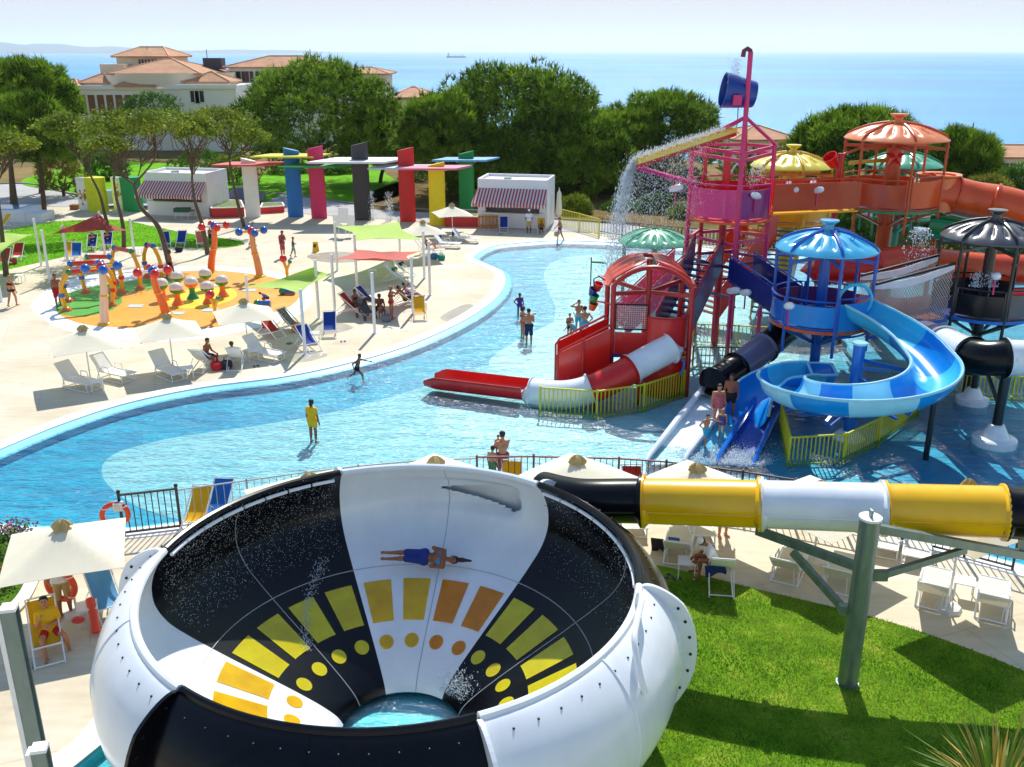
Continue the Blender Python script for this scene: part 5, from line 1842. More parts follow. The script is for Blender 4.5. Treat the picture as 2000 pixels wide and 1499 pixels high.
# ---- shade sails on white posts
def post(px, py, top, lab, r=.075):
    b = G(px, py)
    h = toppt(b, top)
    t = thing('sail_post', lab, 'post', b, group='white posts of the shade sails')
    MB().cyl((0, 0, 0), (0, 0, h), r, n=12).build('shaft', white_mt, t)
    MB().cyl((0, 0, 0), (0, 0, .025), r * 2.2, n=12).build('foot_plate', white_mt, t)
    return b + V(0, 0, h - .08)
PS = {}
for k, (x, y, top, lab) in {'a': (81, 520, 427, 'white sail post carrying a grey box at far left'), 'b': (98, 552, 449, 'white sail post behind the man in red shorts'), 'c': (135, 528, 440, 'white sail post left of the arches under the dark red sail'),
                            'd': (205, 498, 412, 'white sail post behind the dark red sail'), 'e': (263, 500, 427, 'white sail post right of the dark red sail'), 'f': (487, 612, 537, 'white sail post at the left corner of the lime sail'), 'g': (596, 692, 565, 'white sail post nearest the camera at the lime sail'),
                            'h': (623, 622, 508, 'white sail post behind the lime sail'), 'i': (654, 607, 497, 'white sail post between the lime and pink sails'), 'j': (732, 651, 533, 'white sail post in front of the pink sail group'), 'k': (698, 571, 458, 'white sail post behind the pink sail'),
                            'l': (807, 613, 502, 'white sail post right of the pink sail'), 'm': (840, 577, 472, 'white sail post nearest the pool edge'), 'n': (829, 544, 452, 'white sail post below the far cream umbrella'), 'o': (659, 529, 434, 'white sail post left of the far lime sail'), 'p': (781, 492, 424, 'white sail post right of the far lime sail'), 'q': (3, 590, 500, 'white sail post at the left edge')}.items():
    PS[k] = post(x, y, top, lab)
def sail(label, cs, mat, sag=.28):
    """hypar sail: four corners at different heights, edges curving inwards"""
    c = sum(cs, V(0, 0, 0)) / 4
    def fn(u, v):
        p = cs[0] * (1 - u) * (1 - v) + cs[1] * u * (1 - v) + cs[2] * u * v + cs[3] * (1 - u) * v
        k = (math.sin(math.pi * u) * (1 - abs(2 * v - 1) * 0)) * abs(2 * v - 1) ** 2 + math.sin(math.pi * v) * abs(2 * u - 1) ** 2
        q = p.lerp(V(c.x, c.y, p.z), sag * .75 * k)
        q.z -= .25 * math.sin(math.pi * u) * math.sin(math.pi * v) - .02 * math.sin(14 * u + 5 * v)
        return q
    o = MB().shell(fn, 18, 18, .008).build('shade_sail', mat, None, ang=80)
    tag(o, label, 'shade sail', 'shade sails')
    for p, q in zip(cs, (0, 1, 2, 3)):
        pass
    return o
lime = cloth('lime_sail', (196, 222, 118), var=.05, ttrans=.35)
rose = cloth('rose_sail', (222, 122, 110), var=.1, ttrans=.3)
dred = cloth('brick_sail', (196, 82, 74), var=.2, ttrans=.25)
sail('lime green shade sail nearest the camera beside the splash pad', [PS['f'] - V(0, 0, .5), PS['g'] - V(0, 0, .15), PS['i'] - V(0, 0, .9), PS['h'] - V(0, 0, .25)], lime)
sail('rose pink shade sail above the people with the pushchair', [PS['i'] - V(0, 0, .2), PS['l'] - V(.1, 0, .12), PS['m'] - V(.5, 0, .45), PS['k'] - V(0, 0, .75)], rose)
sail('far lime green shade sail below the coloured columns', [PS['o'] - V(0, 0, .2), PS['k'] - V(0, 0, .3), PS['n'] - V(0, 0, .4), PS['p'] - V(0, 0, .2)], lime)
sail('dark red wrinkled shade sail on the far left lawn', [PS['b'] - V(0, 0, .4), PS['c'] - V(0, 0, .05), PS['e'] - V(0, 0, .7), PS['d'] - V(0, 0, .1)], dred)
sail('lime green shade sail cut by the left edge', [PS['q'] - V(.4, 0, .3), PS['b'] - V(.3, .8, .1), PS['a'] - V(.1, 0, .9), PS['a'] - V(4.4, -1, .6)], lime)

# ---- coloured columns with slabs
def column(px, py, top, slab_y, wd, col, slabcol, sx, sy, label, off=(0, 0)):
    b = G(px, py)
    h = toppt(b, top)
    hz = toppt(b, slab_y)
    t = thing('coloured_column', label, 'column', b, group='coloured columns with flat slabs')
    m_ = M('paint_%d_%d_%d' % col, S(*col), .55, var=.04)
    ms = M('paint_%d_%d_%d' % slabcol, S(*slabcol), .55, var=.04)
    r = wd / 2
    prf = [(r * math.cos(a), .42 * r * math.sin(a)) for a in np.linspace(0, 2 * math.pi, 25)[:-1]]
    mb = MB()
    n = len(prf)
    vv = [(x, y, 0) for x, y in prf] + [(x, y, h - .12 + .14 * x / r * (1 if px > 600 else -1)) for x, y in prf]
    mb.add(vv, [(i, (i + 1) % n, n + (i + 1) % n, n + i) for i in range(n)] + [tuple(range(n, 2 * n))])
    mb.build('shaft', m_, t, ang=50)
    mb = MB()
    q = [(-sx / 2 + off[0] - sy * .25, -sy / 2 + off[1]), (sx / 2 + off[0] - sy * .25, -sy / 2 + off[1]), (sx / 2 + off[0] + sy * .25, sy / 2 + off[1]), (-sx / 2 + off[0] + sy * .25, sy / 2 + off[1])]
    mb.prism(q, hz - .06, hz + .08)
    mb.build('slab', ms, t, smooth=False)
    for sgn in (-1, 1):
        MB().box((sgn * (r + .1), -.1, hz - .14), (.14, .14, .12)).build('lamp', white_mt, t)
W_ = 1.25
column(495, 424, 309, 321, 1.2, (238, 236, 230), (222, 92, 98), 4.2, 2.2, 'white column with pink slab beside the left kiosk')
column(578, 424, 289, 305, W_, (14, 112, 190), (226, 218, 60), 4.9, 2.2, 'blue column with yellow slab')
column(624, 427, 285, 324, W_, (214, 44, 100), (52, 152, 84), 4.4, 2.2, 'pink column with green slab')
column(709, 430, 278, 314, W_ * 1.05, (58, 56, 60), (226, 228, 230), 5.9, 3.4, 'black column with white slab')
column(797, 433, 288, 327, W_, (206, 34, 36), (186, 196, 206), 4.4, 2.4, 'red column with pale grey slab')
column(855, 440, 317, 328, W_, (240, 214, 10), (222, 110, 140), 4.2, 2.2, 'yellow column with pink slab')
column(912, 418, 295, 312, W_, (0, 136, 62), (90, 160, 214), 4.3, 2.2, 'green column with blue slab beside the right kiosk')

# ---- kiosks
stripe = M('striped_awning', S(214, 60, 60), .8)
def stripe_mat():
    m, t, b, out = matnodes('red_white_stripes')
    tc = N(t, 'TexCoord')
    sx = N(t, 'SeparateXYZ')
    t.links.new(tc.outputs['Object'], sx.inputs[0])
    mu = N(t, 'Math', operation='MULTIPLY')
    mu.inputs[1].default_value = 4.2
    fr_ = N(t, 'Math', operation='FRACT')
    gt = N(t, 'Math', operation='GREATER_THAN')
    gt.inputs[1].default_value = .5
    t.links.new(sx.outputs[0], mu.inputs[0])
    t.links.new(mu.outputs[0], fr_.inputs[0])
    t.links.new(fr_.outputs[0], gt.inputs[0])
    mx = N(t, 'MixRGB')
    mx.inputs[1].default_value = S(238, 228, 226)
    mx.inputs[2].default_value = S(198, 72, 78)
    t.links.new(gt.outputs[0], mx.inputs[0])
    t.links.new(mx.outputs[0], b.inputs['Base Color'])
    b.inputs['Roughness'].default_value = .85
    tl = N(t, 'BsdfTranslucent')
    t.links.new(mx.outputs[0], tl.inputs[0])
    ms = N(t, 'MixShader')
    ms.inputs[0].default_value = .25
    t.links.new(b.outputs[0], ms.inputs[1])
    t.links.new(tl.outputs[0], ms.inputs[2])
    t.links.new(ms.outputs[0], out.inputs[0])
    return m
stripe = stripe_mat()
wall_w = M('white_render_wall', S(238, 236, 240), .8, var=.03, bump=.1)
def kiosk(label, fl, fr_, dep, h):
    """box bar with an open counter front under a striped awning; fl/fr = front corners on the ground"""
    d = fr_ - fl
    L_ = d.length
    rz = math.atan2(d.y, d.x)
    t = thing('kiosk', label, 'kiosk', (fl + fr_) / 2, rz)
    # walls
    MB().box((0, dep - .06, h / 2), (L_, .12, h)).build('back_wall', wall_w, t, smooth=False)
    for sx in (-1, 1):
        MB().box((sx * (L_ / 2 - .06), dep / 2 - .06, h / 2), (.12, dep - .12, h)).build('side_wall', wall_w, t, smooth=False)
    MB().box((0, .06, .55), (L_ - .24, .12, 1.1)).build('counter_front', wall_w, t, smooth=False)
    MB().box((0, .0, 1.13), (L_ - .3, .5, .06)).build('counter_top', white_mt, t, smooth=False)
    MB().box((0, .06, h - .5), (L_ - .24, .12, 1.0)).build('fascia', wall_w, t, smooth=False)
    for sx in (-1, 1):
        MB().box((sx * (L_ / 2 - .35), .06, 1.8), (.45, .11, 1.4)).build('pier', wall_w, t, smooth=False)
    MB().box((0, dep / 2, h - .12), (L_ - .2, dep - .2, .1)).build('roof', M('roof_membrane', S(226, 222, 220), .9), t, smooth=False)
    for (c, s_) in (((0, .06, h + .06), (L_, .14, .14)), ((0, dep - .06, h + .06), (L_, .14, .14)), ((-L_ / 2 + .07, dep / 2, h + .07), (.14, dep - .2, .15)), ((L_ / 2 - .07, dep / 2, h + .07), (.14, dep - .2, .15))):
        MB().box(c, s_).build('parapet', wall_w, t, smooth=False)
    MB().box((-.6, 1.2, h + .05), (.5, .4, .2)).build('roof_vent', galv, t, smooth=False)
    aw = MB().shell(lambda u, v: V((u - .5) * L_ * (1.0 + .06 * v), -.02 - 1.35 * v, h - .55 - .95 * v), 2, 3, .02).build('awning', stripe, t)
    mb = MB()
    n = 22
    for k in range(n):
        x0, x1 = (-.5 + k / n) * L_ * 1.06, (-.5 + (k + .9) / n) * L_ * 1.06
        mb.add([(x0, -1.38, h - 1.5), (x1, -1.38, h - 1.5), (x1, -1.4, h - 1.72), ((x0 + x1) / 2, -1.4, h - 1.77), (x0, -1.4, h - 1.72)], [(0, 1, 2, 3, 4)])
    o = mb.build('valance', stripe, aw, smooth=False)
    o['kind'] = 'stuff'
    for sx in (-1, 1):
        MB().bar((sx * L_ * .42, 0, h - 1.35), (sx * L_ * .5, -1.3, h - 1.5), .03, .03).build('awning_arm', white_mt, aw)
    MB().box((L_ / 2 + .02, dep * .5, 1.2), (.05, .9, 2.1)).build('side_door', white_mt, t, smooth=False)
    return t
k2 = kiosk('white kiosk with red striped awning right of the coloured columns', G(934, 444), G(1068, 449), 3.4, 3.5)
k1 = kiosk('white kiosk with faded striped awning behind the left trees', G(290, 420), G(410, 424), 3.6, 3.3)

# ---- red planters and low red walls
def planter(label, pts, h=.6):
    pp = [G(*p) for p in pts]
    c = sum(pp, V(0, 0, 0)) / len(pp)
    t = thing('planter', label, 'planter', c)
    MB().prism([(p.x, p.y) for p in pp], 0, h).build('box', M('red_cladding', S(206, 38, 40), .5, var=.06), t, world=True, smooth=False)
    inn = [c + (p - c) * .9 for p in pp]
    MB().prism([(p.x, p.y) for p in inn], h, h + .03).build('bed', grass_material('planter_top', (96, 120, 70), (120, 140, 90), (140, 150, 110)) if 'planter_top' not in MATS else MATS['planter_top'], t, world=True, smooth=False)
    for k in range(len(pp)):
        MB().bar(V(pp[k].x, pp[k].y, h + .03), V(pp[(k + 1) % len(pp)].x, pp[(k + 1) % len(pp)].y, h + .03), .12, .06).build('edge', wall_w, t, world=True, smooth=False)
planter('red planter with white edge beside the left kiosk', [(414, 426), (478, 424), (472, 410), (425, 408)], .75)
planter('red planter left of the right kiosk', [(870, 443), (936, 444), (934, 430), (872, 428)], .75)
planter('small red wall with pale railing behind the white column', [(510, 418), (556, 415), (552, 408), (514, 409)], .5)

# ---- poster booths
def booth(px, py, col, label, wd=1.7):
    b = G(px, py)
    t = thing('poster_booth', label, 'booth', b, R(-25))
    MB().box((-.75, 0, 1.35), (1.3, .5, 2.7)).build('glazed_case', M('case_glass', S(214, 228, 228), .15, spec=.6), t, smooth=False)
    mb = MB()
    prf = [(.75 + .75 * math.cos(a), .6 * math.sin(a)) for a in np.linspace(-math.pi / 2, math.pi / 2, 12)] + [(0, .6), (0, -.6)]
    mb.prism(prf, 0, 2.8).build('curved_side', M('paint_%d_%d_%d' % col, S(*col), .5), t, ang=40)
    MB().box((-.75, -.26, 1.5), (1.05, .02, 1.9)).build('poster', M('poster_print', S(240, 240, 232), .6, var=.02), t, smooth=False)
    rg = random.Random(px)
    for k in range(16):
        c = rg.choice(((222, 160, 40), (60, 130, 60), (210, 70, 60), (70, 130, 190), (236, 210, 60)))
        o = MB().ball((0, 0, 0), (rg.uniform(.06, .16), .012, rg.uniform(.06, .2)), 8, 6).build('print_patch', M('ink_%d_%d_%d' % c, S(*c), .6), t)
        o.location = (-.75 + rg.gauss(0, .2), -.275, 1.3 + rg.gauss(0, .32))
booth(184, 412, (214, 214, 10), 'yellow sided poster booth beside the left lawn')
booth(252, 411, (10, 150, 80), 'green sided poster booth left of the left kiosk')
# planter crate
b = G(148, 409)
t = thing('wooden_crate', 'small brown crate left of the yellow poster booth', 'crate', b)
MB().box((0, 0, .2), (.7, .6, .4)).build('box', M('brown_wood', S(150, 98, 50), .8, var=.2), t, smooth=False)
for z in (.1, .22, .34):
    MB().box((0, -.31, z), (.72, .02, .08)).build('plank', M('brown_plank', S(170, 112, 60), .8, var=.2), t, smooth=False)
# white basin at the left edge
b = G(30, 428)
t = thing('raised_pool', 'white raised basin with blue water at the far left', 'basin', b)
MB().box((-1.5, 0, .45), (6.0, 3.0, .9)).build('basin_wall', wall_w, t, smooth=False)
MB().box((2.0, -.3, .3), (1.6, 2.2, .6)).build('step_block', wall_w, t, smooth=False)
MB().box((-1.8, .2, .92), (5.0, 2.2, .04)).build('water', M('basin_water', S(90, 150, 200), .1), t, smooth=False)
# orange slatted bench by the kiosk
b = G(953, 446)
t = thing('slatted_barrier', 'orange wooden slatted barrier in front of the right kiosk', 'barrier', b)
for k in range(6):
    MB().box((-.65 + .26 * k, 0, .48), (.12, .06, .96)).build('slat', M('orange_wood', S(206, 126, 30), .6, var=.2), t, smooth=False)
for z in (.2, .85):
    MB().box((0, .05, z), (1.5, .05, .1)).build('rail', MATS['orange_wood'], t, smooth=False)
# easel sign board
b = G(673, 462)
t = thing('easel_board', 'white stepped sign board on easel legs in front of the columns', 'sign', b)
zt = toppt(b, 406)
MB().box((0, 0, zt - .55), (.72, .05, 1.1)).build('centre_board', white_mt, t, smooth=False)
for sgn in (-1, 1):
    MB().box((sgn * .52, .03, zt - .95), (.5, .05, .85), rot=Matrix.Rotation(.06 * sgn, 3, 'Y')).build('side_board', white_mt, t, smooth=False)
    MB().bar((sgn * .1, -.05, zt - .2), (sgn * .45, -.25, 0), .03, .03).build('leg', white_mt, t)
MB().bar((0, .05, zt - .2), (0, .6, 0), .03, .03).build('leg', white_mt, t)
# wet floor sign
b = G(617, 492)
t = thing('wet_floor_sign', 'yellow folding wet floor sign alone on the deck', 'sign', b, R(-10))
yw = plastic('sign_yellow', (250, 200, 10), .4)
for sgn in (-1, 1):
    MB().box((0, sgn * .12, .33), (.32, .02, .68), rot=Matrix.Rotation(sgn * .3, 3, 'X')).build('leaf', yw, t, smooth=False)
MB().box((0, -.16, .42), (.18, .012, .2), rot=Matrix.Rotation(-.3, 3, 'X')).build('warning_mark', M('sign_ink', S(120, 60, 10), .6), t, smooth=False)
# table and stools at the left kiosk
for px, py, lab in ((358, 428, 'small table with green top before the left kiosk'),):
    t = thing('bar_table', lab, 'table', G(px, py))
    MB().box((0, 0, .72), (1.2, .7, .3)).build('top', M('green_box', S(30, 92, 62), .6), t, smooth=False)
    for sx in (-1, 0, 1):
        MB().cyl((sx * .5, -.3, 0), (sx * .5, -.3, .58), .02, n=6).build('leg', white_mt, t)
for px, py, lab in ((378, 430, 'dark bar stool at the left kiosk'),):
    t = thing('bar_stool', lab, 'stool', G(px, py))
    MB().cyl((0, 0, .72), (0, 0, .78), .2, n=12).build('seat', steel_black, t)
    for a in range(4):
        MB().bar((.12 * math.cos(a * 1.57), .12 * math.sin(a * 1.57), .72), (.22 * math.cos(a * 1.57), .22 * math.sin(a * 1.57), 0), .02, .02).build('leg', steel_black, t)
# closed parasol by the kiosk
t = thing('closed_umbrella', 'folded cream umbrella at the right side of the kiosk', 'umbrella', G(1091, 449))
MB().cyl((0, 0, 0), (0, 0, 3.1), .03, n=8).build('pole', white_mt, t)
MB().lathe([(.02, 3.0), (.16, 2.7), (.2, 2.0), (.26, 1.2), (.1, 1.1)], n=12).build('folded_canopy', cream, t)

# ================================================================== splash pad
pad = [(62, 602), (75, 578), (120, 552), (200, 534), (320, 522), (440, 521), (540, 532), (600, 555), (612, 582), (590, 612), (540, 632), (470, 648), (400, 662), (320, 668), (230, 664), (150, 652), (95, 632)]
struct(sheet('splash_pad_border', sm([G(*p) for p in pad], 6), [], .008, M('white_pad', S(244, 244, 242), .5, var=.03)), 'white border of the splash pad')
orp = [(112, 608), (125, 585), (170, 565), (260, 548), (330, 533), (420, 529), (520, 540), (572, 556), (585, 578), (565, 600), (520, 615), (470, 628), (420, 640), (330, 644), (240, 641), (170, 635), (128, 622)]
struct(sheet('splash_pad', sm([G(*p) for p in orp], 6), [], .013, M('orange_rubber', S(246, 164, 54), .4, var=.1, scale=1.0, bump=.1)), 'orange rubber splash pad')
grp = [(110, 606), (118, 585), (150, 568), (215, 555), (270, 548), (330, 545), (345, 552), (300, 565), (255, 572), (238, 580), (238, 592), (215, 608), (170, 618), (125, 616)]
struct(sheet('green_pad_area', sm([G(*p) for p in grp], 6), [], .018, M('green_rubber', S(84, 168, 52), .4, var=.1, bump=.1)))
yep = [(318, 592), (330, 578), (370, 566), (420, 562), (455, 566), (462, 580), (440, 592), (400, 602), (350, 603)]
struct(sheet('yellow_pad_area', sm([G(*p) for p in yep], 6), [], .018, M('yellow_rubber', S(250, 210, 40), .4, var=.1, bump=.1)))
for k, (x, y) in enumerate(((265, 598), (411, 606), (487, 567), (425, 558), (345, 612))):
    o = MB().box((0, 0, 0), (.75, .5, .012)).build('drain_plate', M('pale_blue_plate', S(176, 218, 236), .5), None, smooth=False)
    o.location = G(x, y, .03)
    tag(o, ['pale blue drain plate in front of the green area', 'white drain plate near the red ball toy', 'pale plate behind the crouching boy', 'pale plate between the bubble posts', 'pale plate at the foot of the orange stalk'][k], 'drain cover')
ball_red, ball_blue = plastic('toy_red', (214, 40, 40)), plastic('toy_blue', (20, 100, 190))
toy_y, toy_o, toy_g = plastic('toy_yellow', (244, 176, 20)), plastic('toy_orange', (240, 112, 36)), plastic('toy_green', (30, 140, 80))
toy_foot = plastic('toy_foot', (226, 112, 58))
arches = [((130, 608), (219, 598), 529, 'nearest yellow and red water arch on the splash pad', toy_g, ball_blue), ((134, 590), (222, 584), 514, 'second yellow and red water arch from the front', ball_blue, toy_g), ((168, 572), (237, 572), 502, 'third water arch with green and blue elbows', toy_g, ball_blue),
          ((226, 553), (274, 565), 488, 'fourth water arch next to the tree', ball_blue, toy_g), ((288, 542), (315, 548), 480, 'farthest narrow water arch with navy and blue elbows', navy_pl, ball_blue)]
for a, b_, top, lab, e1, e2 in arches:
    A, B = G(*a), G(*b_)
    c = (A + B) / 2
    h = toppt(c, top)
    t = thing('water_arch', lab, 'splash toy', c)
    d = (B - A) / 2
    hd = d.normalized()
    tops = []
    for sgn, P, em in ((-1, A, e1), (1, B, e2)):
        q = P - c
        ins = -hd * sgn * .38
        pts = sm([q, q + hd * sgn * .12 + V(0, 0, h * .4), q + hd * sgn * .02 + V(0, 0, h * .7), q + ins + V(0, 0, h)], 4, False)
        MB().tube(pts, .11, 10).build('leg', toy_y, t)
        MB().ball(pts[-1], .17, 12, 8).build('elbow', em, t)
        MB().cyl(q + hd * sgn * .11 + V(0, 0, h * .38), q + hd * sgn * .12 + V(0, 0, h * .47), .16, n=12).build('collar', ball_blue if sgn < 0 else ball_red, t)
        MB().lathe([(.3, 0), (.28, .08), (.15, .2), (.11, .22)], c=q, n=14).build('foot', toy_foot, t)
        tops.append(pts[-1])
    MB().cyl(tops[0], tops[1], .12, n=12).build('red_bar', ball_red, t)
stalks = [((205, 634), (198, 522), plastic('peach', (240, 196, 160)), 0, 'peach stalk toy with blue balls around a red hub', ball_blue, ball_red), ((325, 615), (298, 530), toy_o, 1, 'orange curved stalk with red balls around a blue hub, front', ball_red, ball_blue),
          ((412, 532), (418, 442), toy_o, 0, 'orange curved stalk with red balls behind the bubble posts', ball_red, ball_blue), ((508, 541), (491, 452), plastic('tan_stalk', (226, 158, 96)), 0, 'tan stalk with blue balls around a red hub at the back', ball_blue, ball_red)]
for a, tp, m_, k, lab, bm_, hm in stalks:
    A = G(*a)
    T_ = D(tp[0], tp[1], A.y)
    t = thing('ball_stalk', lab, 'splash toy', A)
    T_ = T_ - A
    pts = sm([V(0, 0, 0), V(T_.x * .3, 0, T_.z * .3), V(T_.x * .85, 0, T_.z * .65), V(T_.x, 0, T_.z)], 5, False)
    MB().tube(pts, [.24 - .1 * i / (len(pts) - 1) for i in range(len(pts))], 12).build('stalk', m_, t)
    MB().torus(pts[8], .2, .04, 'Z', 16, 6).build('ring', toy_y, t)
    MB().lathe([(.4, 0), (.36, .06), (.24, .12)], n=14).build('foot', toy_y, t)
    MB().ball(T_, (.24, .24, .26), 14, 10).build('hub', hm, t)
    for q in range(4):
        an = .5 + q * math.pi / 2
        v_ = V(math.cos(an), math.sin(an), 0)
        ar = MB().cyl(T_, T_ + v_ * .6, .09, .07, n=8).build('arm', toy_y if bm_ is ball_blue else white_pl, t)
        MB().ball(T_ + v_ * .72, .23, 12, 8).build('ball', bm_, ar)
dots_m = plastic('bubble_white', (232, 222, 210))
for k, (x, y, s_, sm_) in enumerate(((319, 587, toy_o, toy_g), (348, 596, toy_o, toy_g), (350, 572, toy_o, toy_g), (377, 584, toy_g, toy_o), (404, 566, toy_o, toy_g), (408, 593, toy_o, toy_g), (436, 580, toy_o, toy_g))):
    t = thing('bubble_post', ['bubble post at the left of the group', 'nearest bubble post with orange stem', 'bubble post at the back left', 'bubble post with a green stem and orange band', 'bubble post at the back middle', 'bubble post in front of the red ball toy', 'rightmost bubble post'][k] + ', white ball on flared stem', 'splash toy', G(x, y), group='bubble posts on the splash pad')
    MB().lathe([(.36, 0), (.3, .08), (.16, .3), (.14, .5), (.22, .66)], n=18).build('stem', s_, t)
    MB().lathe([(.22, .64), (.33, .74), (.36, .86)], n=18).build('band', sm_, t)
    MB().lathe([(.36, .86), (.35, 1.0), (.27, 1.13), (.14, 1.2), (0, 1.22)], n=18).build('ball_top', dots_m, t)
for (x, y, hh, m_, bm_, lab) in ((422, 628, 1.25, toy_y, ball_red, 'yellow post toy with red ball near the front umbrella'), (562, 553, 1.3, toy_y, ball_red, 'forked yellow post toy with red ball at the right of the pad')):
    t = thing('post_toy', lab, 'splash toy', G(x, y))
    MB().tube([V(0, 0, 0), V(0, 0, hh * .6), V(-.15, 0, hh)], .09, 10).build('post', m_, t)
    MB().tube([V(0, 0, hh * .55), V(.2, 0, hh * .9)], .07, 8).build('branch', m_, t)
    MB().ball((-.15, 0, hh + .12), .22, 12, 8).build('ball', bm_, t)
    MB().ball((.22, 0, hh * .95), .12, 10, 6).build('knob', toy_g, t)
    MB().lathe([(.28, 0), (.26, .06), (.1, .12)], n=14).build('foot', toy_foot, t)
for (x, y, lab) in ((518, 600, 'blue ground cannon toy with green cap in front of the crouching boy'), (566, 576, 'blue ground cannon toy under the lime sail')):
    t = thing('ground_cannon', lab, 'splash toy', G(x, y))
    MB().tube([V(-.35, 0, .18), V(.3, 0, .18)], .17, 12).build('barrel', ball_blue, t)
    MB().ball((-.4, 0, .2), .2, 10, 8).build('cap', toy_g, t)
    MB().box((0, 0, .06), (.5, .3, .12)).build('base', toy_foot, t)

# ================================================================== near left corner
def life_ring(label, p, rot, R_=.3):
    t = thing('life_ring', label, 'life ring', p)
    t.rotation_euler = rot
    MB().torus((0, 0, 0), R_, .075, 'Y', 32, 10).build('ring', plastic('life_ring_orange', (236, 74, 20), .45), t)
    for k in range(4):
        a = math.pi / 4 + k * math.pi / 2
        MB().torus((R_ * math.cos(a), 0, R_ * math.sin(a)), .08, .016, 'Y' if False else 'Z', 10, 5).build('strap', white_mt, t)
    return t
fp = near_pts([252])[0]
life_ring('orange life ring hung at the end of the pool railing', fp + V(-.12, -.12, .72), (0, 0, .3), .33)
t = thing('post_lamp', 'white box lamp on the railing end post', 'lamp', fp + V(0, -.1, .98))
MB().box((0, 0, 0), (.22, .2, .22)).build('housing', white_mt, t, smooth=False)
MB().box((0, -.11, 0), (.16, .02, .16)).build('lens', M('lamp_lens', S(220, 210, 180), .3), t, smooth=False)
life_ring('orange life ring on the umbrella pole held before the standing man', D(128, 1133, G(160, 1190).y) + V(0, -.25, 0), (0, 0, -.2), .36)
# rescue board and things beside the lifeguard
t = thing('rescue_tube', 'red rescue tube leaning against the side table', 'rescue tube', G(182, 1222))
MB().tube([V(-.1, .25, .55), V(.1, -.1, .3), V(.25, -.4, .1)], .1, 10).build('float', plastic('rescue_red', (232, 64, 34), .5), t)
MB().tube([V(.2, -.3, .14), V(.4, -.35, .04), V(.5, -.1, .03), V(.35, .1, .03)], .015, 5).build('strap', steel_black, t)
o = MB().ball((0, 0, 0), (.16, .12, .07), 12, 8).build('hip_bag', plastic('bag_red', (206, 40, 40), .5))
o.location = G(150, 1222, .45) + V(0, .1, .08)
tag(o, 'small red bag on the side table beside the lifeguard', 'bag')
o = MB().lathe([(0, 0), (.035, 0), (.035, .16), (.015, .2), (.015, .24), (0, .24)], n=10).build('water_bottle', M('clear_bottle', S(210, 220, 228), .1, trans=.6))
o.location = G(62, 1306)
tag(o, 'small clear water bottle on the deck beside the yellow deckchair', 'bottle')
# steel frame posts beside the viewer
def near_post(label, px, py, Y, w_, zb=0):
    p = D(px, py, Y)
    t = thing('frame_post', label, 'post', (p.x, p.y, zb), R(12))
    h = p.z - zb
    MB().box((0, w_ * .45, h / 2), (w_, .03, h)).build('flange', galv, t, smooth=False)
    MB().box((0, 0, h / 2 - .01), (.03, w_ * .86, h - .02)).build('web', galv, t, smooth=False)
    MB().box((0, -w_ * .45, h / 2), (w_, .03, h)).build('flange', galv, t, smooth=False)
    MB().box((-w_ * .72, 0, h / 2), (w_ * .35, w_ * 1.0, h)).build('cover_strip', M('white_cover', S(246, 246, 244), .5), t, smooth=False)
    MB().box((0, 0, h + .02), (w_ * 1.1, w_ * 1.1, .04)).build('top_plate', white_mt, t, smooth=False)
near_post('tall galvanised frame post with white strip at the lower left corner', 18, 1190, 9.5, .16)
near_post('second galvanised frame post cut by the bottom edge at lower left', 78, 1464, 8.0, .14)
# small boat shaped pushchair
t = thing('pushchair', 'black patterned pushchair under the pink sail', 'pushchair', G(715, 622), R(40))
patt = M('black_white_print', S(90, 90, 92), .85, var=.95, scale=16)
MB().shell(lambda u, v: V((u - .5) * .5, -.35 + .8 * v, .35 + .55 * v ** 2), 4, 8, .03).build('seat', patt, t)
MB().shell(lambda u, v: V(.28 * math.cos(math.pi * u), .35 - .45 * v, .8 + .32 * math.sin(math.pi * u)), 8, 4, .02).build('hood', patt, t)
for sx in (-1, 1):
    MB().tube([V(sx * .28, .55, 1.0), V(sx * .28, .2, .5), V(sx * .28, -.4, .12)], .02, 6).build('frame_tube', steel_black, t)
    for yy in (-.4, .35):
        MB().torus((sx * .3, yy, .12), .1, .03, 'X', 14, 6).build('wheel', steel_black, t)

# ---- cars parked on the road behind
def car(label, px, py, col, rz):
    t = thing('parked_car', label, 'car', G(px, py), R(rz))
    m_ = plastic('car_%d_%d_%d' % col, col, .25)
    gl = M('car_glass', S(24, 32, 40), .08, spec=.8)
    prof_ = [(-2.1, .35), (-2.1, .85), (-1.9, .95), (-1.0, 1.0), (-.5, 1.42), (1.0, 1.45), (1.7, .98), (2.1, .9), (2.15, .4)]
    mb = MB()
    n = len(prof_)
    vv = [(x, -.85 * (1 if z < 1.1 else .82), z) for x, z in prof_] + [(x, .85 * (1 if z < 1.1 else .82), z) for x, z in prof_]
    mb.add(vv, [tuple(range(n)), tuple(range(2 * n - 1, n - 1, -1))] + [(i, n + i, n + (i + 1) % n, (i + 1) % n) for i in range(n)])
    mb.build('body', m_, t, ang=25)
    for sy in (-1, 1):
        MB().add([(-.85, sy * .8, 1.03), (1.45, sy * .8, 1.03), (.9, sy * .715, 1.38), (-.45, sy * .715, 1.38)], [(0, 1, 2, 3)]).build('side_window', gl, t)
        for x in (-1.3, 1.35):
            w2 = MB().tube([V(x, sy * .7, .32), V(x, sy * .9, .32)], .32, 16).build('wheel', steel_black, t)
            MB().cyl((x, sy * .89, .32), (x, sy * .91, .32), .18, n=12).build('rim', galv, w2)
    MB().add([(-1.02, -.66, 1.02), (-1.02, .66, 1.02), (-.55, .62, 1.38), (-.55, -.62, 1.38)], [(0, 1, 2, 3)]).build('windscreen', gl, t)
car('pale blue parked car between the poster booths', 222, 404, (150, 180, 210), 20)
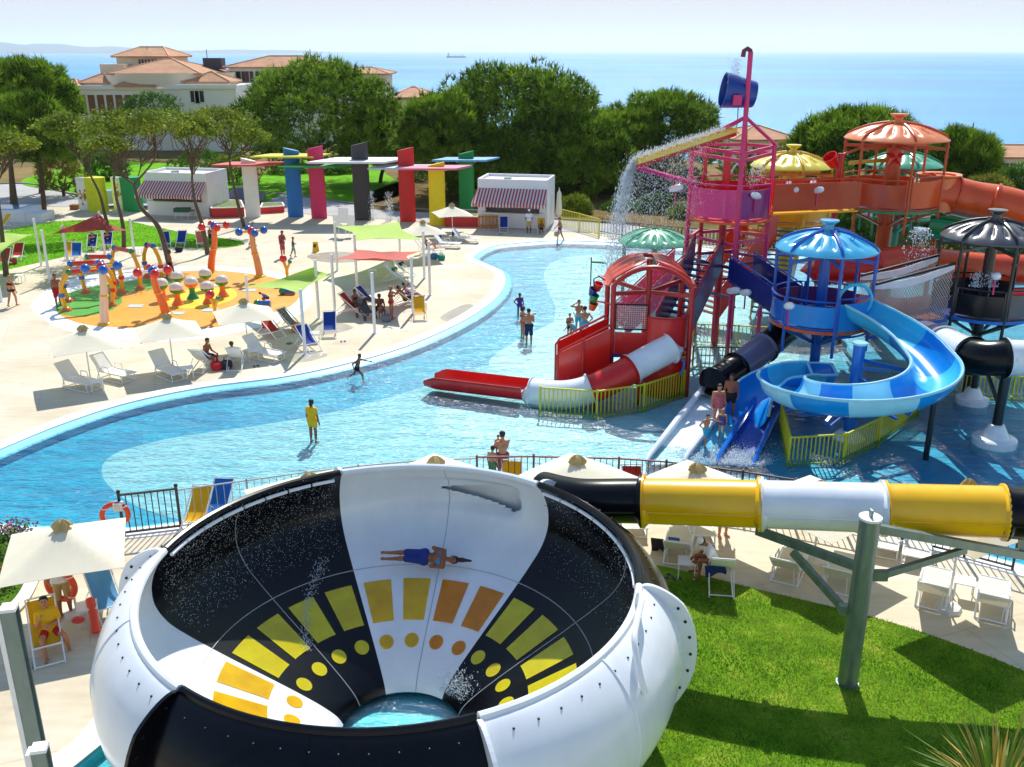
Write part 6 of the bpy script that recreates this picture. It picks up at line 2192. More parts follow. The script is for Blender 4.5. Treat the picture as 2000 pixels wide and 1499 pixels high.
car('light parked car behind the green poster booth', 282, 404, (170, 196, 220), 15)
car('dark blue parked car behind the white column', 470, 398, (40, 70, 110), 10)
for px in (727, 761):
    g = random.Random(px)
    q = G(px, 430)
    pts = [(q.x + g.gauss(0, .16), q.y + g.gauss(0, .16), 2.2 * g.random() ** 1.4) for i in range(420)]
    drops('ground_jet', 'white ground jet %s of the black column' % ('just right' if px < 740 else 'farther right'), pts, .022, px, 1.6)

# ---- small belongings left about
def flipflops(label, px, py, rgb, rz):
    t = thing('flip_flops', label, 'sandals', G(px, py), rz, 'sandals left on the deck')
    m_ = plastic('sandal_%d_%d_%d' % rgb, rgb, .6)
    for sx in (-1, 1):
        q = MB().tube([V(sx * .08, -.12, .02), V(sx * .08, -.02, .02), V(sx * .08 + .01, .1, .02)], [.035, .045, .05], 8)
        q.v = [(x, y, .01 + (z - .02) * .3) for x, y, z in q.v]
        s_ = q.build('sole', m_, t)
        MB().tube([V(sx * .08 - .045, -.02, .02), V(sx * .08, .07, .05), V(sx * .08 + .045, -.02, .02)], .008, 5).build('strap', steel_black, s_)
for a in (('blue sandals in front of the upright blue deckchair', 670, 668, (30, 90, 190), .3), ('dark sandals under the deckchairs by the lime sail', 565, 672, (40, 40, 44), 1.0), ('brown sandals beside the right lounger of the pool row', 500, 716, (90, 60, 40), .6),
          ('dark sandals beside the table at the lawn edge', 1322, 1132, (60, 56, 54), .4), ('second pair of dark sandals at the lawn edge', 1306, 1128, (84, 78, 70), 1.2), ('dark sandals before the kiosk deckchair', 978, 458, (30, 40, 70), .2)):
    flipflops(*a)
def bag(label, px, py, rgb, s_=1.0):
    t = thing('beach_bag', label, 'bag', G(px, py), .4, 'bags left on the deck')
    m_ = cloth('bag_%d_%d_%d' % rgb, rgb)
    MB().lathe([(.0, 0), (.2 * s_, 0), (.26 * s_, .12 * s_), (.24 * s_, .3 * s_), (.16 * s_, .34 * s_), (.0, .3 * s_)], n=14).build('sack', m_, t)
    for sx in (-1, 1):
        MB().tube([V(-.1 * s_, sx * .08, .32 * s_), V(-.06 * s_, sx * .1, .5 * s_), V(.06 * s_, sx * .1, .5 * s_), V(.1 * s_, sx * .08, .32 * s_)], .012, 5).build('handle', m_, t)
for a in (('red bag between the two pool chairs', 424, 722, (204, 36, 50)), ('dark bag beside the pale deckchair', 443, 720, (40, 40, 50)), ('orange bag behind the red deckchair', 580, 648, (226, 110, 30)), ('white and blue bag at the far lounger', 848, 506, (60, 120, 170)), ('teal bag by the far loungers', 862, 508, (20, 140, 130)),
          ('grey bag under the shade of the pink sail', 755, 628, (120, 120, 130)), ('black bag under the blue deckchair between the trees', 350, 492, (30, 30, 36)), ('pink bag at the red deckchairs on the left', 26, 516, (190, 70, 90))):
    bag(*a)
# floats lying in the kiosk

wet_m = M('wet_concrete', S(186, 178, 164), .18, var=.12, scale=1.2)
for pxs in ([(150, 556), (200, 536), (260, 522), (330, 512), (345, 519), (280, 532), (215, 546), (165, 566)], [(585, 640), (640, 628), (690, 640), (650, 652), (600, 656)], [(600, 500), (660, 492), (720, 500), (690, 512), (630, 512)], [(860, 620), (905, 596), (925, 600), (890, 628)], [(540, 700), (600, 688), (640, 694), (590, 708)]):
    struct(sheet('wet_patch', sm([G(*p) for p in pxs], 5), [], .005, wet_m))

# ================================================================== trees
pine_leaf = leafmat('pine_needles', (22, 66, 10), (146, 180, 48), .35)
olive_leaf = leafmat('olive_leaves', (66, 92, 18), (152, 168, 52), .35)
bush_leaf = leafmat('bush_leaves', (34, 78, 16), (104, 146, 44), .35)
dry_leaf = leafmat('yellowish_leaves', (84, 92, 28), (162, 156, 62), .35)
bark = M('pine_bark', S(86, 66, 50), .9, var=.3, scale=4, bump=.5, bscale=12)
bark2 = M('grey_bark', S(96, 82, 66), .9, var=.3, scale=6, bump=.4, bscale=20)

def tufts(centres, normals, tone, rg, blade=.55, width=.11, nb=5, spread=.55):
    """needle tufts: each a little brush of thin triangles round its own direction"""
    n = len(centres)
    C = np.repeat(centres, nb, 0)
    Nn = np.repeat(normals, nb, 0)
    d = Nn + rg.normal(0, spread, (n * nb, 3))
    d /= np.linalg.norm(d, axis=1, keepdims=True) + 1e-9
    s = np.cross(d, rg.normal(0, 1, (n * nb, 3)))
    s /= np.linalg.norm(s, axis=1, keepdims=True) + 1e-9
    L = blade * (.6 + .8 * rg.random((n * nb, 1)))
    w_ = width * (.7 + .6 * rg.random((n * nb, 1)))
    v0 = C - s * w_ * .5
    v1 = C + s * w_ * .5
    v2 = C + d * L
    vv = np.stack([v0, v1, v2], 1).reshape(-1, 3)
    ff = np.arange(n * nb * 3).reshape(-1, 3)
    tt = np.repeat(np.clip(np.repeat(tone, nb) + rg.normal(0, .1, n * nb), 0, 1), 3)
    tt[2::3] = np.clip(tt[2::3] + .12, 0, 1)
    return vv, ff, tt

def crown_points(rg, rx, ry, rz, nl, per, lobe, flat=.25, up=.5, under=-.35):
    """lobes spread over a squashed dome; tufts over each lobe"""
    C, Nm, T = [], [], []
    for i in range(nl):
        a = 2.39996 * i + rg.random() * .5
        h = under + (1 - under) * ((i + .5) / nl) ** .8
        h = min(h, .98)
        q = math.sqrt(max(.02, 1 - h * h if h > 0 else 1 - h * h * .8))
        k = .76 + .22 * rg.random()
        c = np.array([rx * q * math.cos(a) * k, ry * q * math.sin(a) * k, rz * h * k])
        lr = lobe * (.7 + .6 * rg.random())
        p = rg.normal(0, 1, (per, 3))
        p /= np.linalg.norm(p, axis=1, keepdims=True)
        p = p[(p[:, 2] > -.5)]
        C.append(c + p * lr * np.array([1, 1, .75]) * (.75 + .3 * rg.random((len(p), 1))))
        Nm.append(p * .6 + np.array([0, 0, up]))
        T.append(np.full(len(p), .1 + .7 * rg.random()) + rg.normal(0, .14, len(p)))
    return np.concatenate(C), np.concatenate(Nm), np.concatenate(T)

def limb(mb, p, q, r0, r1, rr, bend=.12, n=5):
    d = (q - p)
    pts = [p.lerp(q, i / n) + V(rr.uniform(-1, 1), rr.uniform(-1, 1), rr.uniform(-.5, .5)) * d.length * bend * math.sin(math.pi * i / n) for i in range(n + 1)]
    mb.tube(pts, [r0 + (r1 - r0) * i / n for i in range(n + 1)], 7)
    return pts

def pine(px, top, hw, Y, bottom, label, seed, leaf=pine_leaf, name='pine_tree', blade=.62, nl=None, trunk_to=None, per=62):
    rg = np.random.default_rng(seed)
    rr = random.Random(seed)
    T = D(px, top, Y)
    Bt = D(px, bottom, Y)
    rx = hw * math.hypot(T.y, 12.7 - T.z) / FOC * .98
    rz = (T.z - Bt.z) * .62
    cz = T.z - rz * .97
    g0 = land_h(T.x, Y) if Y > 96 else 0
    t = thing(name, label, 'tree' if name != 'bush' else 'bush', (T.x, Y, g0), group={'pine_tree': 'stone pines behind the deck', 'bush': 'bushes behind the slides'}.get(name))
    lobe = max(.55, rx * (.18 if name == 'pine_tree' else .26))
    nl = nl or int(70 + rx * 9)
    C, Nm, tn = crown_points(rg, rx, rx * .85, rz, nl, per, lobe, under=-.45)
    C[:, 2] += cz - g0
    vv, ff, tt = tufts(C, Nm, tn, rg, blade, blade * .2, 5)
    np_mesh('crown', vv, ff, leaf, t, col=tt)
    mb = MB()
    zb = cz - g0 - rz * .25
    base_r = .14 + rx * .022
    tp = limb(mb, V(0, 0, -.2), V(rr.uniform(-.6, .6), rr.uniform(-.4, .4), zb), base_r, base_r * .7, rr, .04)
    for k in range(6):
        a = k * 1.05 + rr.random()
        limb(mb, tp[-1] + V(0, 0, -.2), tp[-1] + V(math.cos(a) * rx * .6, math.sin(a) * rx * .5, rz * rr.uniform(.1, .45)), base_r * .45, .05, rr)
    mb.build('trunk', bark, t)
    return t
pl = [(615, 128, 160, 95, 345, 'broad stone pine left of centre with dense dome crown'), (1010, 138, 178, 92, 360, 'largest stone pine in the middle of the tree line'), (866, 186, 86, 86, 350, 'stone pine standing before the largest pine, left side'),
      (1300, 188, 108, 95, 345, 'stone pine behind the waterfall'), (38, 122, 92, 90, 262, 'stone pine in the upper left corner'), (50, 192, 84, 80, 335, 'stone pine below the corner pine at the left edge'),
      (1682, 222, 122, 75, 345, 'stone pine behind the orange dome'), (1880, 264, 70, 72, 365, 'stone pine right of the orange tower'), (1140, 235, 100, 88, 400, 'stone pine right of the largest pine'), (965, 262, 100, 87, 405, 'low stone pine in front of the largest pine'),
      (735, 205, 70, 97, 340, 'narrow pine at the right of the broad left pine'), (1090, 180, 95, 93, 380, 'stone pine leaning on the right flank of the largest pine'), (1215, 215, 80, 92, 390, 'small stone pine left of the waterfall pine')]
for i, (x, tp, hw, Y, bt, lab) in enumerate(pl):
    pine(x, tp, hw, Y, bt, lab, 100 + i)
bl = [(1470, 300, 55, 68, 420, olive_leaf, 'olive green bush behind the magenta tower'), (1560, 285, 60, 74, 400, dry_leaf, 'tall olive bush left of the orange tower'), (1620, 320, 60, 66, 430, bush_leaf, 'green bush behind the rust bridge'), (1850, 372, 60, 62, 470, olive_leaf, 'olive bush above the orange tube'),
      (1935, 345, 60, 63, 470, dry_leaf, 'yellowish bush at the right edge'), (1985, 330, 50, 66, 470, bush_leaf, 'dark green bush at the far right edge'), (1770, 380, 50, 62, 480, olive_leaf, 'bush seen under the orange tower floor'), (1890, 430, 60, 59, 505, dry_leaf, 'olive bush under the green slide'),
      (1970, 425, 55, 59, 505, olive_leaf, 'low olive bush behind the black dome'), (1690, 400, 60, 62, 490, bush_leaf, 'bush between the orange tower stilts'), (820, 330, 50, 99, 410, bush_leaf, 'dark bush behind the red column'), (900, 320, 60, 99, 420, bush_leaf, 'dark bush behind the green column'),
      (1000, 330, 60, 97, 425, bush_leaf, 'dark bush behind the right kiosk'), (1090, 340, 60, 96, 430, bush_leaf, 'dark bush right of the kiosk'), (1180, 350, 60, 95, 440, bush_leaf, 'dark bush behind the yellow fence'), (1125, 392, 24, 78, 435, olive_leaf, 'low bright bush at the yellow fence'),
      (1260, 350, 60, 92, 450, bush_leaf, 'dark bush behind the waterfall spray'), (1340, 330, 60, 90, 440, bush_leaf, 'green bush behind the trough'), (560, 315, 40, 105, 370, olive_leaf, 'sunlit bush under the broad left pine'), (645, 318, 45, 105, 360, bush_leaf, 'green bush behind the pink column'),
      (390, 300, 60, 100, 375, bush_leaf, 'green bush behind the left kiosk'), (455, 305, 50, 98, 385, olive_leaf, 'tall grass like bush right of the left kiosk'), (290, 185, 52, 122, 240, bush_leaf, 'ivy clad bush in front of the villa'), (105, 142, 20, 125, 200, bush_leaf, 'small tree left of the villa roofs'), (1215, 395, 40, 80, 452, bush_leaf, 'low dark bush seen through the waterfall'), (1285, 385, 45, 79, 458, bush_leaf, 'dark bush under the yellow trough'), (1350, 400, 40, 76, 462, olive_leaf, 'olive bush behind the magenta tower legs'),
      (110, 285, 40, 88, 395, dry_leaf, 'small round tree on the left back lawn'), (205, 305, 40, 100, 370, bush_leaf, 'bush on the left back lawn')]
for i, (x, tp, hw, Y, bt, lf, lab) in enumerate(bl):
    pine(x, tp, hw, Y, bt, lab, 200 + i, lf, 'bush', .42, 30, per=46)

# ---- deck trees with thin leaning stems and flat leafy crowns
def leaf_quads(C, tone, rg, size):
    n = len(C)
    d = rg.normal(0, 1, (n, 3))
    d /= np.linalg.norm(d, axis=1, keepdims=True)
    u = np.cross(d, rg.normal(0, 1, (n, 3)))
    u /= np.linalg.norm(u, axis=1, keepdims=True)
    s = size * (.6 + .8 * rg.random((n, 1)))
    vv = np.stack([C - u * s * .5, C + d * s * .28, C + u * s * .5, C - d * s * .28], 1).reshape(-1, 3)
    return vv, np.arange(n * 4).reshape(-1, 4), np.repeat(np.clip(tone, 0, 1), 4)

def deck_tree(label, bpx, path, crowns, seed, r0=.16, leaves=4200):
    """path: picture points of the main stem; crowns: (px,py,rx,ry,rz) leafy masses the limbs reach for"""
    rg = np.random.default_rng(seed)
    rr = random.Random(seed)
    b = G(*bpx)
    t = thing('deck_tree', label, 'tree', b, group='thin stemmed trees on the far deck')
    mb = MB()
    st = [V(0, 0, -.1)] + [D(x, y, b.y + dy) - b for x, y, dy in path]
    sp_ = sm(st, 5, False)
    k = len(sp_)
    mb.tube(sp_, [r0 * (1 - .6 * i / (k - 1)) for i in range(k)], 8)
    mb.build('trunk', bark2, t)
    mb = MB()
    C, T = [], []
    for (x, y, dy, rx, ry, rz) in crowns:
        c = D(x, y, b.y + dy) - b
        src = sp_[-1]
        m_ = src.lerp(c, .5) + V(rr.gauss(0, .25), rr.gauss(0, .25), -.1)
        mb.tube(sm([src, m_, c - V(0, 0, rz * .3)], 4, False), [.07 - .03 * i / 8 for i in range(9)], 6)
        for q in range(16):
            a = rr.uniform(0, 6.28)
            e = c + V(math.cos(a) * rx * rr.uniform(.3, .95), math.sin(a) * ry * rr.uniform(.3, .95), rz * rr.uniform(-.5, .5))
            s0 = src.lerp(c, rr.uniform(.1, .9)) + V(0, 0, -.15)
            limb(mb, s0, e, .035, .012, rr, .12, 4)
        n = int(leaves / len(crowns))
        nl = 26
        for i in range(nl):
            a = 2.4 * i + rr.random()
            q = math.sqrt((i + .5) / nl)
            lc = np.array([rx * q * math.cos(a), ry * q * math.sin(a), rz * (1 - .9 * q * q) * rr.uniform(.55, 1.0)])
            m = n // nl
            p = rg.normal(0, 1, (m, 3)) * np.array([.36, .36, .24]) * rx * .5
            C.append(np.array(c) + lc + p)
            T.append(np.full(m, .2 + .6 * rr.random()) + rg.normal(0, .15, m))
    br_ = mb.build('branches', bark2, t)
    C = np.concatenate(C)
    vv, ff, tt = leaf_quads(C, np.concatenate(T), rg, .2)
    np_mesh('crown', vv, ff, olive_leaf, t, col=tt, nside=4)
    return t
deck_tree('leaning deck tree left of the dark red sail with twin stems', (214, 455), [(205, 420, 0), (195, 380, .3), (178, 345, .5)], [(160, 268, .5, 1.9, 1.6, .9), (120, 250, .8, 1.6, 1.4, .9)], 301)
deck_tree('deck tree with straight stem behind the second water arch', (242, 484), [(240, 440, 0), (228, 390, .3), (222, 350, .4)], [(222, 248, .4, 1.9, 1.6, .9), (262, 262, .2, 1.5, 1.4, .8)], 302)
deck_tree('deck tree with slanted stem in front of the left kiosk', (331, 515), [(310, 445, .2), (275, 405, .4), (262, 360, .6)], [(300, 250, .5, 1.9, 1.6, .95), (205, 290, 1.2, 1.3, 1.3, .7)], 303, .19)
deck_tree('forked deck tree beside the salmon deckchair', (406, 497), [(395, 440, 0), (380, 390, .4), (375, 350, .5)], [(362, 250, .5, 1.8, 1.5, .9), (395, 265, .2, 1.3, 1.3, .8)], 304, .17)
deck_tree('rightmost deck tree beside the white column', (478, 445), [(465, 400, 0), (452, 340, .3), (448, 310, .4)], [(448, 252, .4, 2.2, 1.8, 1.1), (490, 275, .2, 1.4, 1.3, .8), (420, 232, .6, 1.4, 1.3, .8)], 305, .15, 5200)
deck_tree('dark stemmed deck tree at the left edge near the lime sail', (12, 540), [(6, 480, 0), (0, 420, .3), (-8, 360, .4)], [(-10, 290, .3, 1.6, 1.5, .9), (25, 285, .8, 1.2, 1.2, .7)], 306, .17)
deck_tree('thick double stemmed tree at the left by the road', (28, 405), [(24, 360, 0), (20, 310, .3)], [(15, 262, .3, 2.2, 2.0, 1.3), (50, 250, .6, 2.0, 1.8, 1.2)], 307, .35, 5200)

# ---- agave like palm in the bottom right corner
b = V(8.35, 13.0, 0)
t = thing('spiky_palm', 'spiky green and yellow palm fronds at the bottom right corner', 'palm', b)
rr = random.Random(8)
frm = [M('frond_green', S(96, 128, 40), .6, var=.3, ttrans=.3), M('frond_straw', S(206, 176, 84), .7, var=.2, ttrans=.3)]
for k in range(150):
    a = rr.uniform(0, 6.28)
    e = rr.uniform(.15, 1.3)
    L = rr.uniform(1.0, 1.9)
    dr = V(math.cos(a) * math.cos(e), math.sin(a) * math.cos(e), math.sin(e))
    sd = dr.cross(V(0, 0, 1)).normalized() * .022
    p0 = V(math.cos(a), math.sin(a), 0) * .12 + V(0, 0, .5)
    p1 = p0 + dr * L * .6
    p2 = p0 + dr * L + V(0, 0, -.25 * (1 - e / 1.6))
    MB().add([p0 - sd, p0 + sd, p1 + sd, p1 - sd, p2], [(0, 1, 2, 3), (3, 2, 4)]).build('frond', frm[1 if rr.random() < .38 else 0], t, smooth=False)
MB().cyl((0, 0, 0), (0, 0, .6), .16, .12, n=10).build('stump', bark, t)
# ---- flowers at the left garden bed
rr = random.Random(4)
for k, (x, y) in enumerate(((10, 1050), (38, 1046), (12, 1090), (30, 1120), (8, 1150))):
    t = thing('flowering_plant', ['pink flowering plant at the left edge by the pool kerb', 'violet flowering plant nearest the pool kerb', 'leafy green plant in the flower bed', 'red flowering plant low in the flower bed', 'green plant beside the grey frame post'][k], 'plant', G(x, y), group='plants in the flower bed')
    rg = np.random.default_rng(400 + k)
    C = rg.normal(0, 1, (260, 3)) * np.array([.22, .22, .1]) + np.array([0, 0, .2])
    vv, ff, tt = leaf_quads(C, rg.random(260), rg, .09)
    np_mesh('leaves', vv, ff, bush_leaf, t, col=tt, nside=4)
    fm = [M('pink_petal', S(210, 120, 170), .6), M('violet_petal', S(150, 90, 160), .6), None, M('red_petal', S(210, 60, 40), .6), None][k]
    if fm:
        mb = MB()
        for q in range(40):
            mb.ball((rr.gauss(0, .22), rr.gauss(0, .22), .28 + rr.random() * .1), .03, 6, 4)
        o = mb.build('blossoms', fm, t)
        o['kind'] = 'stuff'

# ================================================================== grass blades on the near lawn
def inside(poly, x, y):
    c = False
    j = len(poly) - 1
    for i in range(len(poly)):
        if (poly[i].y > y) != (poly[j].y > y) and x < (poly[j].x - poly[i].x) * (y - poly[i].y) / (poly[j].y - poly[i].y) + poly[i].x:
            c = not c
        j = i
    return c
def blades(name, label, poly, n, box, h, mat, seed, wd=.012):
    rg = np.random.default_rng(seed)
    X = rg.uniform(box[0], box[1], n)
    Yv = rg.uniform(box[2], box[3], n)
    px = np.array([p.x for p in poly]); py = np.array([p.y for p in poly])
    ins = np.zeros(n, bool)
    j = len(poly) - 1
    for i in range(len(poly)):
        c = (py[i] > Yv) != (py[j] > Yv)
        with np.errstate(divide='ignore', invalid='ignore'):
            xi = (px[j] - px[i]) * (Yv - py[i]) / (py[j] - py[i]) + px[i]
        ins ^= c & (X < xi)
        j = i
    X, Yv = X[ins], Yv[ins]
    m = len(X)
    a = rg.uniform(0, 6.28, m)
    L = h * (.5 + rg.random(m))
    ln = rg.normal(0, .6, (m, 2)) * L[:, None]
    z0 = np.full(m, .01)
    v0 = np.stack([X - np.cos(a) * wd, Yv - np.sin(a) * wd, z0], 1)
    v1 = np.stack([X + np.cos(a) * wd, Yv + np.sin(a) * wd, z0], 1)
    v2 = np.stack([X + ln[:, 0], Yv + ln[:, 1], z0 + L], 1)
    # clumpy tone: slow waves over the lawn plus chance
    tn = 0.38 + .1 * np.sin((X * .45 + Yv) * 5.0) + .28 * np.sin(X * .8 + Yv * 1.3) * np.sin(Yv * 1.1 - X * .5) + .16 * np.sin(X * 4.1 + 1) * np.sin(Yv * 5.3) + rg.normal(0, .16, m)
    vv = np.stack([v0, v1, v2], 1).reshape(-1, 3)
    o = np_mesh(name, vv, np.arange(m * 3).reshape(-1, 3), mat, col=np.repeat(np.clip(tn, 0, 1), 3))
    return stuff(o, label)
grass_leaf = leafmat('grass_blades', (70, 118, 16), (196, 204, 84), .4, .7)
blades('lawn_grass', 'short mown grass of the near lawn', lawn_poly, 210000, (1, 15, 7.5, 21), .045, grass_leaf, 61, .009)
blades('far_lawn_grass', 'short grass of the far deck lawn', left_lawn, 60000, (-45, -14, 52, 78), .06, leafmat('far_grass_blades', (74, 132, 8), (150, 194, 30), .35, .7), 62, .02)

# ================================================================== villas beyond the pines
def roof_mat(name, rgb):
    m, t, b, out = matnodes(name)
    tc = N(t, 'TexCoord')
    n = N(t, 'TexNoise', Scale=.8, Detail=6.0)
    t.links.new(tc.outputs['Object'], n.inputs['Vector'])
    wv = N(t, 'TexWave', Scale=1.6)
    wv.inputs['Distortion'].default_value = .5
    t.links.new(tc.outputs['Object'], wv.inputs['Vector'])
    r = ramp(t, n.outputs['Fac'], [(.3, mul(S(*rgb), .8)), (.7, mul(S(*rgb), 1.15))])
    mx = N(t, 'MixRGB', blend_type='MULTIPLY')
    mx.inputs[0].default_value = .3
    t.links.new(r.outputs[0], mx.inputs[1])
    t.links.new(wv.outputs[0], mx.inputs[2])
    t.links.new(mx.outputs[0], b.inputs['Base Color'])
    b.inputs['Roughness'].default_value = .85
    bp = N(t, 'Bump', Strength=.5, Distance=.1)
    t.links.new(wv.outputs[0], bp.inputs['Height'])
    t.links.new(bp.outputs[0], b.inputs['Normal'])
    return m
terra = roof_mat('terracotta_tiles', (206, 150, 112))
villa_w = M('villa_render', S(234, 232, 226), .85, var=.05, scale=.3)
villa_s = M('villa_stone', S(226, 212, 190), .85, var=.06, scale=.3)
win_m = M('dark_window', S(44, 46, 52), .2)
arc_m = M('brown_arcade', S(120, 84, 56), .8)
def villa(label, loc, rz=0):
    return thing('villa', label, 'building', loc, rz)
def hip(t, c, sx, sy, h, ridge, ov=.6):
    """hipped tile roof: eaves rectangle, ridge line, thin fascia, ridge caps"""
    x, y = sx / 2 + ov, sy / 2 + ov
    rx = ridge / 2
    mb = MB()
    cx, cy, cz = c
    vv = [(cx - x, cy - y, cz), (cx + x, cy - y, cz), (cx + x, cy + y, cz), (cx - x, cy + y, cz), (cx - rx, cy, cz + h), (cx + rx, cy, cz + h)]
    mb.add(vv, [(0, 1, 5, 4), (1, 2, 5), (2, 3, 4, 5), (3, 0, 4)])
    mb.add([(a, b_, z - .18) for a, b_, z in vv[:4]] + vv[:4], [(0, 1, 5, 4), (1, 2, 6, 5), (2, 3, 7, 6), (3, 0, 4, 7), (3, 2, 1, 0)])
    r = mb.build('roof', terra, t, smooth=False)
    mb = MB()
    mb.cyl(vv[4], vv[5], .14, n=6)
    for a, b_ in ((0, 4), (1, 5), (2, 5), (3, 4)):
        mb.cyl(vv[a], vv[b_], .13, n=6)
    mb.build('ridge_tiles', M('pale_ridge', S(222, 176, 142), .85), r)
def vbox(t, x0, x1, y0, y1, z0, z1, m_=None, name='wall'):
    return MB().box(((x0 + x1) / 2, (y0 + y1) / 2, (z0 + z1) / 2), (x1 - x0, y1 - y0, z1 - z0)).build(name, m_ or villa_w, t, smooth=False)
def win(t, x, y, z, w_=1.1, h=1.4):
    f = MB().box((x, y - .04, z), (w_, .08, h)).build('window', win_m, t, smooth=False)
    MB().box((x, y - .06, z - h / 2 - .06), (w_ + .2, .16, .1)).build('sill', villa_w, f, smooth=False)
    MB().box((x, y - .1, z), (.07, .05, h)).build('mullion', villa_w, f, smooth=False)
Yv_ = 130
X_ = lambda px, Y=Yv_: D(px, 190, Y).x
Z_ = lambda py, Y=Yv_: D(1000, py, Y).z
o = V(X_(290), Yv_, 0)
t = villa('large pale villa with many terracotta hip roofs at upper left', o)
rx_ = lambda px: X_(px) - o.x
vbox(t, rx_(128), rx_(400), 0, 16, 0, Z_(169))
vbox(t, rx_(358), rx_(468), -1.5, 12, 0, Z_(167))
MB().box((rx_(264), -.1, Z_(171)), (rx_(400) - rx_(128) + .4, .5, .5)).build('cornice', villa_w, t, smooth=False)
MB().box((rx_(413), -1.6, Z_(169)), (rx_(468) - rx_(358) + .4, .5, .5)).build('cornice', villa_w, t, smooth=False)
for k in range(6):
    x = rx_(160 + 18 * k)
    MB().box((x, -.05, Z_(206)), (.85, .14, 2.6)).build('arcade_bay', arc_m, t, smooth=False)
for px in (383, 392):
    win(t, rx_(px + 5), -1.5, Z_(188))
vbox(t, rx_(166), rx_(215), 6, 16, Z_(175), Z_(127), villa_s)
vbox(t, rx_(184), rx_(288), 9, 18, Z_(165), Z_(111), villa_s, 'tower_wall')
hip(t, ((rx_(184) + rx_(288)) / 2, 13.5, Z_(111)), rx_(288) - rx_(184), 9, 1.2, 3.4, .5)
mb = MB()
mb.lathe([(8.6, Z_(170)), (8.6, Z_(144))], c=(rx_(300), 8, 0), n=40)
mb.build('drum_wall', villa_s, t)
hip(t, (rx_(298), 8, Z_(144)), rx_(385) - rx_(212), 13, 1.75, .8, .4)
for px, wpx, zt, yy, hh in ((176, 72, 163, 5, 1.05), (270, 82, 167, 2, 1.2), (404, 100, 160, 3, 1.15), (146, 34, 152, 14, .9), (130, 50, 172, 3, 1.0)):
    wm = rx_(px + wpx / 2) - rx_(px - wpx / 2)
    vbox(t, rx_(px) - wm * .42, rx_(px) + wm * .42, yy - 2.5, yy + 2.5, Z_(175), Z_(zt), villa_w, 'lantern_wall')
    hip(t, (rx_(px), yy, Z_(zt)), wm * .86, 5, hh, .3, .35)
for px in (235, 248, 262):
    win(t, rx_(px), 9, Z_(124), .7, .8)
mb = MB().box((rx_(372), 12, Z_(127)), (2.6, 2, 1.5)).build('roof_plant', M('dark_plant', S(70, 74, 84), .7), t, smooth=False)
MB().cyl((rx_(358), 12, Z_(150)), (rx_(358), 12, Z_(97)), .06, n=6).build('antenna', galv, t)
MB().cyl((rx_(234), 12, Z_(110)), (rx_(234), 12, Z_(92)), .05, n=6).build('antenna', galv, t)
def small_villa(label, px0, px1, eave, top, Y, ridge, drop=4, dep=9, antenna=None, wins=()):
    x0, x1 = D(px0, eave, Y).x, D(px1, eave, Y).x
    z = D(1000, eave, Y).z
    g0 = min(land_h(x0, Y), z - 3)
    t = villa(label, V((x0 + x1) / 2, Y, g0))
    L = x1 - x0
    vbox(t, -L / 2, L / 2, 0, dep, 0, z - g0)
    hip(t, (0, dep / 2, z - g0), L, dep, D(1000, top, Y + dep / 2).z - z, L * ridge, .6)
    for k in wins:
        win(t, L * k, 0, z - g0 - 1.3)
    if antenna:
        zt = D(1000, antenna[1], Y).z - g0
        MB().cyl((D(antenna[0], eave, Y).x - (x0 + x1) / 2, dep / 2, z - g0), (D(antenna[0], eave, Y).x - (x0 + x1) / 2, dep / 2, zt), .06, n=6).build('antenna', galv, t)
small_villa('wide villa roof behind the broad left pine', 446, 645, 131, 110, 140, .34, antenna=(595, 96), wins=(-.45, -.38, -.3, -.2))
small_villa('villa roof peeking out right of the broad left pine', 662, 752, 144, 132, 150, .3)
small_villa('villa roof between the two big pines', 772, 830, 190, 171, 120, .2)
small_villa('tiled villa roof behind the magenta tower', 1440, 1552, 272, 246, 105, .1, antenna=(1456, 210))
small_villa('villa roof at the right edge', 1958, 2110, 306, 284, 88, .4, antenna=(1937, 247), wins=(-.4,))
small_villa('small tiled lodge at the right behind the pine', 1800, 1870, 372, 355, 84, .2)
vm = D(470, 160, 136)

# ================================================================== people: one smooth skin grown round a posed skeleton
def field(caps, lo, shape, vox):
    F = np.full(shape, 1.0, np.float32)
    for (p, q, r0, r1, k) in caps:
        p = np.asarray(p, float); q = np.asarray(q, float)
        rm = max(r0, r1) + max(k, vox) * 1.6 + vox
        a = np.maximum(0, np.floor((np.minimum(p, q) - rm - lo) / vox).astype(int))
        b = np.minimum(shape, np.ceil((np.maximum(p, q) + rm - lo) / vox).astype(int) + 1)
        if np.any(a >= b):
            continue
        g = [(lo[i] + vox * np.arange(a[i], b[i])).astype(np.float32) for i in range(3)]
        X = g[0][:, None, None] - p[0]; Y_ = g[1][None, :, None] - p[1]; Z = g[2][None, None, :] - p[2]
        d = q - p
        L2 = float(d @ d)
        t_ = np.clip((X * d[0] + Y_ * d[1] + Z * d[2]) / L2, 0, 1) if L2 > 1e-10 else np.zeros((1, 1, 1), np.float32)
        dist = np.sqrt((X - t_ * d[0]) ** 2 + (Y_ - t_ * d[1]) ** 2 + (Z - t_ * d[2]) ** 2) - (r0 + (r1 - r0) * t_)
        sl = (slice(a[0], b[0]), slice(a[1], b[1]), slice(a[2], b[2]))
        A = F[sl]
        h = np.clip(.5 + .5 * (A - dist) / k, 0, 1)
        F[sl] = A * (1 - h) + dist * h - k * h * (1 - h)
    return F

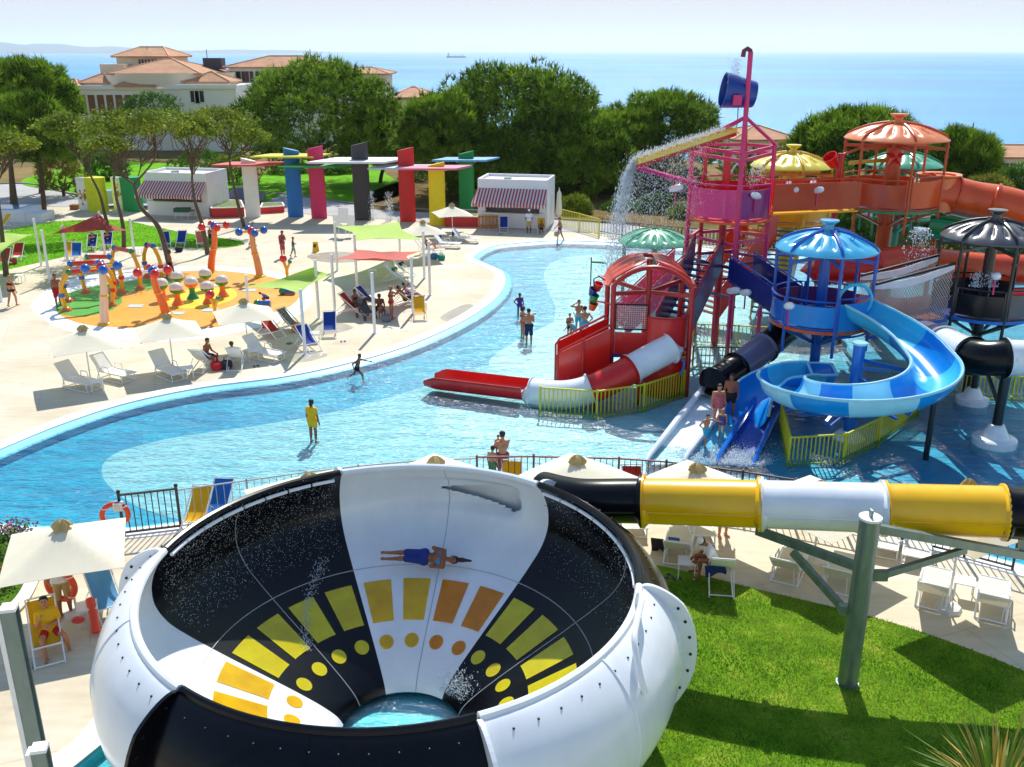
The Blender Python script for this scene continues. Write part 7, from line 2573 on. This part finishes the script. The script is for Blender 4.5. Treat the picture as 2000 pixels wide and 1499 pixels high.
def net(F, lo, vox):
    """surface nets: one vertex in every cell the surface crosses"""
    S_ = F < 0
    nx, ny, nz = F.shape
    acc = np.zeros((nx - 1, ny - 1, nz - 1, 3), np.float32)
    cnt = np.zeros((nx - 1, ny - 1, nz - 1), np.float32)
    cor = [(i, j, k) for i in (0, 1) for j in (0, 1) for k in (0, 1)]
    sub = lambda A, c: A[c[0]:nx - 1 + c[0], c[1]:ny - 1 + c[1], c[2]:nz - 1 + c[2]]
    for c in cor:
        for ax in range(3):
            if c[ax] == 0:
                e = list(c); e[ax] = 1
                f0, f1 = sub(F, c), sub(F, e)
                m = sub(S_, c) != sub(S_, e)
                t_ = np.where(m, f0 / (f0 - f1 + 1e-12), 0)
                for b in range(3):
                    acc[..., b] += np.where(m, (t_ if b == ax else c[b]), 0)
                cnt += m
    act = cnt > 0
    idx = np.full(act.shape, -1, np.int32)
    idx[act] = np.arange(act.sum())
    ijk = np.argwhere(act)
    vv = (ijk + acc[act] / cnt[act][:, None]) * vox + lo
    quads = []
    for ax in range(3):
        o1, o2 = [(1, 2), (2, 0), (0, 1)][ax]
        sh = [slice(1, -1)] * 3
        a = [slice(1, n - 1) for n in F.shape]
        a[ax] = slice(0, F.shape[ax] - 1)
        b = list(a); b[ax] = slice(1, F.shape[ax])
        s0, s1 = S_[tuple(a)], S_[tuple(b)]
        pos = np.argwhere(s0 != s1)
        if not len(pos):
            continue
        flip = s0[tuple(pos.T)]
        off = np.ones(3, int); off[ax] = 0
        P = pos + off
        def cell(d1, d2):
            q = P.copy()
            q[:, o1] -= d1; q[:, o2] -= d2
            return idx[tuple(q.T)]
        q = np.stack([cell(1, 1), cell(0, 1), cell(0, 0), cell(1, 0)], 1)
        q[~flip] = q[~flip][:, ::-1]
        quads.append(q)
    return vv, np.concatenate(quads)

def skin_mesh(name, caps, vox, mat, parent, clips=()):
    P = np.array([c[0] for c in caps] + [c[1] for c in caps], float)
    rm = max(max(c[2], c[3]) for c in caps) + 3 * vox
    lo = P.min(0) - rm
    shape = tuple((np.ceil((P.max(0) + rm - lo) / vox).astype(int) + 2))
    F = field(caps, lo, shape, vox)
    if clips:
        g = [lo[i] + vox * np.arange(shape[i]) for i in range(3)]
        for pt, n in clips:
            d = (g[0][:, None, None] - pt[0]) * n[0] + (g[1][None, :, None] - pt[1]) * n[1] + (g[2][None, None, :] - pt[2]) * n[2]
            F = np.maximum(F, d.astype(np.float32))
    vv, q = net(F, lo, vox)
    return np_mesh(name, vv, q, mat, parent, smooth=True, nside=4)

HANG = ((.16, .03, -1), (.06, .22, -1))
STAND = ((.05, .03, -1), (0, -.04, -1))
def person(label, loc, rz, H=1.7, arms=(HANG, HANG), legs=(STAND, STAND), lean=0.0, side=0.0, head=(0, .12), skin=skin_l, hair=hair_b, long_hair=0, wear=(), seat=None, wide=1.0, vox=.017, face=False, rot=None, name='person', cap=None, feet_fwd=None):
    """wear: ('shorts',mat,thigh share) ('top',mat) ('brief',mat) ('suit',mat) ('shirt',mat,sleeve share,hem) ; head=(turn,nod)"""
    s = H / 1.75
    t = thing(name, label, 'person', loc, R(rz))
    if rot is not None:
        t.rotation_euler = rot
    u = V(math.sin(side), -math.sin(lean), math.cos(lean)).normalized()
    X = V(1, 0, 0)
    fw = X.cross(u) * -1.0
    fw = V(0, -1, 0) - u * (V(0, -1, 0).dot(u))
    fw.normalize()
    X = u.cross(fw).normalized() * -1
    if X.x < 0:
        X = -X
    P0 = V(0, 0, .93 * s)
    w_ = wide
    body = []
    c = lambda p, q, r0, r1=None, k=.035: body.append((p, q, r0 * s, (r0 if r1 is None else r1) * s, k * s))
    hipc = [P0 + X * sg * .085 * s * (.5 + .5 * w_) for sg in (-1, 1)]
    pel = [(hipc[0], hipc[1], .105 * w_, .105 * w_)]
    bel = [(P0 + u * .05 * s, P0 + u * .26 * s, .112 * w_, .108 * w_)]
    ch = [(P0 + u * .3 * s - X * .075 * s, P0 + u * .3 * s + X * .075 * s, .105 * (.4 + .6 * w_), .105 * (.4 + .6 * w_)), (P0 + u * .43 * s - X * .11 * s, P0 + u * .43 * s + X * .11 * s, .075, .075)]
    for p, q, a, b in pel + bel + ch:
        c(p, q, a, b, .05)
    nk = P0 + u * .5 * s
    hn, ht = head[1], head[0]
    hu = (u + fw * hn * .8).normalized()
    hf = (fw * math.cos(ht) + X * math.sin(ht) - hu * hn * .5).normalized()
    c(nk - u * .03 * s, nk + hu * .09 * s, .052, .05, .03)
    hc = nk + hu * .17 * s + hf * .018 * s
    c(hc - hu * .035 * s + hf * .012 * s, hc + hu * .045 * s - hf * .005 * s, .074, .088, .02)
    c(hc - hu * .075 * s + hf * .045 * s, hc - hu * .07 * s + hf * .04 * s, .03, .03, .03)
    c(hc + hf * .085 * s, hc - hu * .03 * s + hf * .1 * s, .011, .016, .012)
    hx = hu.cross(hf).normalized()
    for sg in (-1, 1):
        c(hc + hx * sg * .083 * s - hu * .02 * s, hc + hx * sg * .087 * s + hu * .015 * s, .014, .016, .008)
    sleeves, thighs = [], []
    hands = []
    for sg, (ua, fa) in zip((-1, 1), arms):
        sh = P0 + u * .45 * s + X * sg * .185 * s
        vec = lambda a: (X * sg * a[0] + fw * a[1] + u * a[2]).normalized()
        el = sh + vec(ua) * .29 * s
        fd = vec(fa)
        wr = el + fd * .25 * s
        c(sh, el, .05 * (.5 + .5 * w_), .04, .03)
        c(el, wr, .039, .027, .02)
        sleeves.append((sh, el))
        # hand: palm and five fingers
        out_ = (X * sg - fd * (X * sg).dot(fd)).normalized()
        acr = fd.cross(out_).normalized()
        if acr.dot(fw) < 0:
            acr = -acr
        pm = wr + fd * .075 * s
        for k in (-1, 0, 1):
            c(wr + fd * .02 * s + acr * k * .016 * s, pm + acr * k * .022 * s, .016, .014, .01)
        for k, (o_, L_) in enumerate(((-.030, .066), (-.010, .078), (.011, .074), (.030, .060))):
            b0 = pm + acr * o_ * s
            kn = b0 + (fd - out_ * .25).normalized() * L_ * .55 * s
            c(b0, kn, .0105, .0098, .006)
            c(kn, kn + (fd - out_ * .75).normalized() * L_ * .5 * s, .0098, .0085, .004)
        th0 = wr + fd * .03 * s + acr * .02 * s
        t1 = th0 + (acr * .8 + fd * .7).normalized() * .045 * s
        c(th0, t1, .0125, .0115, .008)
        c(t1, t1 + (fd + acr * .2).normalized() * .032 * s, .011, .009, .004)
        hands.append(pm)
    low = 9
    knees = []
    for i, (sg, (tv, sv)) in enumerate(zip((-1, 1), legs)):
        vec = lambda a: V(sg * a[0], -a[1], a[2]).normalized()
        hp = hipc[i]
        kn = hp + vec(tv) * .43 * s
        an = kn + vec(sv) * .40 * s
        c(hp, kn, .082 * (.35 + .65 * w_), .055 * (.5 + .5 * w_), .03)
        c(kn, kn.lerp(an, .35), .053, .054 * (.5 + .5 * w_), .02)
        c(kn.lerp(an, .35), an, .054 * (.5 + .5 * w_), .034, .02)
        sd_ = vec(sv)
        fd = V(sg * .18, -1, 0) - sd_ * V(sg * .18, -1, 0).dot(sd_) if abs(sd_.z) < .999 else V(sg * .18, -1, 0)
        fd.normalize()
        if feet_fwd:
            fd = Vector(feet_fwd).normalized()
        c(an + sd_ * .035 * s - fd * .045 * s, an + sd_ * .045 * s + fd * .11 * s, .036, .03, .02)
        c(an + sd_ * .047 * s + fd * .1 * s - X * .018 * s, an + sd_ * .05 * s + fd * .155 * s - X * .012 * s, .022, .017, .012)
        c(an + sd_ * .047 * s + fd * .1 * s + X * .018 * s, an + sd_ * .05 * s + fd * .145 * s + X * .018 * s, .022, .016, .012)
        low = min(low, (an + sd_ * .05 * s).z - .034 * s)
        thighs.append((hp, kn, vec(tv)))
    dz = -low if seat is None else seat - (P0.z - .1 * s * w_)
    if rot is not None:
        dz = 0
    Dz = V(0, 0, dz)
    mvc = lambda L_: [(tuple(p + Dz), tuple(q + Dz), a, b, k) for p, q, a, b, k in L_]
    bm = skin_mesh('body', mvc(body), vox, skin, t)
    P1 = P0 + Dz
    e = .016 * s
    cl = lambda a, b: [(P1 + u * b * s, u), (P1 + u * a * s, -u)]
    torso = [(p, q, a * s + e, b * s + e, .05 * s) for p, q, a, b in pel + bel + ch]
    for g_ in wear:
        kind, m_ = g_[0], g_[1]
        if kind == 'shorts':
            f = g_[2] if len(g_) > 2 else .6
            L_ = [(p, q, a * s + e, b * s + e, .04 * s) for p, q, a, b in pel + bel] + [(hp, hp.lerp(kn, f), .092 * s * (.35 + .65 * w_), .085 * s * (.4 + .6 * w_), .03 * s) for hp, kn, d_ in thighs]
            L_ = [(p, q, a, b, k) for p, q, a, b, k in L_]
            skin_mesh('shorts', mvc(L_), vox * 1.1, m_, t, [(P1 + u * .1 * s, u)])
        elif kind == 'brief':
            L_ = [(p, q, a * s + e, b * s + e, .04 * s) for p, q, a, b in pel] + [(hp, hp.lerp(kn, .1), .088 * s * w_, .085 * s * w_, .03 * s) for hp, kn, d_ in thighs]
            skin_mesh('swim_briefs', mvc(L_), vox * 1.1, m_, t, cl(-.1, .06))
        elif kind == 'top':
            skin_mesh('bikini_top', mvc(torso), vox * 1.1, m_, t, cl(.27, .38))
        elif kind == 'suit':
            L_ = torso + [(hp, hp.lerp(kn, .08), .09 * s * w_, .088 * s * w_, .03 * s) for hp, kn, d_ in thighs]
            skin_mesh('swimsuit', mvc(L_), vox * 1.1, m_, t, cl(-.12, .42))
        elif kind == 'shirt':
            f, hem = (g_[2] if len(g_) > 2 else .6), (g_[3] if len(g_) > 3 else -.02)
            L_ = [(p, q, a + .004 * s, b + .004 * s, k) for p, q, a, b, k in torso] + [(a_, a_.lerp(b_, f), .06 * s, .056 * s, .012 * s) for a_, b_ in sleeves]
            if hem < -.1:
                L_ += [(hp, hp.lerp(kn, .45), .11 * s, .1 * s, .06 * s) for hp, kn, d_ in thighs]
            skin_mesh('shirt', mvc(L_), vox * 1.1, m_, t, [(P1 + u * hem * s, -u)])
    hcz = hc + Dz
    hl = [(hcz + hu * .02 * s - hf * .012 * s, hcz + hu * .045 * s - hf * .01 * s, .092 * s, .095 * s, .02 * s)]
    if long_hair:
        bk_ = hcz - hf * .07 * s
        hl += [(bk_, bk_ - hu * long_hair * .5 * s - hf * .02 * s, .06 * s, .05 * s, .03 * s), (bk_ - hu * long_hair * .5 * s - hf * .02 * s, bk_ - hu * long_hair * s - hf * .0 * s, .05 * s, .025 * s, .03 * s)]
    if hair is not None:
        skin_mesh('hair', [(tuple(p), tuple(q), a, b, k) for p, q, a, b, k in hl], vox, hair, t, [(hcz + hf * .035 * s + hu * .03 * s, (hf * 1.0 - hu * .75).normalized())] if not long_hair else [(hcz + hf * .04 * s + hu * .02 * s, (hf * 1.0 - hu * .6).normalized())])
    if cap is not None:
        skin_mesh('cap', [(tuple(hcz + hu * .05 * s), tuple(hcz + hu * .055 * s), .1 * s, .1 * s, .02), (tuple(hcz + hu * .055 * s + hf * .08 * s), tuple(hcz + hu * .04 * s + hf * .17 * s), .03 * s, .02 * s, .03 * s)], vox, cap, t, [(hcz + hu * .035 * s, -hu)])
    if face:
        ek = M('eye_dark', S(30, 22, 20), .3)
        for sg in (-1, 1):
            MB().ball(hcz + hf * .083 * s + hx * sg * .032 * s + hu * .012 * s, (.014 * s, .008 * s, .008 * s), 8, 6).build('eye', ek, bm)
            MB().ball(hcz + hf * .086 * s + hx * sg * .033 * s + hu * .034 * s, (.02 * s, .008 * s, .005 * s), 8, 6).build('eyebrow', hair or ek, bm)
        MB().ball(hcz + hf * .082 * s - hu * .055 * s, (.024 * s, .01 * s, .007 * s), 8, 6).build('mouth', M('lips', S(170, 84, 74), .5), bm)
    return t

c_ = lambda n_, *rgb: cloth(n_, rgb)
navy_c, red_c, cyan_c, dark_c = c_('navy_swim', 14, 40, 84), c_('crimson_swim', 170, 20, 40), c_('cyan_swim', 60, 180, 214), c_('black_swim', 24, 24, 28)
yel_c, wht_c, khaki = c_('lifeguard_yellow', 244, 186, 10), c_('white_shirt', 236, 236, 238), c_('khaki_shorts', 196, 164, 104)
pat_c = M('floral_swim', S(150, 70, 80), .8, var=.85, scale=18)
pur_c, coral_c = c_('purple_swim', 96, 40, 150), c_('coral_bikini', 232, 80, 70)
stri_c = M('pink_stripes', S(206, 96, 110), .8, var=.7, scale=10, stretch=(1, 1, 14))
RUNL = (((.05, .75, -.8), (0, .1, -1)), ((.05, -.55, -.9), (0, -.9, -.5)))
WALK = (((.04, .3, -1), (0, -.02, -1)), ((.04, -.25, -1), (0, -.45, -1)))
HIPS = ((.6, -.15, -.8), (-.65, .25, -.75))
FOLD = ((.2, .25, -.9), (-.85, .6, .15))
FWD = ((.15, .9, -.25), (.05, 1, .1))
SIT = ((.12, 1, -.1), (.0, -.12, -1))
SITA = ((.2, .35, -.9), (-.1, .9, -.3))
RECL = ((.06, 1, .18), (0, .75, -.5))
pz = FZ + .01
def inpool(x, y):
    return G(x, y, FZ + .01)
person('woman in long yellow lifeguard tunic standing alone in the pool', inpool(613, 866), 155, 1.68, wear=(('shorts', yel_c, .2), ('shirt', yel_c, .55, -.28)), skin=skin_m, long_hair=.12, head=(.3, .1))
person('boy running through the shallow water near the left pool edge', inpool(699, 748), 82, 1.42, arms=(((.2, -.7, -.7), (.1, .3, -.6)), ((.15, .9, -.1), (.1, 1, 0))), legs=RUNL, lean=.2, skin=skin_m, wear=(('shorts', dark_c, .3),))
person('girl in purple swimsuit standing behind the couple in the pool', inpool(1015, 623), 15, 1.4, arms=(HIPS, HANG), skin=skin_d, wear=(('suit', pur_c),), hair=hair_b)
person('woman in coral bikini standing close to the man in navy shorts', inpool(1021, 663), 120, 1.66, arms=(FWD, FOLD), skin=skin_l, wear=(('top', coral_c), ('brief', coral_c)), long_hair=.12)
person('bare backed man in long navy shorts with his back to the camera', inpool(1033, 674), 195, 1.8, arms=(FOLD, FOLD), skin=skin_l, wear=(('shorts', navy_c, .95),), wide=1.05, head=(.3, .3))
person('boy with arms folded under the spray left of the red tower', inpool(1112, 660), 10, 1.25, arms=(FOLD, FOLD), skin=skin_l, wear=(('shorts', navy_c, .6),))
person('child in cyan bending over beside the red tower ramp', inpool(1121, 661), -60, 1.2, lean=.9, arms=(FWD, FWD), legs=(((.1, .55, -.8), (0, -.5, -.9)), ((.1, .45, -.8), (0, -.5, -.9))), skin=skin_l, wear=(('suit', cyan_c),))
person('man in cyan shorts standing in the spray beside the red ramp', inpool(1141, 668), 185, 1.78, arms=(HIPS, ((.5, .4, -.5), (.3, .8, .3))), skin=skin_l, wear=(('shorts', cyan_c, .7),), wide=1.08)
person('person shading the eyes behind the man in cyan shorts', inpool(1129, 650), 20, 1.7, arms=(((.8, .3, .2), (-.7, .5, .6)), HANG), skin=skin_l, wear=(('shorts', cyan_c, .7),))
man = person('man in floral shorts carrying a toddler behind the maroon railing', inpool(982, 942), 200, 1.8, arms=(((.1, .6, -.8), (-.4, .9, .3)), ((.1, .6, -.8), (-.4, .9, .3))), skin=skin_l, wear=(('shorts', pat_c, .85),), wide=1.08)
person('toddler held in the arms of the man in floral shorts', inpool(973, 938) + V(0, -.02, 0), 20, .85, arms=(((.2, .6, -.6), (0, 1, .2)),) * 2, legs=(((.3, .8, -.5), (0, -.3, -1)),) * 2, seat=1.15, skin=skin_l, wear=(('suit', pat_c),), vox=.012)
person('boy in green shorts beside the man with the toddler', inpool(962, 944), 150, 1.32, skin=skin_l, wear=(('shorts', M('green_floral', S(70, 130, 80), .8, var=.7, scale=16), .7),))
person('woman in pink striped swimsuit standing on the pale blue lane', G(1399, 836, -.02), 5, 1.72, skin=skin_l, wear=(('suit', stri_c), ('brief', dark_c)), wide=1.28, hair=hair_b, head=(0, .3))
person('man in black shorts standing behind the striped woman', G(1424, 818, 0), -15, 1.8, skin=skin_m, wear=(('shorts', dark_c, .55),), wide=1.15, head=(-.4, .3))
person('boy in yellow and blue shorts stepping into the lane froth', G(1377, 872, -.08), 25, 1.25, arms=(HIPS, ((.9, .2, -.3), (.8, .3, -.2))), legs=WALK, skin=skin_l, wear=(('shorts', cyan_c, .75),), head=(.1, .4))
person('small girl in striped swimsuit holding the woman by the lane', G(1408, 858, -.06), -20, 1.15, arms=(((.3, .3, -.7), (.1, .6, .5)), HANG), skin=skin_l, wear=(('suit', M('stripe_blue_red', S(90, 70, 140), .8, var=.8, scale=6, stretch=(.2, .2, 4))),), hair=hair_bl, long_hair=.08)
person('woman in coral bikini and cap walking past the right kiosk', G(1093, 470), -80, 1.7, arms=(((.1, .4, -.9), (0, .6, -.7)), ((.1, -.3, -.9), (0, .1, -1))), legs=WALK, skin=skin_l, wear=(('top', coral_c), ('brief', pur_c)), wide=1.1, cap=c_('blue_cap', 60, 110, 170))
person('man in white shirt leaning at the right kiosk counter', G(1033, 456), 0, 1.78, arms=(SITA, SITA), skin=skin_d, wear=(('shirt', wht_c, .6), ('shorts', khaki, .9)), cap=wht_c, wide=1.1)
person('bare chested child sitting on the yellow deckchair at the kiosk', G(1057, 457), 0, 1.35, arms=(SITA, SITA), legs=(SIT, SIT), seat=.3, skin=skin_d, wear=(('shorts', dark_c, .5),))
person('man in patterned shirt and pink shorts beside the yellow sign', G(553, 503), 60, 1.8, arms=(HANG, FOLD), skin=skin_m, wear=(('shirt', pat_c, .6), ('shorts', c_('pink_shorts', 200, 70, 90), .9)), head=(0, .4))
person('boy in teal shorts walking beside the man in patterned shirt', G(574, 502), 100, 1.35, arms=(FOLD, FOLD), legs=WALK, skin=skin_d, wear=(('shorts', c_('teal_shorts', 110, 160, 160), .8),))
person('man in crimson shorts standing at the left of the water arches', G(115, 599), 60, 1.8, arms=(HANG, ((.3, .7, -.6), (.2, .9, -.2))), skin=skin_m, wear=(('shorts', red_c, .85),), wide=1.12)
person('woman in black bikini walking away at the left edge', G(27, 598), 165, 1.7, legs=WALK, skin=skin_l, wear=(('top', dark_c), ('brief', dark_c)), wide=1.05, hair=hair_bl)
for x, y, lab in ((184, 488, 'woman with long dark hair sitting on the left blue deckchair'), (213, 484, 'woman sitting with raised arm on the right blue deckchair')):
    person(lab, G(x, y), 20, 1.65, arms=(SITA, FOLD), legs=(SIT, SIT), seat=.33, lean=-.1, skin=skin_l, wear=(('top', dark_c), ('brief', dark_c)), long_hair=.2)
person('man in dark shorts walking behind the slanted tree trunk', G(336, 545), 120, 1.78, legs=WALK, skin=skin_m, wear=(('shorts', dark_c, .6),))
person('child walking behind the orange stalk at the back', G(412, 478), 60, 1.3, legs=WALK, skin=skin_m, wear=(('shorts', navy_c, .6),))
person('man in blue shirt and white cap walking near the tan stalk', G(495, 480), 100, 1.75, legs=WALK, lean=.1, skin=skin_m, wear=(('shirt', c_('blue_shirt', 70, 120, 180), .6), ('shorts', navy_c, .7)), cap=wht_c)
person('boy in blue floral shirt crouching on the splash pad', G(524, 592), -70, 1.2, lean=.9, arms=(((.1, .7, -.7), (0, .5, -1)),) * 2, legs=(((.15, .9, -.1), (0, -.7, -.8)),) * 2, skin=skin_m, wear=(('shirt', M('blue_floral', S(80, 100, 160), .8, var=.7, scale=14), .6), ('shorts', navy_c, .7)))
person('tanned woman in red bikini taking a photo with raised arms', G(765, 624), 78, 1.75, arms=(((.1, .75, -.3), (0, .55, .85)),) * 2, skin=skin_m, wear=(('top', red_c), ('brief', red_c)), hair=hair_bl, head=(0, -.1))
person('man sitting with a small child in the shade of the pink sail', G(742, 618), 10, 1.75, arms=(SITA, SITA), legs=(((.35, .9, -.2), (0, -.1, -1)),) * 2, seat=.35, lean=.25, skin=skin_d, wear=(('shorts', dark_c, .7),))
person('small child in purple trunks sitting in front of the man in the shade', G(744, 622), 10, .95, arms=(FOLD, FOLD), legs=(SIT, SIT), seat=.28, skin=skin_m, wear=(('brief', pur_c),), vox=.013)
person('woman sitting beside the pushchair on the red deckchair', G(694, 610), 60, 1.68, arms=(FOLD, FOLD), legs=(SIT, SIT), seat=.34, skin=skin_m, wear=(('top', dark_c), ('brief', dark_c)))
person('man in black shorts reclining on the yellow deckchair, pointing', G(792, 597), 95, 1.78, arms=(((.2, .9, .2), (.1, 1, .3)), SITA), legs=(RECL, RECL), seat=.26, lean=-.55, skin=skin_m, wear=(('shorts', dark_c, .7),))
person('second person reclining behind the pointing man', G(800, 589), 95, 1.65, arms=(SITA, FOLD), legs=(RECL, RECL), seat=.26, lean=-.5, skin=skin_m, wear=(('shirt', c_('lilac_shirt', 170, 150, 190), .5),))
person('bare chested man sitting sideways above the red bag by the pool', G(405, 717), 75, 1.75, arms=(SITA, SITA), legs=(SIT, SIT), seat=.42, lean=.15, skin=skin_m, wear=(('shorts', dark_c, .6),))
person('person reclining in the pale deckchair with one knee up', G(458, 712), 186, 1.7, arms=(HIPS, SITA), legs=(((.1, .8, .6), (0, .3, -1)), RECL), seat=.28, lean=-.4, skin=skin_d, wear=(('shorts', dark_c, .5),))
person('person sitting on the far lounger under the far umbrella', G(836, 495), 80, 1.7, arms=(FOLD, FOLD), legs=(((.05, .9, .5), (0, .5, -.9)),) * 2, seat=.38, lean=-.35, skin=skin_l, wear=(('suit', dark_c),))
person('smiling lifeguard in yellow shirt and red shorts sitting at lower left', G(98, 1262) + V(.05, 0, 0), 32, 1.8, arms=(((.15, .35, -.85), (-.35, .75, .95)), ((.15, .3, -.9), (-.95, .5, .05))), legs=(((.28, 1, .1), (-.05, .25, -1)), ((.42, 1, .05), (.12, -.1, -1))), seat=.3, lean=-.22, head=(-.15, .05), skin=skin_l, wear=(('shirt', yel_c, .65), ('shorts', c_('guard_red_shorts', 196, 26, 30), .5)), vox=.012, face=True)
person('man in white shirt and khaki shorts behind the near life ring', G(130, 1202), 20, 1.82, arms=(((.3, .35, -.85), (-.3, .8, -.2)), HIPS), skin=skin_m, wear=(('shirt', wht_c, .7), ('shorts', khaki, .95)), vox=.013)
person('man in white cap and shirt sitting over his phone at the lawn edge', G(1392, 1128), -78, 1.78, arms=(((.1, .6, -.75), (-.35, .9, .25)),) * 2, legs=(((.1, 1, .25), (0, .05, -1)),) * 2, seat=.4, lean=.45, head=(0, .5), skin=skin_m, wear=(('shirt', wht_c, .6), ('shorts', c_('grey_shorts', 150, 140, 130), .8)), cap=wht_c, vox=.012)
person('person in orange shoes standing behind the yellow tube', G(1411, 1048), 20, 1.75, skin=skin_l, wear=(('shirt', coral_c, .6), ('shorts', navy_c, .8)))
# girl sliding in the bowl: lying along the wall foot, head to the right
mrot = Matrix(((0, 0, 1), (-.60, .80, 0), (-.80, -.60, 0))).to_euler()
gb = person('girl in blue swim shorts and top lying on her side in the bowl', V(BX - .72, BY + 3.66, 1.74), 0, 1.72, arms=(((.1, .45, -.8), (-.7, .75, .55)), ((.1, .4, -.85), (-.8, .7, .45))), legs=(((.02, .16, -1), (0, -.12, -1)), ((-.08, .3, -1), (0, -.22, -1))), head=(.25, .15), side=.1, skin=skin_m, long_hair=-.42, wear=(('top', c_('aqua_top', 60, 150, 210)), ('shorts', c_('blue_swim_shorts', 24, 50, 130), .98)), rot=mrot, vox=.012, face=True, feet_fwd=(0, -.3, -1))
